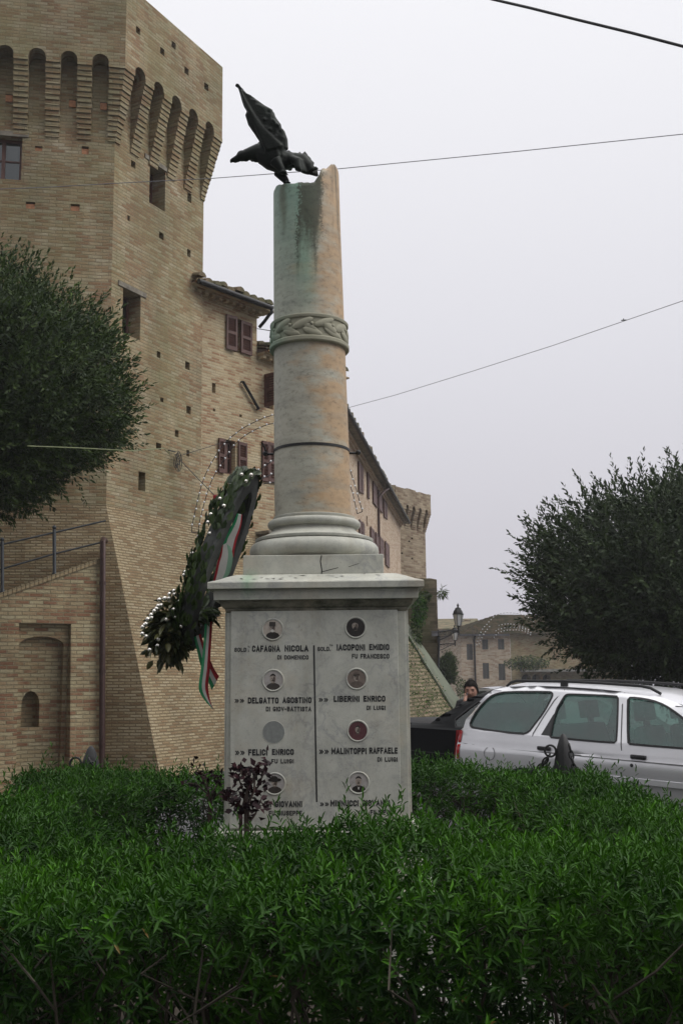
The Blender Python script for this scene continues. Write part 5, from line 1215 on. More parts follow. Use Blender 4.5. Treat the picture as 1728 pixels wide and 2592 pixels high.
# ================================================================== HEDGE
MAT['hedge'] = leafmat('hedge_leaf', (.004, .025, .002), (.070, .205, .009), .45, .17, .20)
MAT['hedge_stem'] = simple('hedge_stem', (.035, .028, .018), .9)
MAT['yellow_leaf'] = leafmat('yellowed_leaf', (.20, .13, .03), (.30, .20, .06), .5, .2)
HX0, HX1, HY0, HY1 = -2.28, 2.02, 3.50, 9.0
def hump(a, b): return .045 * math.sin(a * 2.3 + 1.1) + .035 * math.sin(b * 3.1 + a * 1.7) + .025 * math.sin(a * 5.3 - b * 4.1)
def hedge():
    bands = [  # x0,x1,y0,y1,top
        (HX0, HX1, HY0, 4.86, .86, 'f'), (HX0, HX0 + .90, 4.75, HY1, .86, 's'), (HX1 - .88, HX1, 4.75, HY1, .82, 's'), (HX0, HX1, 8.2, HY1, .85, 'b')]
    P = []; D = []; U = []; L = []; W = []; TN = []
    stems = MB()
    def shoot(p, d, ln, nl, ll, lw, tone):
        d = d / np.linalg.norm(d)
        side = np.cross(d, RNG.normal(size=3)); side /= np.linalg.norm(side); s2 = np.cross(d, side)
        for i in range(nl):
            t = .15 + .85 * (i + RNG.random() * .5) / nl; a = i * 2.4 + RNG.random() * .5; q = side * math.cos(a) + s2 * math.sin(a)
            op = .95 - .75 * t ** 1.5
            P.append(p + d * ln * t); D.append(d * (1 - op * .75) + q * op); U.append(d * .9 - q * .3)
            k = (1 - .35 * t) * (.75 + .5 * RNG.random()); L.append(ll * k); W.append(lw * k); TN.append(min(1, max(0, tone + (t - .5) * .35 + RNG.normal() * .14)))
    def gap(x, z): # openings low in the front where the pale paving shows
        return ((x - .62) / .16) ** 2 + ((z - .18) / .13) ** 2 < 1
    for bi, (x0, x1, y0, y1, top, kind) in enumerate(bands):
        area_top = (x1 - x0) * (y1 - y0)
        # upper surface
        nt_ = int(area_top * (640 if kind == 'f' else 470))
        for _ in range(nt_):
            x, y = RNG.uniform(x0, x1), RNG.uniform(y0, y1)
            e = min(x - x0, x1 - x, y - y0, y1 - y) if kind != 's' else min(x - x0, x1 - x)
            r = .16; drop = 0 if e > r else (r - math.sqrt(max(0, r * r - (r - e) ** 2)))
            z = top + hump(x, y) - drop + RNG.normal() * .03 - (.30 * RNG.random() ** 2 if RNG.random() < .45 else 0)
            far = y > 6
            shoot(np.array([x, y, z - .06]), np.array([RNG.normal() * .42, RNG.normal() * .42 - .1, 1.0]), RNG.uniform(.07, .13) * (2.0 if RNG.random() < .07 else 1), 11 if not far else 9, .054 if not far else .058, .0118 if not far else .0145, .5 + .25 * math.sin(x * 3 + y * 2) * math.sin(y * 4))
        # faces
        walls = []
        if kind == 'f': walls = [((x0, y0), (x1, y0), (0, -1), 780), ((x0 + 1, y1), (x1 - 1, y1), (0, 1), 250), ((x0, y0), (x0, y1), (-1, 0), 200), ((x1, y0), (x1, y1), (1, 0), 200)]
        if kind == 's': s = -1 if bi == 1 else 1; walls = [((x0 if s < 0 else x1, y0), (x0 if s < 0 else x1, y1), (s, 0), 260), ((x1 if s < 0 else x0, y0), (x1 if s < 0 else x0, y1), (-s, 0), 340)]
        if kind == 'b': walls = [((x0, y0), (x1, y0), (0, -1), 380), ((x0, y1), (x1, y1), (0, 1), 160)]
        for a, b, nn, dens in walls:
            ln = math.hypot(b[0] - a[0], b[1] - a[1])
            for _ in range(int(ln * top * dens)):
                t = RNG.random(); z = top * (RNG.random() ** .8) * .98 + .01; bulge = .05 * math.sin(t * 19 + z * 5) + .04 * math.sin(t * 41 - z * 9)
                dep = (RNG.random() ** 1.6 * .30 if RNG.random() < .5 else RNG.uniform(.15, .6)) - bulge - .03 * (z > .6) + (.40 * (1 - z / top) ** .8 if kind == 'f' and nn[1] < 0 else 0)
                x, y = a[0] + (b[0] - a[0]) * t - nn[0] * dep, a[1] + (b[1] - a[1]) * t - nn[1] * dep
                if kind == 'f' and nn[1] < 0 and gap(x, z): continue
                d = np.array([nn[0] * .75 + RNG.normal() * .5, nn[1] * .75 + RNG.normal() * .5, .55 + RNG.normal() * .4])
                shoot(np.array([x, y, z - .02]), d, RNG.uniform(.06, .12), 10 if y < 6 else 7, .062 if y < 6 else .062, .0138 if y < 6 else .016, .42 + .2 * math.sin(x * 4 + z * 6))
        # stems
        n = int(area_top * 26)
        for _ in range(n):
            x, y = RNG.uniform(x0 + .15, x1 - .15), RNG.uniform(y0 + .15, y1 - .15)
            if kind == 'f' and gap(x, .15) and y < 4.2: continue
            q = Vector((x, y, .0)); pts = [q]
            for k in range(4): q = q + Vector((random.gauss(0, .06), random.gauss(0, .06), top * .21)); pts.append(q)
            stems.tube(pts, [.009, .008, .007, .005, .003], 5, cap=False)
            for k in range(2):
                b0 = pts[2 + k]; stems.tube([b0, b0 + Vector((random.gauss(0, .1), random.gauss(0, .1), .12)), b0 + Vector((random.gauss(0, .17), random.gauss(0, .17), .26))], [.005, .004, .002], 4, cap=False)
    for _ in range(46):    # bare twigs arching across the opening near the ground
        x = random.uniform(.35, .9); q = Vector((x, random.uniform(3.6, 3.9), random.uniform(.02, .12)))
        stems.tube([q, q + Vector((random.uniform(-.1, .2), random.uniform(-.1, .1), random.uniform(.02, .2))), q + Vector((random.uniform(-.2, .45), random.uniform(-.15, .1), random.uniform(-.03, .35)))], [.006, .005, .003], 5, cap=False)
    root = thing('hedge', 'dense dark green clipped hedge growing in a square ring round the monument', 'hedge', (-.13, 3.5, 0))
    P, D, U, L, W, TN = map(np.array, (P, D, U, L, W, TN))
    o = leaf_mesh('foliage', P, D, U, L, W, MAT['hedge'], root, lance=True, tone=TN); to_parent(o, root)
    to_parent(stems.build('stem', MAT['hedge_stem'], root, merge=False), root)
    k = RNG.choice(np.where((P[:, 1] < 4.2) & (P[:, 2] < .8))[0], 110)
    o = leaf_mesh('yellow_leaf', P[k], D[k] + RNG.normal(size=(110, 3)) * .3, U[k], L[k] * 1.1, W[k], MAT['yellow_leaf'], root, lance=True); to_parent(o, root)
    sb = MB()
    for x0, x1, y0, y1, top, kind in bands:
        if kind == 'f': sb.box(x0, x1, 4.05, y1, .0, .06)
    print('hedge leaves', len(P))
hedge()
# ================================================================== TREES
MAT['oak'] = leafmat('holm_oak_leaf', (.007, .022, .004), (.12, .185, .035), .5, .18, .2)
MAT['oak_grey'] = leafmat('grey_oak_leaf', (.008, .020, .006), (.10, .145, .055), .5, .18, .2)
MAT['bark'] = simple('dark_bark', (.035, .028, .022), .95, var=.5, scale=6, bstr=.8)
def tree(name, label, base, centre, rad, ntw, mat, twig=(.35, .7), leaves=18, ll=.055, lw=.022, up=.5, seed=1, inner=.35, lobes=9, cut=None):
    rg = np.random.default_rng(seed); rr = random.Random(seed)
    root = thing(name, label, 'tree', base)
    c = np.array(centre); R3 = np.array(rad)
    lb = [(rg.normal(size=3), rg.uniform(.16, .40)) for _ in range(lobes)]; lb = [(v / np.linalg.norm(v), a) for v, a in lb]
    def shape(s):
        k = np.full(len(s), .74)
        for v, a in lb:
            k = np.maximum(k, .74 + a * np.clip((s @ v - .72) / .28, 0, 1) ** .8)
        return k
    s = unit(rg.normal(size=(ntw, 3))); f = 1 - (1 - inner) * rg.random(ntw) ** 2.0
    Q = c + s * R3 * (shape(s) * f)[:, None]
    if cut is not None: k = cut(Q); Q, s, f = Q[k], s[k], f[k]
    n = len(Q)
    TD = unit(s * .9 + np.array([0, 0, up]) + rg.normal(size=(n, 3)) * .42); TL = rg.uniform(*twig, n) * (.8 + .7 * (f > .93) * rg.random(n))
    i = np.repeat(np.arange(n), leaves); t = np.tile((np.arange(leaves) + .5) / leaves, n) + rg.uniform(-.02, .02, n * leaves)
    q = unit(np.cross(TD[i], rg.normal(size=(len(i), 3))))
    bend = np.outer(t ** 2, [0, 0, 1.0]) * (TL[i] * .12)[:, None]
    P = Q[i] + TD[i] * (TL[i] * t)[:, None] + bend + q * (.05 * (1 - t))[:, None]
    D = TD[i] * (.35 + .6 * t)[:, None] + q * (1.0 - .6 * t)[:, None] + rg.normal(size=(len(i), 3)) * .2
    sz = rg.uniform(.7, 1.25, len(i)); tone = np.clip(.10 + .46 * np.repeat(rg.random(n) ** 2.2, leaves) + .25 * (t - .3) + rg.normal(size=len(i)) * .13, 0, 1)
    o = leaf_mesh('crown', P, D, TD[i] + q * .3, ll * sz, lw * sz, mat, root, tone=tone); to_parent(o, root)
    mb = MB(); b = Vector(base); cc = Vector(centre); h = cc.z - b.z; rt = max(.09, rad[0] * .055)
    fork = b.lerp(cc, .62); mb.tube([b - Vector((0, 0, .2)), b + Vector((0, 0, .1)), b.lerp(fork, .5) + Vector((.05, 0, 0)), fork], [rt * 1.5, rt * 1.15, rt, rt * .85], 10)
    for k in range(13):
        e = Vector(Q[rg.integers(n)]); e = fork.lerp(e, .8); m = fork.lerp(e, .5) + Vector((rr.gauss(0, .1), rr.gauss(0, .1), .15)) * rad[0] * .4
        mb.tube([fork, fork.lerp(m, .5) + Vector((0, 0, .05)), m, e], [rt * .55, rt * .4, rt * .28, rt * .1], 7, cap=False)
    for k in rg.choice(n, min(n, 260), replace=False):
        a = Vector(Q[k]); d = Vector(TD[k]) * float(TL[k]); mb.tube([a - d * .5 - (a - cc) * .12, a, a + d * .5 + Vector((0, 0, .02)), a + d * .92 + Vector((0, 0, .09)) * float(TL[k])], [.008, .006, .004, .002], 4, cap=False)
    to_parent(mb.build('trunk', MAT['bark'], root, smooth=.9, merge=False), root)
    return root
# left tree: in front of the tower, trunk just outside the picture
lc = at(20, 1010, 15.2)
tree('holm_oak', 'dense dark evergreen tree in front of the brick tower above the ramp railing', (-7.2, 15.4, ground_z(-7.2, 15.4)), (lc.x - 1.05, 15.2, lc.z + .10), (2.70, 2.4, 1.80), 11500, MAT['oak'], (.22, .48), 24, .078, .029, .5, 3, .25, 34)
lu = at(-60, 800, 15.0)
# right tree: big, beyond the cars
rc = at(1765, 1500, 21.0)
tree('holm_oak', 'large grey-green evergreen tree behind the silver car at the right edge', (rc.x + .3, 21.6, ground_z(6, 21.6)), (rc.x, 21, rc.z), (2.95, 2.9, 1.90), 8200, MAT['oak_grey'], (.35, .80), 26, .105, .042, .5, 11, .22, 40)
cc = at(1131, 1697, 52)
tree('conifer', 'small dark conifer beside the lamp wall in front of the pale house', (cc.x - .15, 52, ground_z(cc.x, 52)), (cc.x, 52, cc.z), (.40, .45, .92), 700, MAT['oak'], (.15, .3), 14, .09, .04, .8, 5, .2, 6)
# climbing plants and tufts
def bush(name, label, cat, c, rad, n, mat, ll=.06, lw=.03, seed=0, droop=0.0, parent=None):
    rg = np.random.default_rng(seed); s = unit(rg.normal(size=(n, 3))); f = rg.random(n) ** .45
    P = np.array(c) + s * np.array(rad) * f[:, None]; D = s + rg.normal(size=(n, 3)) * .5 + np.array([0, 0, -droop])
    o = leaf_mesh(name, P, D, rg.normal(size=(n, 3)) + np.array([0, 0, 1.0]), ll * rg.uniform(.6, 1.3, n), lw * rg.uniform(.6, 1.3, n), mat, tone=np.clip(rg.random(n) ** 1.5, 0, 1))
    return tag(o, label, cat)
p = at(1060, 1545, 31); bush('ivy', 'green ivy clump hanging over the base wall right beside the cornice', 'ivy', p, (.2, .3, .5), 600, MAT['hedge'], .09, .05, 2, .6)
p = at(1052, 1612, 33); bush('ivy', 'dark ivy trail running down along the cement strip', 'ivy', p, (.16, .4, .7), 600, MAT['oak'], .09, .05, 4, .6)
p = at(1118, 1500, 38.2); bush('wall_plant', 'palm-like tuft growing out of the top corner of the ruined wall', 'plant', p, (.14, .2, .16), 90, MAT['oak'], .22, .035, 6, 1.1)
p = at(1073, 1512, 37.8); bush('wall_plant', 'small green plant rooted in the face of the ruined wall', 'plant', p, (.25, .12, .2), 260, MAT['oak'], .10, .06, 8, .3)
p = at(880 + 1420 / 3.136, 1200 + 1500 / 3.136, 80.5); bush('climbing_plant', 'green creeper spilling over the terrace of the far house', 'plant', p, (1.7, .5, .55), 1500, MAT['oak'], .17, .09, 9, .9)
p = at(1166, 1740, 60); bush('street_shrub', 'small shrub at the foot of the far house beside the arched door', 'shrub', p, (.25, .3, .55), 300, MAT['oak'], .14, .06, 12)
# scattered grass and moss growing in the joints of the mossy slope
rg = np.random.default_rng(31); n = 2600; hb = STOPS[4].copy(); hb.z = 5.3; eb_ = STOPS[3].copy(); eb_.z = 5.05; b1_ = SBOTS[4].copy(); b1_.z = -.6; b0_ = SBOTS[3].copy(); b0_.z = -.6
P = []
for _ in range(n):
    a, b = rg.random(), rg.random(); band = rg.choice([.42, .55, .75], p=[.35, .3, .35]); a = min(1, max(0, band + rg.normal() * .06))
    p = b0_.lerp(eb_, b).lerp(b1_.lerp(hb, b), a); P.append(p)
P = np.array(P) + FBw.N * .02; o = leaf_mesh('wall_grass', P, rg.normal(size=(n, 3)) * .5 + np.array([.6, -.4, .5]), rg.normal(size=(n, 3)), rg.uniform(.04, .12, n), rg.uniform(.012, .03, n), MAT['hedge'])
tag(o, 'tufts of grass growing in the joints of the mossy slope', 'grass', kind='stuff')
# dark red rose bushes inside the hedge
MAT['rose'] = leafmat('dark_red_leaf', (.008, .003, .005), (.040, .010, .014), .5, .08, .2)
MAT['rose_stem'] = simple('rose_stem', (.04, .022, .016), .7)
def rose(label, stems_px, Y, seed, nl=8, size=.05):
    rr = random.Random(seed); rg = np.random.default_rng(seed)
    base = at(*stems_px[0][0], Y); root = thing('rose_bush', label, 'rose bush', (base.x, Y, .04)); mb = MB(); P = []; D = []
    for pts in stems_px:
        W_ = [at(x, y, Y + rr.uniform(-.06, .06)) for x, y in pts]; W_[0] = at(*pts[0], Y)
        mb.tube([Vector((W_[0].x, Y, .03))] + W_, [.009] + [.007 - .004 * i / len(W_) for i in range(len(W_))], 6, cap=False)
        for i, q in enumerate(W_[1:], 1):
            for k in range(nl):
                P.append(q + Vector((rr.gauss(0, .02), rr.gauss(0, .03), rr.gauss(0, .022)))); D.append((rr.gauss(0, 1), rr.gauss(0, .7), rr.gauss(-.1, .7)))
    to_parent(mb.build('stem', MAT['rose_stem'], root, smooth=.9), root)
    P = np.array(P); D = np.array(D); n = len(P)
    o = leaf_mesh('foliage', P, D, rg.normal(size=(n, 3)), size * rg.uniform(.6, 1.2, n), size * .62 * rg.uniform(.7, 1.2, n), MAT['rose'], root, fold=.35); to_parent(o, root)
kx = lambda x, y: (560 + x * k6, 1780 + y * k6)
rose('dark purple rose bush standing in front of the lower left corner of the inscribed slab',
     [[kx(150, 960), kx(150, 860), kx(130, 790), kx(70, 730), kx(60, 780)], [kx(150, 960), kx(165, 830), kx(190, 740), kx(140, 600)], [kx(200, 960), kx(215, 800), kx(205, 650), kx(200, 590), kx(195, 540)],
      [kx(210, 970), kx(270, 880), kx(310, 780), kx(330, 800)], [kx(215, 800), kx(260, 700), kx(270, 560), kx(250, 520), kx(345, 480)], [kx(215, 800), kx(245, 720), kx(310, 640), kx(330, 540)], [kx(205, 650), kx(150, 530), kx(110, 512)], [kx(160, 830), kx(110, 760), kx(55, 700)], [kx(190, 740), kx(240, 640), kx(290, 540)]], 5.85, 3, 9, .046)
kr = lambda x, y: (180 + x * 460 / 1568, 1860 + y * 460 / 1568)
rose('brownish rose bush behind the first, between the back hedge and the pedestal', [[kr(1200, 640), kr(1180, 480), kr(1110, 330), kr(1080, 270)], [kr(1200, 640), kr(1220, 500), kr(1280, 390), kr(1330, 380)], [kr(1190, 520), kr(1090, 430), kr(1010, 415)], [kr(1200, 560), kr(1160, 350), kr(1230, 310)], [kr(1210, 560), kr(1320, 470)]], 7.0, 5, 5, .05)
fl = MB()
for k in range(14):
    c = at(*kr(105, 342), 8.4) + Vector((random.gauss(0, .022), random.gauss(0, .02), random.gauss(0, .014))); fl.sphere(c, .012, 6, 0, (1, 1, .6))
MAT['pink'] = simple('pink_petal', (.38, .16, .36), .6); tag(fl.build('pink_flower', MAT['pink'], smooth=9), 'single pale pink flower in the left part of the hedge', 'flower')
# ================================================================== CARS
def paint(name, col, metal=.0, rough=.3, coat=.8):
    m, nt = material(name); co = obj_co(nt)
    c = mix(nt, 1.0, (*col, 1), ramp(nt, noise(nt, co, 3, 4), [(.3, .93), (.7, 1.04)]), 'MULTIPLY')
    d = ramp(nt, noise(nt, scl(nt, co, (1, 1, 2.5)), 2.5, 5, .7), [(.45, 0), (.8, .22)]); c = mix(nt, d, c, tuple(x * .6 for x in col))
    return finish(m, nt, c, rough, metal, None, spec=.5 if coat else .15, **{'Coat Weight': coat, 'Coat Roughness': .06})
MAT['silver_paint'] = paint('silver_paint', (.70, .695, .72), .4, .33)
MAT['black_paint'] = paint('black_paint', (.003, .0035, .0045), 0, .5, 0.0)
MAT['grey_paint'] = paint('grey_paint', (.30, .31, .34), .35, .35)
MAT['navy_paint'] = paint('dark_paint', (.03, .034, .04), .1, .3)
MAT['car_glass'] = glassmat('car_glass', (.58, .80, .73), .05, .03)
def misted(name, base, film, fac):
    m = base.copy(); m.name = name; nt = m.node_tree; out = next(n for n in nt.nodes if n.type == 'OUTPUT_MATERIAL'); src = out.inputs[0].links[0].from_socket
    d = nt.nodes.new('ShaderNodeBsdfDiffuse'); d.inputs[0].default_value = (*film, 1); t = nt.nodes.new('ShaderNodeBsdfTranslucent'); t.inputs[0].default_value = (*film, 1)
    a = nt.nodes.new('ShaderNodeMixShader'); a.inputs[0].default_value = .4; nt.links.new(d.outputs[0], a.inputs[1]); nt.links.new(t.outputs[0], a.inputs[2])
    f = ramp(nt, noise(nt, scl(nt, obj_co(nt), (1, 1, 1.6)), 3.2, 4), [(.35, fac * .35), (.65, fac * 1.4)])
    b = nt.nodes.new('ShaderNodeMixShader'); nt.links.new(f, b.inputs[0]); nt.links.new(src, b.inputs[1]); nt.links.new(a.outputs[0], b.inputs[2]); nt.links.new(b.outputs[0], out.inputs[0]); return m
MAT['car_glass'] = misted('misted_car_glass', MAT['car_glass'], (.20, .40, .35), .22)
MAT['car_glass_dark'] = glassmat('dark_car_glass', (.18, .25, .22), .02, .03)
MAT['rubber'] = simple('black_rubber', (.012, .012, .013), .7)
MAT['trim'] = simple('black_plastic_trim', (.018, .018, .02), .5)
MAT['seat'] = simple('dark_seat_cloth', (.035, .038, .042), .95, scale=40)
MAT['tail_red'] = simple('red_lamp', (.32, .012, .012), .15, spec=.6, var=.1)
MAT['lamp_clear'] = simple('clear_lamp', (.42, .40, .36), .12, var=.05)
MAT['steel_rim'] = simple('steel_rim', (.30, .30, .31), .4, metal=.7)
def chaikin(P, n=2):
    for _ in range(n):
        Q = []
        for a, b in zip(P, P[1:] + P[:1]): Q += [(a[0] * .75 + b[0] * .25, a[1] * .75 + b[1] * .25), (a[0] * .25 + b[0] * .75, a[1] * .25 + b[1] * .75)]
        P = Q
    return P
def interp(x, tab):
    if x <= tab[0][0]: return tab[0][1]
    for (a, b), (c, d) in zip(tab, tab[1:]):
        if x <= c: return b + (d - b) * (x - a) / (c - a)
    return tab[-1][1]
def side_panel(poly, holes, fy, gx=.12, gz=.03):
    """flat outline with openings, cut into a grid and bent over the body section"""
    vs2 = [Vector((x, z, 0)) for x, z in poly]; loops = [vs2] + [[Vector((x, z, 0)) for x, z in h] for h in holes]
    tri = mgeo.tessellate_polygon(loops); flat = [v for l in loops for v in l]
    bm = bmesh.new(); V = [bm.verts.new(v) for v in flat]
    for t in tri:
        try: bm.faces.new([V[i] for i in t])
        except ValueError: pass
    xs = [v.x for v in flat]; zs = [v.y for v in flat]
    x = min(xs) + gx
    while x < max(xs): bmesh.ops.bisect_plane(bm, geom=bm.verts[:] + bm.edges[:] + bm.faces[:], plane_co=(x, 0, 0), plane_no=(1, 0, 0)); x += gx
    z = min(zs) + gz
    while z < max(zs): bmesh.ops.bisect_plane(bm, geom=bm.verts[:] + bm.edges[:] + bm.faces[:], plane_co=(0, z, 0), plane_no=(0, 1, 0)); z += gz
    bm.verts.index_update(); bm.normal_update()
    pts = [(v.co.x, v.co.y) for v in bm.verts]; F = [[v.index for v in (f.verts if f.normal.z > 0 else reversed(f.verts))] for f in bm.faces]
    bm.free(); return pts, F
def add_sides(mb, poly, holes, fy, m=0, off=0.0, both=True, sides=(-1, 1)):
    pts, F = side_panel(poly, holes, fy)
    for s in (sides if both else (-1,)):
        ids = [mb.vert((x, s * (fy(x, z) + off), z)) for x, z in pts]
        mb.idx([[ids[i] for i in (f if s < 0 else reversed(f))] for f in F], m)
def ring_strip(mb, poly, fy, w, off, m=0, sides=(-1, 1)):
    """rubber surround: band along a closed outline"""
    n = len(poly); cx = sum(p[0] for p in poly) / n; cz = sum(p[1] for p in poly) / n
    out = []
    for i, (x, z) in enumerate(poly):
        a, b = poly[i - 1], poly[(i + 1) % n]; tx, tz = b[0] - a[0], b[1] - a[1]; l = math.hypot(tx, tz) or 1; nx, nz = tz / l, -tx / l
        if (x - cx) * nx + (z - cz) * nz < 0: nx, nz = -nx, -nz
        out.append((x + nx * w, z + nz * w))
    for s in sides:
        A = [mb.vert((x, s * (fy(x, z) - .012), z)) for x, z in poly]; B = [mb.vert((x, s * (fy(x, z) + off), z)) for x, z in poly]; Cc = [mb.vert((x, s * (fy(x, z) + off), z)) for x, z in out]
        for i in range(n):
            j = (i + 1) % n; mb.idx([(A[i], A[j], B[j], B[i]), (B[i], B[j], Cc[j], Cc[i])], m)
def line_strip(mb, pts, fy, w, off, m=0, sides=(-1, 1)):
    for s in sides:
        for (x0, z0), (x1, z1) in zip(pts, pts[1:]):
            l = math.hypot(x1 - x0, z1 - z0) or 1; nx, nz = -(z1 - z0) / l * w / 2, (x1 - x0) / l * w / 2
            k = max(1, int(l / .1))
            for i in range(k):
                a, b = i / k, (i + 1) / k; P = [(x0 + (x1 - x0) * t + q * nx, z0 + (z1 - z0) * t + q * nz) for t, q in ((a, -1), (b, -1), (b, 1), (a, 1))]
                mb.face([(x, s * (fy(x, z) + off), z) for x, z in (P if s < 0 else P[::-1])], None, m)
def wheel(parent, x, y, r, w):
    s = -1 if y < 0 else 1; M3 = Matrix.Rotation(math.pi / 2, 3, 'X')
    mb = MB(); mb.lathe([(r * .62, -w / 2), (r * .94, -w / 2), (r, -w * .36), (r, w * .36), (r * .94, w / 2), (r * .62, w / 2), (r * .60, 0)], (0, 0, 0), 36, 0, M3)
    o = mb.build('wheel', MAT['rubber'], parent, smooth=.7); o.location = (x, y, r)
    mb = MB(); mb.lathe([(r * .63, -w * .3 * s), (r * .6, -w * .42 * s), (r * .5, -w * .36 * s), (r * .2, -w * .44 * s), (.002, -w * .44 * s)] if s > 0 else [(r * .63, .3 * w), (r * .6, .42 * w), (r * .5, .36 * w), (r * .2, .44 * w), (.002, .44 * w)], (0, 0, 0), 30, 0, M3)
    mb.build('rim', MAT['steel_rim'], o, smooth=.6, recalc=True)
def car(label, paintm, glassm, top, low, wins, roofspan, glass_segs, wheels, fy, yend, lines=(), handles=(), rails=None, tails=None, seats=(), name='parked_car', rub=None, heads=None, deck=None, ground=0.0, group=None):
    """top: outline from the tail over the roof to the nose; low: outline of the sill from nose to tail (x,z above ground)"""
    root = thing(name, label, 'car', group=group)
    body = MB(); add_sides(body, top + low, list(wins.values()), fy); upper = MB()
    gl = {}
    n = 10
    for (x0, z0), (x1, z1) in zip(top, top[1:]):
        seg = next((nm for nm, a, b in glass_segs if a - 1e-6 <= x0 and x1 <= b + 1e-6 and abs(z1 - z0) > .02), None)
        mb = upper if seg is None else gl.setdefault(seg, MB())
        rows = []
        for x, z in ((x0, z0), (x1, z1)):
            Y = fy(x, z); crown = interp(z, [(.4, .0), (.9, .03), (1.35, .045)])
            endb = yend(x, z)
            rows.append([(x + endb * (1 - (2 * j / n - 1) ** 2), Y * (2 * j / n - 1), z + crown * (1 - abs(2 * j / n - 1) ** 2.4)) for j in range(n + 1)])
        for j in range(n):
            if seg and j in (0, n - 1): upper.face([rows[0][j + 1], rows[0][j], rows[1][j], rows[1][j + 1]])
            else: mb.face([rows[0][j + 1], rows[0][j], rows[1][j], rows[1][j + 1]])
    body.build('body', [paintm], root, smooth=.6); upper.build('roof_and_bonnet', [paintm], root, smooth=.6)
    for nm, mb in gl.items(): mb.build(nm, glassm, root, smooth=.7)
    for nm, poly in wins.items():
        for s in (-1, 1):
            g = MB(); add_sides(g, poly, [], fy, 0, -.012, sides=(s,)); go = g.build('side_window', glassm, root, smooth=.7)
            tr = MB(); ring_strip(tr, poly, fy, .017, .004, sides=(s,)); tr.build('window_seal', MAT['rubber'], go)
    if lines:
        for pts, w in lines:
            for s in (-1, 1): lm = MB(); line_strip(lm, pts, fy, w, .005, sides=(s,)); lm.build('panel_gap', MAT['trim'], root)
    for x, z, lx, lz in handles:
        for s in (-1, 1):
            mb = MB(); mb.box(x, x + lx, -.018, .012, z, z + lz); o = mb.build('door_handle', MAT['trim'], root, bevel=.012, smooth=.8); o.location = (0, s * (fy(x, z) + .006), 0)
    if rub:
        for a, b, z, h in rub:
            for s in (-1, 1):
                mb = MB(); k = 14
                for i in range(k):
                    xa, xb = a + (b - a) * i / k, a + (b - a) * (i + 1) / k
                    P = [(xa, s * (fy(xa, z) + .018), z), (xb, s * (fy(xb, z) + .018), z), (xb, s * (fy(xb, z) + .018), z + h), (xa, s * (fy(xa, z) + .018), z + h)]
                    mb.face(P if s < 0 else P[::-1]); Q = [(xa, s * fy(xa, z), z + h + .008), (xb, s * fy(xb, z), z + h + .008)]
                    mb.face([P[3], P[2], Q[1], Q[0]] if s < 0 else [Q[0], Q[1], P[2], P[3]]); Q = [(xa, s * fy(xa, z), z - .008), (xb, s * fy(xb, z), z - .008)]
                    mb.face([Q[0], Q[1], P[1], P[0]] if s < 0 else [P[0], P[1], Q[1], Q[0]])
                mb.build('side_moulding', paintm, root, smooth=.6)
    if rails:
        for s in (-1, 1):
            mb = MB(); y = lambda x: s * (interp(x, rails['y']))
            pts = [(x, y(x), z) for x, z in rails['pts']]; mb.tube(pts, .0135, 8)
            for x, z in rails['feet']: mb.box(x - .035, x + .035, y(x) - .014, y(x) + .014, z - .03, z + .045)
            mb.build('roof_rail', MAT['rubber'], root, smooth=.8)
    if tails:
        for s in (-1, 1):
            for poly, mat_ in tails:
                mb = MB(); add_sides(mb, poly, [], fy, 0, .006, both=False)
                if s > 0: mb.v = [(x, -y, z) for x, y, z in mb.v]; mb.f = [f[::-1] for f in mb.f]
                # wrap round the rear corner
                zs = [p[1] for p in poly]; za, zb = min(zs), max(zs); xs = lambda z: interp(z, deck)
                mb.face([(xs(za) - .012, s * .74, za), (xs(zb) - .012, s * .74, zb), (xs(zb) - .012, s * .52, zb), (xs(za) - .012, s * .52, za)])
                mb.build('tail_lamp', MAT[mat_], root)
    for x, y, w, sc in seats:
        mb = MB(); mb.box(x, x + .5, y - w / 2, y + w / 2, .30, .52); M = Matrix.Translation((x + .02, y, .5)) @ Matrix.Rotation(R(-14), 4, 'Y')
        mb.box(-.07, .07, -w / 2, w / 2, 0, .58 * sc, 0, M, .86)
        o = mb.build('seat', MAT['seat'], root, bevel=.05, smooth=.9)
        for yy in ((0,) if w < .7 else (-.33, .33)):
            h = MB(); M2 = Matrix.Translation((x - .135 * sc, y + yy, .49 + .60 * sc)) @ Matrix.Rotation(R(-10), 4, 'Y'); h.box(-.05, .05, -.12, .12, .02, .19, 0, M2); h.box(-.012, .012, -.05, .05, -.08, .03, 0, M2)
            h.build('headrest', MAT['seat'], o, bevel=.04, smooth=.9)
    fl_ = MB(); fl_.box(.12, max(p[0] for p in top) - .15, -.66, .66, .20, .30); fl_.build('floor_pan', MAT['trim'], root)
    for x, r in wheels:
        for s in (-1, 1): wheel(root, x, s * .70, r, .19)
    return root
G0 = .73
def up(P): return [(x, z + G0) for x, z in P]
est_top = up([(-.01, -.40), (-.04, -.30), (-.035, -.14), (.006, -.08), (.024, 0), (.04, .198), (.062, .305), (.143, .415), (.257, .536), (.345, .602), (.486, .634), (.784, .653), (1.086, .656), (1.475, .648), (1.70, .634), (1.90, .621), (2.06, .604), (2.325, .535), (2.6, .415), (3.05, .215), (3.3, .17), (3.75, .08), (4.02, -.03), (4.12, -.15), (4.14, -.32)])
def arch(cx, r, z0=-.46, n=9): return [(cx + r * math.cos(t), -.43 + r * math.sin(t)) for t in [math.pi * k / n for k in range(n + 1)]]
est_low = up([(4.12, -.46)] + arch(3.40, .34) + arch(.86, .34) + [(-.02, -.46)])
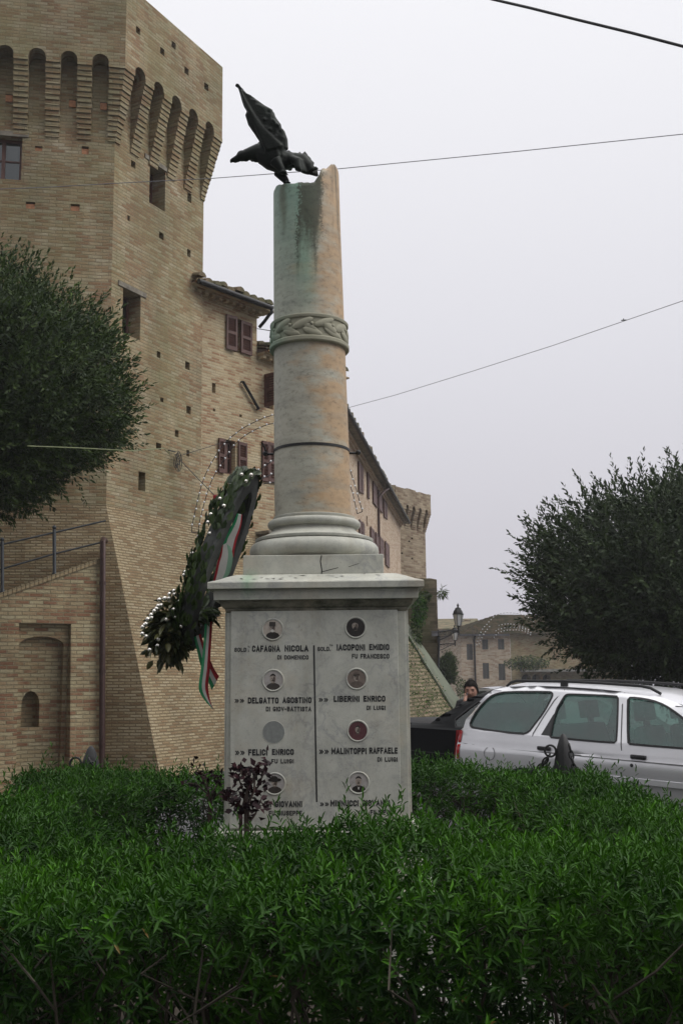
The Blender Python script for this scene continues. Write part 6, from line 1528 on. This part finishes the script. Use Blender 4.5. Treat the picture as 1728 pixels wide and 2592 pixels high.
est_wins = {'q': chaikin(up([(.158, .275), (.175, .248), (.215, .236), (.79, .214), (.855, .235), (.885, .29), (.965, .42), (1.012, .56), (1.010, .59), (.97, .597), (.50, .577), (.40, .557), (.32, .525), (.205, .395)]), 1),
            'r': chaikin(up([(1.10, .212), (1.115, .205), (1.745, .201), (1.757, .215), (1.690, .57), (1.675, .588), (1.20, .583), (1.165, .578), (1.15, .555), (1.098, .43)]), 1),
            'f': chaikin(up([(1.80, .565), (1.81, .582), (1.95, .574), (2.08, .552), (2.21, .502), (2.40, .39), (2.69, .235), (2.69, .21), (2.66, .203), (1.90, .200), (1.882, .212)]), 1)}
def est_fy(x, z):
    z -= G0
    y = .832 - .035 * max(0, -(z + .05)) - .05 * max(0, z - .02) / .18 if z < .2 else .782 - .215 * (z - .2) / .46
    if z < 0: y -= .11 * (min(-z, .46) / .46) ** 1.6
    y -= .012 * math.exp(-((z - .068) / .010) ** 2)
    if z < -.46: y -= .03
    t = max(0, .55 - x); y -= .26 * t ** 2.2
    t = max(0, x - 3.2); y -= .22 * t ** 2
    zr = interp(x, [(p[0], p[1] - G0) for p in est_top[5:-4]]); d = zr - z
    if 0 <= d < .045: y -= .05 * (1 - d / .045) ** 2
    return max(.3, y)
sil = car('silver estate car with black roof rails parked behind the right side of the hedge', MAT['silver_paint'], MAT['car_glass'], est_top, est_low, est_wins, None,
    [('rear_window', .142, .346), ('windscreen', 2.324, 3.06)], ((.86, .30), (3.40, .30)), est_fy, lambda x, z: -.05 * max(0, 1 - x / .5) ** 1 if x < .5 else .08 * max(0, x - 3.2),
    lines=[(up([(1.132, .632), (1.052, .528), (.977, .372), (.911, .219), (.905, .07), (.905, -.05), (1.0, -.2)]), .008), (up([(1.731, .628), (1.836, .07), (1.838, -.2), (1.84, -.45)]), .008), (up([(.04, .070), (3.9, .045)]), .012), (up([(2.86, .19), (2.85, -.1), (2.8, -.45)]), .008),
           (up([(.462 + .062 * math.cos(t), .005 + .062 * math.sin(t)) for t in [2 * math.pi * k / 16 for k in range(17)]]), .005)],
    handles=[(.985, G0 + .078, .14, .036), (1.917, G0 + .072, .145, .038)],
    rails=dict(pts=up([(.43, .635), (.475, .672), (.54, .692), (1.08, .705), (1.46, .702), (1.86, .690), (1.95, .676), (2.05, .628)]), feet=up([(1.08, .668)]), y=[(.4, .485), (1.2, .495), (2.2, .485)]),
    tails=[(up([(.028, -.08), (.032, .0), (.045, .19), (.085, .19), (.078, .06), (.07, -.08)]), 'tail_red')], rub=[(.95, 2.95, G0 - .135, .045)],
    seats=[(1.02, 0, 1.2, .92), (1.98, -.36, .5, 1.0), (1.98, .36, .5, 1.0)], deck=[(.3, -.01), (.65, -.01), (.73, .0), (.93, .018)])
lk = MB(); lk.lathe([(.001, .004), (.012, .004), (.016, 0)], (0, 0, 0), 14, 0, Matrix.Rotation(R(90), 3, 'X')); lo_ = lk.build('door_lock', MAT['trim'], sil); lo_.location = (1.934, -est_fy(1.934, G0 + .018) - .001, G0 + .018)
for s_ in (-1, 1):
    bp = MB()      # dark quarter panel of the rear door
    add_sides(bp, up([(.998, .213), (1.09, .211), (1.093, .42), (1.075, .395)]), [], est_fy, 0, .003, sides=(s_,)); bp.build('quarter_panel', MAT['trim'], sil)
TH = R(48); cd = Vector((math.sin(TH), -math.cos(TH), 0)); P0 = Vector((1.043, 10.8, .889)); lat = Vector((math.cos(TH), math.sin(TH), 0))
YAW = math.atan2(cd.y, cd.x)
sil.rotation_euler = (0, .043, YAW); sil.location = P0 + lat * .80 - Vector((0, 0, G0))
# saloon
sal_top = [(-.02, .32), (-.05, .45), (-.04, .62), (.0, .80), (.03, .93), (.10, .975), (.45, 1.00), (.78, 1.01), (1.0, 1.17), (1.22, 1.32), (1.45, 1.41), (1.75, 1.445), (2.1, 1.455), (2.5, 1.43), (2.75, 1.34), (3.35, .985), (3.6, .95), (4.1, .86), (4.35, .72), (4.40, .55), (4.38, .35)]
sal_low = [(4.36, .26)] + [(x, z + G0) for x, z in arch(3.62, .34)] + [(x, z + G0) for x, z in arch(1.0, .34)] + [(.0, .26)]
sal_wins = {'q': chaikin([(1.02, 1.0), (1.40, .985), (1.42, 1.0), (1.44, 1.32), (1.42, 1.335), (1.32, 1.27)], 1), 'r': chaikin([(1.50, .985), (2.18, .975), (2.2, .99), (2.2, 1.33), (2.17, 1.35), (1.75, 1.345), (1.52, 1.30), (1.5, 1.28)], 1), 'f': chaikin([(2.28, .975), (3.08, .965), (3.09, .985), (2.70, 1.24), (2.55, 1.325), (2.4, 1.345), (2.3, 1.35), (2.28, 1.33)], 1)}
def sal_fy(x, z):
    y = .83 - .03 * max(0, .6 - z) if z < .95 else .82 - .50 * (z - .95)
    t = max(0, .7 - x); y -= .16 * t ** 2; t = max(0, x - 3.3); y -= .2 * t ** 2
    zr = interp(x, sal_top[3:-3]); d = zr - z
    if 0 <= d < .05: y -= .05 * (1 - d / .05) ** 2
    return max(.3, y)
def saloon(label, pm):
    return car(label, pm, MAT['car_glass_dark'], sal_top, sal_low, sal_wins, None, [('rear_window', .77, 1.76), ('windscreen', 2.74, 3.36)], ((1.0, .30), (3.62, .30)), sal_fy,
        lambda x, z: -.06 * max(0, 1 - x / .5) if x < .5 else .07 * max(0, x - 3.3),
        lines=[([(1.46, 1.31), (1.45, .8), (1.3, .45)], .008), ([(2.24, 1.38), (2.23, .3)], .008), ([(.05, .70), (4.2, .62)], .012)], handles=[(1.5, .80, .14, .04), (2.3, .80, .14, .04)],
        tails=[([(.0, .66), (.012, .82), (.20, .82), (.20, .66)], 'tail_red')], seats=[(1.2, 0, 1.2, .85), (2.1, -.36, .5, .95), (2.1, .36, .5, .95)], deck=[(.6, -.05), (.8, -.01), (.95, .03)])
blk = saloon('black saloon car parked just beyond the silver estate, its boot showing beside the pedestal', MAT['black_paint'])
TH2 = R(62); cd2 = Vector((math.sin(TH2), -math.cos(TH2), 0)); lat2 = Vector((math.cos(TH2), math.sin(TH2), 0))
bt = at(1078, 1826, 12.6)      # foot of its rear pillar
o2 = bt - cd2 * .80 + lat2 * .80
blk.rotation_euler = (0, .05, math.atan2(cd2.y, cd2.x)); blk.location = (o2.x, o2.y, bt.z - 1.03 + .04)
def far_car(lbl, pm, px, py, Y, ang, sc=1.0):
    c = saloon(lbl, pm); p = at(px, py, Y); c.location = (p.x, p.y, p.z - 1.42); c.rotation_euler = (0, 0, ang); return c
far_car('pale grey car parked far down the street, left of the man’s head', MAT['grey_paint'], 1168, 1744, 34, R(-62))
far_car('dark car parked far down the street, right of the man’s head', MAT['navy_paint'], 1208, 1745, 36, R(-58))
# ================================================================== MAN ON THE PHONE
MAT['skin'] = simple('skin', (.36, .19, .135), .55, var=.12, scale=20, bstr=.05)
MAT['hair'] = simple('dark_brown_hair', (.008, .0055, .0045), .8, var=.5, scale=60, bstr=.8, spec=.15)
MAT['jacket'] = simple('black_jacket', (.012, .012, .014), .8, var=.3, scale=20)
MAT['trouser'] = simple('dark_trousers', (.02, .022, .03), .9)
def skin_mesh(name, verts, edges, radii, mat, parent, root=0, sub=2):
    me = bpy.data.meshes.new(name); me.from_pydata([tuple(v) for v in verts], edges, []); o = bpy.data.objects.new(name, me); COL.objects.link(o)
    md = o.modifiers.new('s', 'SKIN'); md.use_smooth_shade = True
    for i, r in enumerate(radii):
        sv = me.skin_vertices[0].data[i]; sv.radius = (r, r) if not isinstance(r, tuple) else r; sv.use_root = (i == root)
    o.modifiers.new('d', 'SUBSURF').levels = sub
    bpy.context.view_layer.update()
    nm = bpy.data.meshes.new_from_object(o.evaluated_get(bpy.context.evaluated_depsgraph_get())); bpy.data.objects.remove(o)
    nm.materials.clear(); nm.materials.append(mat); nm.polygons.foreach_set('use_smooth', [True] * len(nm.polygons))
    return link(bpy.data.objects.new(name, nm), parent)
def man():
    """local frame: faces -y (towards the camera), x to the picture's right, feet at z=0"""
    YM = 14.5; hd = at(1191, 1745, YM); gz = ground_z(hd.x, YM)
    H = at(1191, 1728, YM).z - gz; k = H / 1.74
    root = thing('person', 'man in a black jacket holding a phone to his ear beyond the black car', 'person', (hd.x, YM, gz)); root.scale = (k, k, k)
    V = [(0, 0, .96), (0, .0, 1.12), (0, .01, 1.30), (0, .02, 1.42), (0, .005, 1.50),                       # pelvis..neck base
         (.17, .02, 1.41), (.24, .02, 1.18), (.22, -.08, .95),                                                # right in picture arm hanging
         (-.17, .02, 1.41), (-.25, -.03, 1.17), (-.185, -.21, 1.30), (-.125, -.19, 1.46),                     # raised arm to the ear
         (.09, .0, .88), (.10, -.02, .50), (.10, .02, .09), (.11, -.12, .04), (-.09, .0, .88), (-.11, .0, .50), (-.12, .04, .09), (-.13, -.10, .04)]
    E_ = [(0, 1), (1, 2), (2, 3), (3, 4), (3, 5), (5, 6), (6, 7), (3, 8), (8, 9), (9, 10), (10, 11), (0, 12), (12, 13), (13, 14), (14, 15), (0, 16), (16, 17), (17, 18), (18, 19)]
    rd = [(.17, .12), (.16, .115), (.18, .12), (.13, .09), .065, .085, .06, .045, .085, .062, .050, .036, .095, .068, .045, .04, .095, .068, .045, .04]
    skin_mesh('body', V, E_, rd, MAT['jacket'], root)
    # head with features, turned and tilted a little down to the picture's left
    HM = Matrix.Translation((.0, -.03, 1.612)) @ Matrix.Rotation(R(-16), 4, 'Z') @ Matrix.Rotation(R(8), 4, 'X') @ Matrix.Scale(1.22, 4)
    def face_pt(a, b):
        x, y, z = math.sin(b) * math.cos(a), math.sin(b) * math.sin(a), math.cos(b)
        fx, fy_, fz = .076, .096, .122
        if z < 0: t = -z; fx *= 1 - .30 * t * t; fy_ *= 1 - .12 * t
        p = Vector((x * fx, y * fy_, z * fz))
        fr = max(0, -y)
        if fr > .2:
            g = lambda cx, cz, s, h: h * math.exp(-(((p.x - cx) / s) ** 2 + ((p.z - cz) / s) ** 2))
            dy = g(0, -.008, .012, .018) + g(0, -.026, .012, .026) + g(0, .012, .012, .008) - g(.031, .014, .014, .012) - g(-.031, .014, .014, .012) + g(0, -.062, .018, .006) - g(0, -.050, .022, .003) + g(0, -.094, .02, .008) + g(.03, .034, .02, .005) + g(-.03, .034, .02, .005)
            p.y -= dy
        return HM @ p
    mb = MB(); na, nb_ = 48, 40; rows = []
    for j in range(nb_ + 1):
        b = math.pi * max(.004, min(.996, j / nb_)); rows.append([mb.vert(face_pt(2 * math.pi * i / na, b)) for i in range(na)])
    for A, B in zip(rows, rows[1:]): mb.idx([(A[i], B[i], B[(i + 1) % na], A[(i + 1) % na]) for i in range(na)])
    mb.tube([HM @ Vector((0, .02, -.05)), (0, .0, 1.50), (0, .01, 1.44)], [.05, .056, .07], 14)
    for s in (-1, 1): mb.sphere(HM @ Vector((s * .076, .012, 0)), 1, 8, 0, (.010, .018, .031), HM.to_3x3())
    hd_o = mb.build('head', MAT['skin'], root, smooth=9)
    e = MB()
    for s in (-1, 1):
        e.sphere(HM @ Vector((s * .031, -.0775, .012)), 1, 8, 0, (.014, .006, .0045), HM.to_3x3()); e.tube([HM @ Vector((s * .014, -.090, .030)), HM @ Vector((s * .032, -.090, .036)), HM @ Vector((s * .052, -.076, .029))], .0035, 6)
    e.tube([HM @ Vector((-.024, -.086, -.053)), HM @ Vector((0, -.094, -.050)), HM @ Vector((.024, -.086, -.053))], .0028, 6)
    e.build('eyes_and_brows', MAT['hair'], hd_o, smooth=9)
    h = MB(); rows = []
    for j in range(17):
        b = math.pi * max(.004, .60 * j / 16); row = []
        for i in range(na):
            a = 2 * math.pi * i / na; fr = max(0, -math.sin(a)); lim = math.pi * (.60 - .27 * min(1, fr * 1.5) ** 1.0); bb = min(b, lim)
            p = Vector((math.sin(bb) * math.cos(a) * .090, math.sin(bb) * math.sin(a) * .112, math.cos(bb) * .134)); p *= 1 + .06 * math.sin(a * 5 + bb * 4) * math.sin(bb * 2) + .05 * random.random()
            if b > lim: p *= .93
            row.append(h.vert(HM @ (p + Vector((0, .008, .004)))))
        rows.append(row)
    for A, B in zip(rows, rows[1:]): h.idx([(A[i], B[i], B[(i + 1) % na], A[(i + 1) % na]) for i in range(na)])
    h.build('hair', MAT['hair'], hd_o, smooth=9)
    # hand closed round the phone at the ear in the picture's left
    hc = Vector((-.088, -.085, 1.535))
    V = [(-.125, -.19, 1.44), (-.112, -.16, 1.48), hc + Vector((-.012, -.04, -.005))]; E_ = [(0, 1), (1, 2)]; rd = [.030, .030, .026]
    fing = [(.010, .050, .044), (-.002, .055, .048), (-.016, .052, .046), (-.030, .045, .038)]
    for q, (dz, l1, l2) in enumerate(fing):
        b = len(V); base = hc + Vector((-.018, -.052, .018 + dz)); V += [base, base + Vector((-.004, .022, .012)) * 1.2, base + Vector((.012, .048, .014)) * 1.1]; E_ += [(2, b), (b, b + 1), (b + 1, b + 2)]; rd += [.0095, .009, .0075]
    b = len(V); V += [hc + Vector((.006, -.055, -.012)), hc + Vector((.018, -.050, .016))]; E_ += [(2, b), (b, b + 1)]; rd += [.011, .009]
    skin_mesh('hand', V, E_, rd, MAT['skin'], root, 0, 1)
    V = [(.22, -.08, .95), (.215, -.10, .87)]; E_ = [(0, 1)]; rd = [.032, .034]
    for q in range(4):
        b = len(V); base = Vector((.19 + .017 * q, -.105, .84)); V += [base, base + Vector((0, -.012, -.04)), base + Vector((0, -.002, -.07 + .006 * abs(q - 1)))]; E_ += [(1, b), (b, b + 1), (b + 1, b + 2)]; rd += [.0095, .009, .0075]
    b = len(V); V += [(.185, -.135, .87), (.182, -.15, .83)]; E_ += [(1, b), (b, b + 1)]; rd += [.011, .009]
    skin_mesh('hand', V, E_, rd, MAT['skin'], root, 0, 1)
    c = MB(); c.lathe([(.075, 1.46), (.078, 1.50), (.066, 1.535), (.060, 1.53), (.066, 1.47)], (0, .008, 0), 24); c.build('collar', MAT['jacket'], root, smooth=.8)
    ph = MB(); M = Matrix.Translation(hc + Vector((.004, -.03, .012))) @ Matrix.Rotation(R(24), 4, 'Y') @ Matrix.Rotation(R(-24), 4, 'X'); ph.box(-.006, .006, -.022, .022, -.045, .062, 0, M)
    po = ph.build('mobile_phone', MAT['wire_pale'], bevel=.004, smooth=.8); po.matrix_world = Matrix.Translation((hd.x, YM, gz)) @ Matrix.Scale(k, 4); tag(po, 'small silver mobile phone held at the man’s ear', 'phone')
man()
# ================================================================== BOLLARDS WITH CHAINS
def bollard(label, top_px, Y, lean, chains, group='iron bollards at the hedge corners'):
    t = at(*top_px, Y); g = ground_z(t.x, Y) if Y > 9.2 else 0
    root = thing('chain_bollard', label, 'bollard', (t.x, Y, g), group=None)
    h = t.z - g; mb = MB()
    prof = [(.19, .0), (.19, .10), (.165, .12), (.15, .4), (.125, h - .40), (.108, h - .31), (.086, h - .20), (.060, h - .10), (.032, h - .025), (.012, h)]
    mb.lathe(prof, (0, 0, 0), 6, 0, Matrix.Rotation(.3, 3, 'Z')); mb.build('post', MAT['iron'], root, bevel=.008, smooth=.4)
    r = MB(); c = Vector((-.115, -.03, h - .135)); r.tube([c + Vector((.045 * math.cos(a), 0, .045 * math.sin(a))) for a in [2 * math.pi * k / 18 for k in range(18)]], .009, 8, closed=True); r.build('ring', MAT['iron'], root, smooth=.9)
    for pts in chains:
        ch = MB(); n = 10
        for k in range(n):
            s = (k + .5) / n; p = Vector(pts[0]).lerp(Vector(pts[1]), s); p.z += h - pts[2] * 4 * s * (1 - s); d = (Vector(pts[1]) - Vector(pts[0])); d.z -= pts[2] * 4 * (1 - 2 * s); d.normalize()
            x = d.cross(Vector((0, 1, 0))).normalized(); y = x.cross(d)
            a, b = (x, y) if k % 2 else (y, x)
            ch.tube([p + d * .036 * math.cos(t_) + a * .018 * math.sin(t_) for t_ in [2 * math.pi * q / 12 for q in range(12)]], .007, 6, closed=True)
        ch.build('chain', MAT['iron'], root, smooth=.9)
    return root
bollard('black iron bollard with chain standing in front of the silver car', (1424, 1857), 8.9, 0, [((-.13, -.05, -.17), (-.32, .12, -.36), .03), ((.02, -.125, -.08), (.10, -.16, -.55), .02)])
bollard('black iron bollard with ring against the brick ramp wall', (231, 1888), 8.9, 0, [((.02, -.12, -.10), (.22, -.05, -.34), .03)])
# ================================================================== STREET LAMPS ON THE RUINED WALL
MAT['lamp_glass'] = glassmat('lantern_glass', (.85, .87, .88), .15, .15)
def wall_lamp(label, base_px, tip_px, Y, s):
    a, b = at(*base_px, Y), at(*tip_px, Y)
    root = thing('wall_lamp', label, 'street lamp', tuple(a)); L = b.x - a.x
    mb = MB(); mb.box(-.03, .03, -.06, .06, -.35 * s, .12 * s)
    mb.tube([(0, 0, .05 * s), (L * .5, 0, .10 * s), (L, 0, .10 * s)], .028 * s, 8); mb.tube([(0, 0, -.30 * s), (L * .3, 0, -.2 * s), (L * .7, 0, .0), (L, 0, .08 * s)], .020 * s, 8)
    for k in range(4):      # scrolls
        cx = L * (.14 + .2 * k); r = (.085 - .012 * k) * s; cz = .07 * s - r * 1.1 - .01 * s
        mb.tube([(cx + r * (1 - .06 * q) * math.cos(q * .55), 0, cz + r * (1 - .06 * q) * math.sin(q * .55)) for q in range(14)], .012 * s, 6)
    to_root = mb.build('bracket', MAT['iron'], root, smooth=.8)
    lb = MB(); z0 = .10 * s
    lb.lathe([(.02 * s, z0 - .16 * s), (.045 * s, z0 - .05 * s), (.03 * s, z0 + .02 * s), (.05 * s, z0 + .08 * s), (.03 * s, z0 + .14 * s), (.10 * s, z0 + .18 * s), (.10 * s, z0 + .20 * s)], (L, 0, 0), 12)
    zb, zt = z0 + .20 * s, z0 + .66 * s; rb_, rt_ = .12 * s, .215 * s
    for k in range(6):
        an = math.pi / 3 * k + .2; lb.tube([(L + rb_ * math.cos(an), rb_ * math.sin(an), zb), (L + rt_ * math.cos(an), rt_ * math.sin(an), zt)], .014 * s, 6)
    lb.lathe([(rt_ * 1.12, zt), (rt_ * 1.16, zt + .03 * s), (rt_ * .98, zt + .05 * s)], (L, 0, 0), 6, 0, Matrix.Rotation(.2, 3, 'Z'))
    lb.lathe([(rt_ * .55, zt + .22 * s), (rt_ * .60, zt + .25 * s), (.04 * s, zt + .30 * s), (.03 * s, zt + .34 * s), (.055 * s, zt + .38 * s), (.015 * s, zt + .44 * s), (.004, zt + .48 * s)], (L, 0, 0), 12)
    lb.lathe([(rt_ * .99, zt + .05 * s), (rt_ * .9, zt + .13 * s), (rt_ * .56, zt + .23 * s)], (L, 0, 0), 6, 0, Matrix.Rotation(.2, 3, 'Z'))
    lo = lb.build('lantern_frame', MAT['iron'], root, smooth=.6)
    g = MB(); g.lathe([(rb_ * .96, zb + .002), (rt_ * .96, zt - .002)], (L, 0, 0), 6, 0, Matrix.Rotation(.2, 3, 'Z')); g.build('lantern_glass', MAT['lamp_frost'], lo)
MAT['lamp_frost'] = simple('frosted_lantern_pane', (.55, .56, .56), .3, var=.05)
wall_lamp('black lantern on a scrolled bracket, the nearer and higher one on the ruined wall', (1108, 1603), (1160, 1603), 37.9, .86)
wall_lamp('smaller lantern hanging out below the first, on the lower bracket', (1109, 1634), (1151, 1634), 39.5, .62)
m = MB(); p = at(1099, 1605, 37.85); m.box(p.x - .11, p.x + .11, p.y - .12, p.y, p.z - .08, p.z + .08); m.box(p.x - .13, p.x + .13, p.y - .16, p.y, p.z + .081, p.z + .10); tag(m.build('junction_box', MAT['wire_pale'], bevel=.01), 'small grey electric box on the ruined wall left of the lanterns', 'electric box')
m = MB(); a, b = at(1111, 1610, 37.95), at(1107, 1745, 37.95); m.tube([a, b], .035, 8); tag(m.build('wall_pipe', MAT['rail']), 'thin grey pipe running down the corner of the ruined wall', 'pipe')
for px, lab, mt_ in ((872, 'pale timber board', 'pave'),):
    for x0, x1, y0, y1, lab, mt_ in ((556, 592, 1605, 1850, 'pale wooden board leaning at the foot of the far tower', 'plaster'), (598, 652, 1650, 1850, 'orange-brown wooden board leaning beside the pale one', 'wood_light')):
        a, b = at(880 + x0 * Z6, 1100 + y0 * Z6, 45), at(880 + x1 * Z6, 1100 + y1 * Z6, 45); m = MB(); m.box(a.x, b.x, 45, 45.08, b.z, a.z); tag(m.build('wooden_board', MAT[mt_], bevel=.01), lab, 'board')
# ================================================================== FESTOON LIGHTS AND WIRES
MAT['bulb'] = simple('white_bulb', (.80, .80, .80), .2, var=.05)
BULB = None
def garland(label, curves, Y, rb=.018, gap=.13, wire=.006, rungs=True):
    global BULB
    p0 = at(*curves[0][0], Y); root = thing('light_garland', label, 'string lights', tuple(p0)); cnt = 0
    mb = MB(); pts_all = []
    for c in curves:
        W_ = [at(x, y, Y + .02 * random.random()) for x, y in c]; S_ = []
        for i in range(len(W_) - 1):
            a, b = W_[max(0, i - 1)], W_[min(len(W_) - 1, i + 2)]; p, q = W_[i], W_[i + 1]
            for k in range(6):
                t = k / 6; S_.append(.5 * ((2 * p) + (q - a) * t + (2 * a - 5 * p + 4 * q - b) * t * t + (3 * p - a - 3 * q + b) * t ** 3))
        S_.append(W_[-1]); mb.tube(S_, wire, 5); acc = 0; last = S_[0]
        for p, q in zip(S_, S_[1:]):
            d = (q - p).length
            while acc + d >= gap and d > 1e-6:
                t = (gap - acc) / d; p = p.lerp(q, t); pts_all.append(p.copy()); d = (q - p).length; acc = 0
            acc += d
    to_parent(mb.build('wire', MAT['cable'], root), root)
    over = MB()
    for i, p in enumerate(pts_all):
        p = p + Vector((random.uniform(-.01, .01), -.012, random.uniform(-.012, .012)))
        if i >= 96: over.sphere(p, rb, 6); continue
        if BULB is None:
            m = MB(); m.sphere((0, 0, 0), 1, 7); o = m.build('bulb', MAT['bulb'], root, smooth=9); BULB = o.data
        else: o = link(bpy.data.objects.new('bulb', BULB), root)
        o.location = p; o.scale = (rb,) * 3; to_parent(o, root)
    if over.v: o = over.build('bulb', MAT['bulb'], root, smooth=9); tag(o, kind='stuff'); to_parent(o, root)
    return root
D_ = lambda L: [(x * DS, y * DS) for x, y in L]
garland('double arch of small white lights strung behind the column, from left of the wreath', [D_([(440, 1222), (446, 1185), (468, 1100), (500, 1040), (530, 1005), (575, 974), (640, 952), (705, 974), (755, 1010), (795, 1062), (812, 1105), (832, 1175)]),
    D_([(455, 1224), (461, 1187), (484, 1110), (512, 1060), (545, 1015), (590, 985), (640, 972), (700, 992), (745, 1030), (785, 1080), (806, 1120), (820, 1180)]), D_([(440, 1222), (455, 1224)]), D_([(832, 1175), (820, 1180)])], 15.0, .014, .115)
garland('low swags of white lights beside the column, just above the tip of the wreath', [D_([(572, 1105), (590, 1085), (612, 1068), (640, 1052), (690, 1048)]), D_([(580, 1115), (600, 1100), (640, 1085), (690, 1080)]), D_([(604, 1112), (625, 1108), (690, 1104)])], 14.2, .014, .10)
kf = lambda L: [(1020 + x / 3.92, 1380 + y / 3.92) for x, y in L]
garland('upper outer arch of white lights in front of the far house roof', [kf([(725, 1020), (740, 930), (775, 850), (840, 770), (930, 690), (1050, 672), (1180, 690), (1300, 760)]), kf([(750, 1010), (765, 950), (800, 880), (860, 800)])], 55, .027, .17, .008)
garland('inner arch of white lights hanging over the windows of the far house', [kf([(885, 940), (930, 880), (1000, 850), (1090, 842), (1180, 850), (1260, 890)]), kf([(890, 860), (960, 832), (1080, 815), (1190, 830), (1280, 880)]), kf([(920, 805), (990, 785), (1080, 782), (1160, 805), (1240, 840)])], 60, .027, .17, .008)
def wire(name, label, pts, r, mat='wire_pale', n=10):
    W_ = [at(x, y, Y) for x, y, Y in pts]; P = []
    for p, q in zip(W_, W_[1:]):
        for k in range(n):
            t = k / n; P.append(p.lerp(q, t))
    P.append(W_[-1]); m = MB(); m.tube(P, r, 6); return tag(m.build(name, MAT[mat], smooth=9), label, 'cable')
wire('overhead_cable', 'thick black cable crossing the top right corner of the sky', [(1180, -20, 9.0), (1245, -2, 8.8), (1340, 20, 8.6), (1460, 50, 8.4), (1600, 84, 8.2), (1760, 126, 8.0), (3200, 560, 7.2)], .0125, 'cable')
m = wire('overhead_wire', 'long thin wire passing behind the eagle from the tower to the right edge', [(-40, 480, 17.5), (120, 474, 17.2), (330, 462, 16.8), (530, 452, 16.3), (860, 427, 15.5), (1300, 384, 14.7), (1780, 334, 14), (3600, 150, 12.5)], .006)
wire('overhead_wire', 'very thin wire rising from behind the column to the right edge', [(870, 1035, 30), (1000, 1000, 28), (1200, 938, 26), (1400, 874, 24), (1580, 812, 22), (1760, 750, 20), (3600, 130, 14)], .007)
p = at(1577, 811, 22.05); m = MB(); m.tube([p + Vector((-.05, 0, 0)), p + Vector((.06, 0, .01))], .012, 6); m.tube([p, p + Vector((0, 0, .04))], .01, 6); tag(m.build('wire_clamp', MAT['cable']), 'small clamp on the thinnest wire', 'clamp')
wire('garden_wire', 'pale green wire stretched in front of the left tree', [(70, 1129, 12.0), (200, 1134, 12.6), (330, 1141, 13.2), (415, 1135, 17), (430, 1150, 21.2)], .007, 'wire_green') if 'wire_green' in MAT else None
kz = lambda x, y: (x / Z, 560 + y / Z)
def loops():
    m = MB(); c = f1(*f1.uv(*kz(1145, 1590)), .06)
    for k in range(7):
        r = random.uniform(.10, .17); o_ = Vector((random.gauss(0, .015), 0, random.gauss(0, .02)))
        m.tube([c + o_ + f1.d * (.6 * r * math.cos(t)) + Vector((0, 0, 1.35 * r * math.sin(t))) + f1.N * .02 * k for t in [2 * math.pi * q / 20 for q in range(20)]], .006, 5, closed=True)
    m.tube([c + Vector((0, 0, .2)), f1(*f1.uv(*kz(1105, 1515)), .03)], .012, 5)
    tag(m.build('cable_coil', MAT['cable'], smooth=9), 'coil of black cable hanging on the face of the brick tower', 'cable coil')
loops()
def w2p(name, label, a, b, r=.006, mat='cable', sag=.0):
    m = MB(); m.tube([a.lerp(b, t) - Vector((0, 0, sag * 4 * t * (1 - t))) for t in [k / 12 for k in range(13)]], r, 5); tag(m.build(name, MAT[mat], smooth=9), label, 'cable')
cl = f1(*f1.uv(*kz(1150, 1560)), .08)
w2p('stay_wire', 'thin cable from the coil on the tower across to the house windows', cl, FA(*FA.uv(440 + 440 * Z2, 640 + 1895 * Z2), .08), .007)
w2p('stay_wire', 'thin cable from the coil on the tower sloping down to the wreath side', cl, at(*kz(1420, 1815), 15.0), .007)
w2p('stay_wire', 'short wire between the house corner and the column band', FA(*FA.uv(440 + 820 * Z2, 640 + 755 * Z2), .03), at(690, 838, 16), .008)
m = MB(); p = at(1195, 1585, 60); m.tube([p, p + Vector((0, 0, -.9))], .015, 5); m.tube([p + Vector((.16 + .10 * math.cos(t), 0, -.25 + .16 * math.sin(t))) for t in [2 * math.pi * k / 16 for k in range(16)]], .014, 5, closed=True); m.tube([p, p + Vector((-.5, 0, -.32))], .008, 4)
tag(m.build('cable_loop', MAT['cable'], smooth=9), 'loop of cable on a thin rod above the far roof', 'cable loop')
# ================================================================== HAZE
hz_m, nt = material('thin_mist')
pv = nt.nodes.new('ShaderNodeVolumePrincipled'); pv.inputs['Color'].default_value = (.93, .93, .96, 1); pv.inputs['Density'].default_value = .0009; pv.inputs['Anisotropy'].default_value = .2
o_ = nt.nodes.new('ShaderNodeOutputMaterial'); nt.links.new(pv.outputs[0], o_.inputs['Volume'])
mb = MB(); mb.box(-134, 134, -44, 196, -4, 24); tag(mb.build('haze', hz_m), kind='stuff')

# ------------------------------------------------------------------ groups of like things
for pre, g in (('holm_oak', 'evergreen trees on either side of the street'), ('chain_bollard', 'iron bollards with chains outside the hedge'), ('wall_lamp', 'lantern lamps on the ruined wall'), ('light_garland', 'strings of white festoon lights'),
               ('ribbon', 'tricolour ribbons of the wreath'), ('overhead_wire', 'thin wires overhead'), ('stay_wire', 'thin cables along the brick fronts'), ('rose_bush', 'dark red rose bushes inside the hedge'), ('wooden_board', 'boards leaning by the far tower'),
               ('parked_car', 'cars parked in the street'), ('ivy', 'ivy on the sloping base wall'), ('wall_plant', 'plants growing on the ruined wall')):
    for o in COL.objects:
        if o.parent is None and (o.name == pre or o.name.startswith(pre + '.')): o['group'] = g
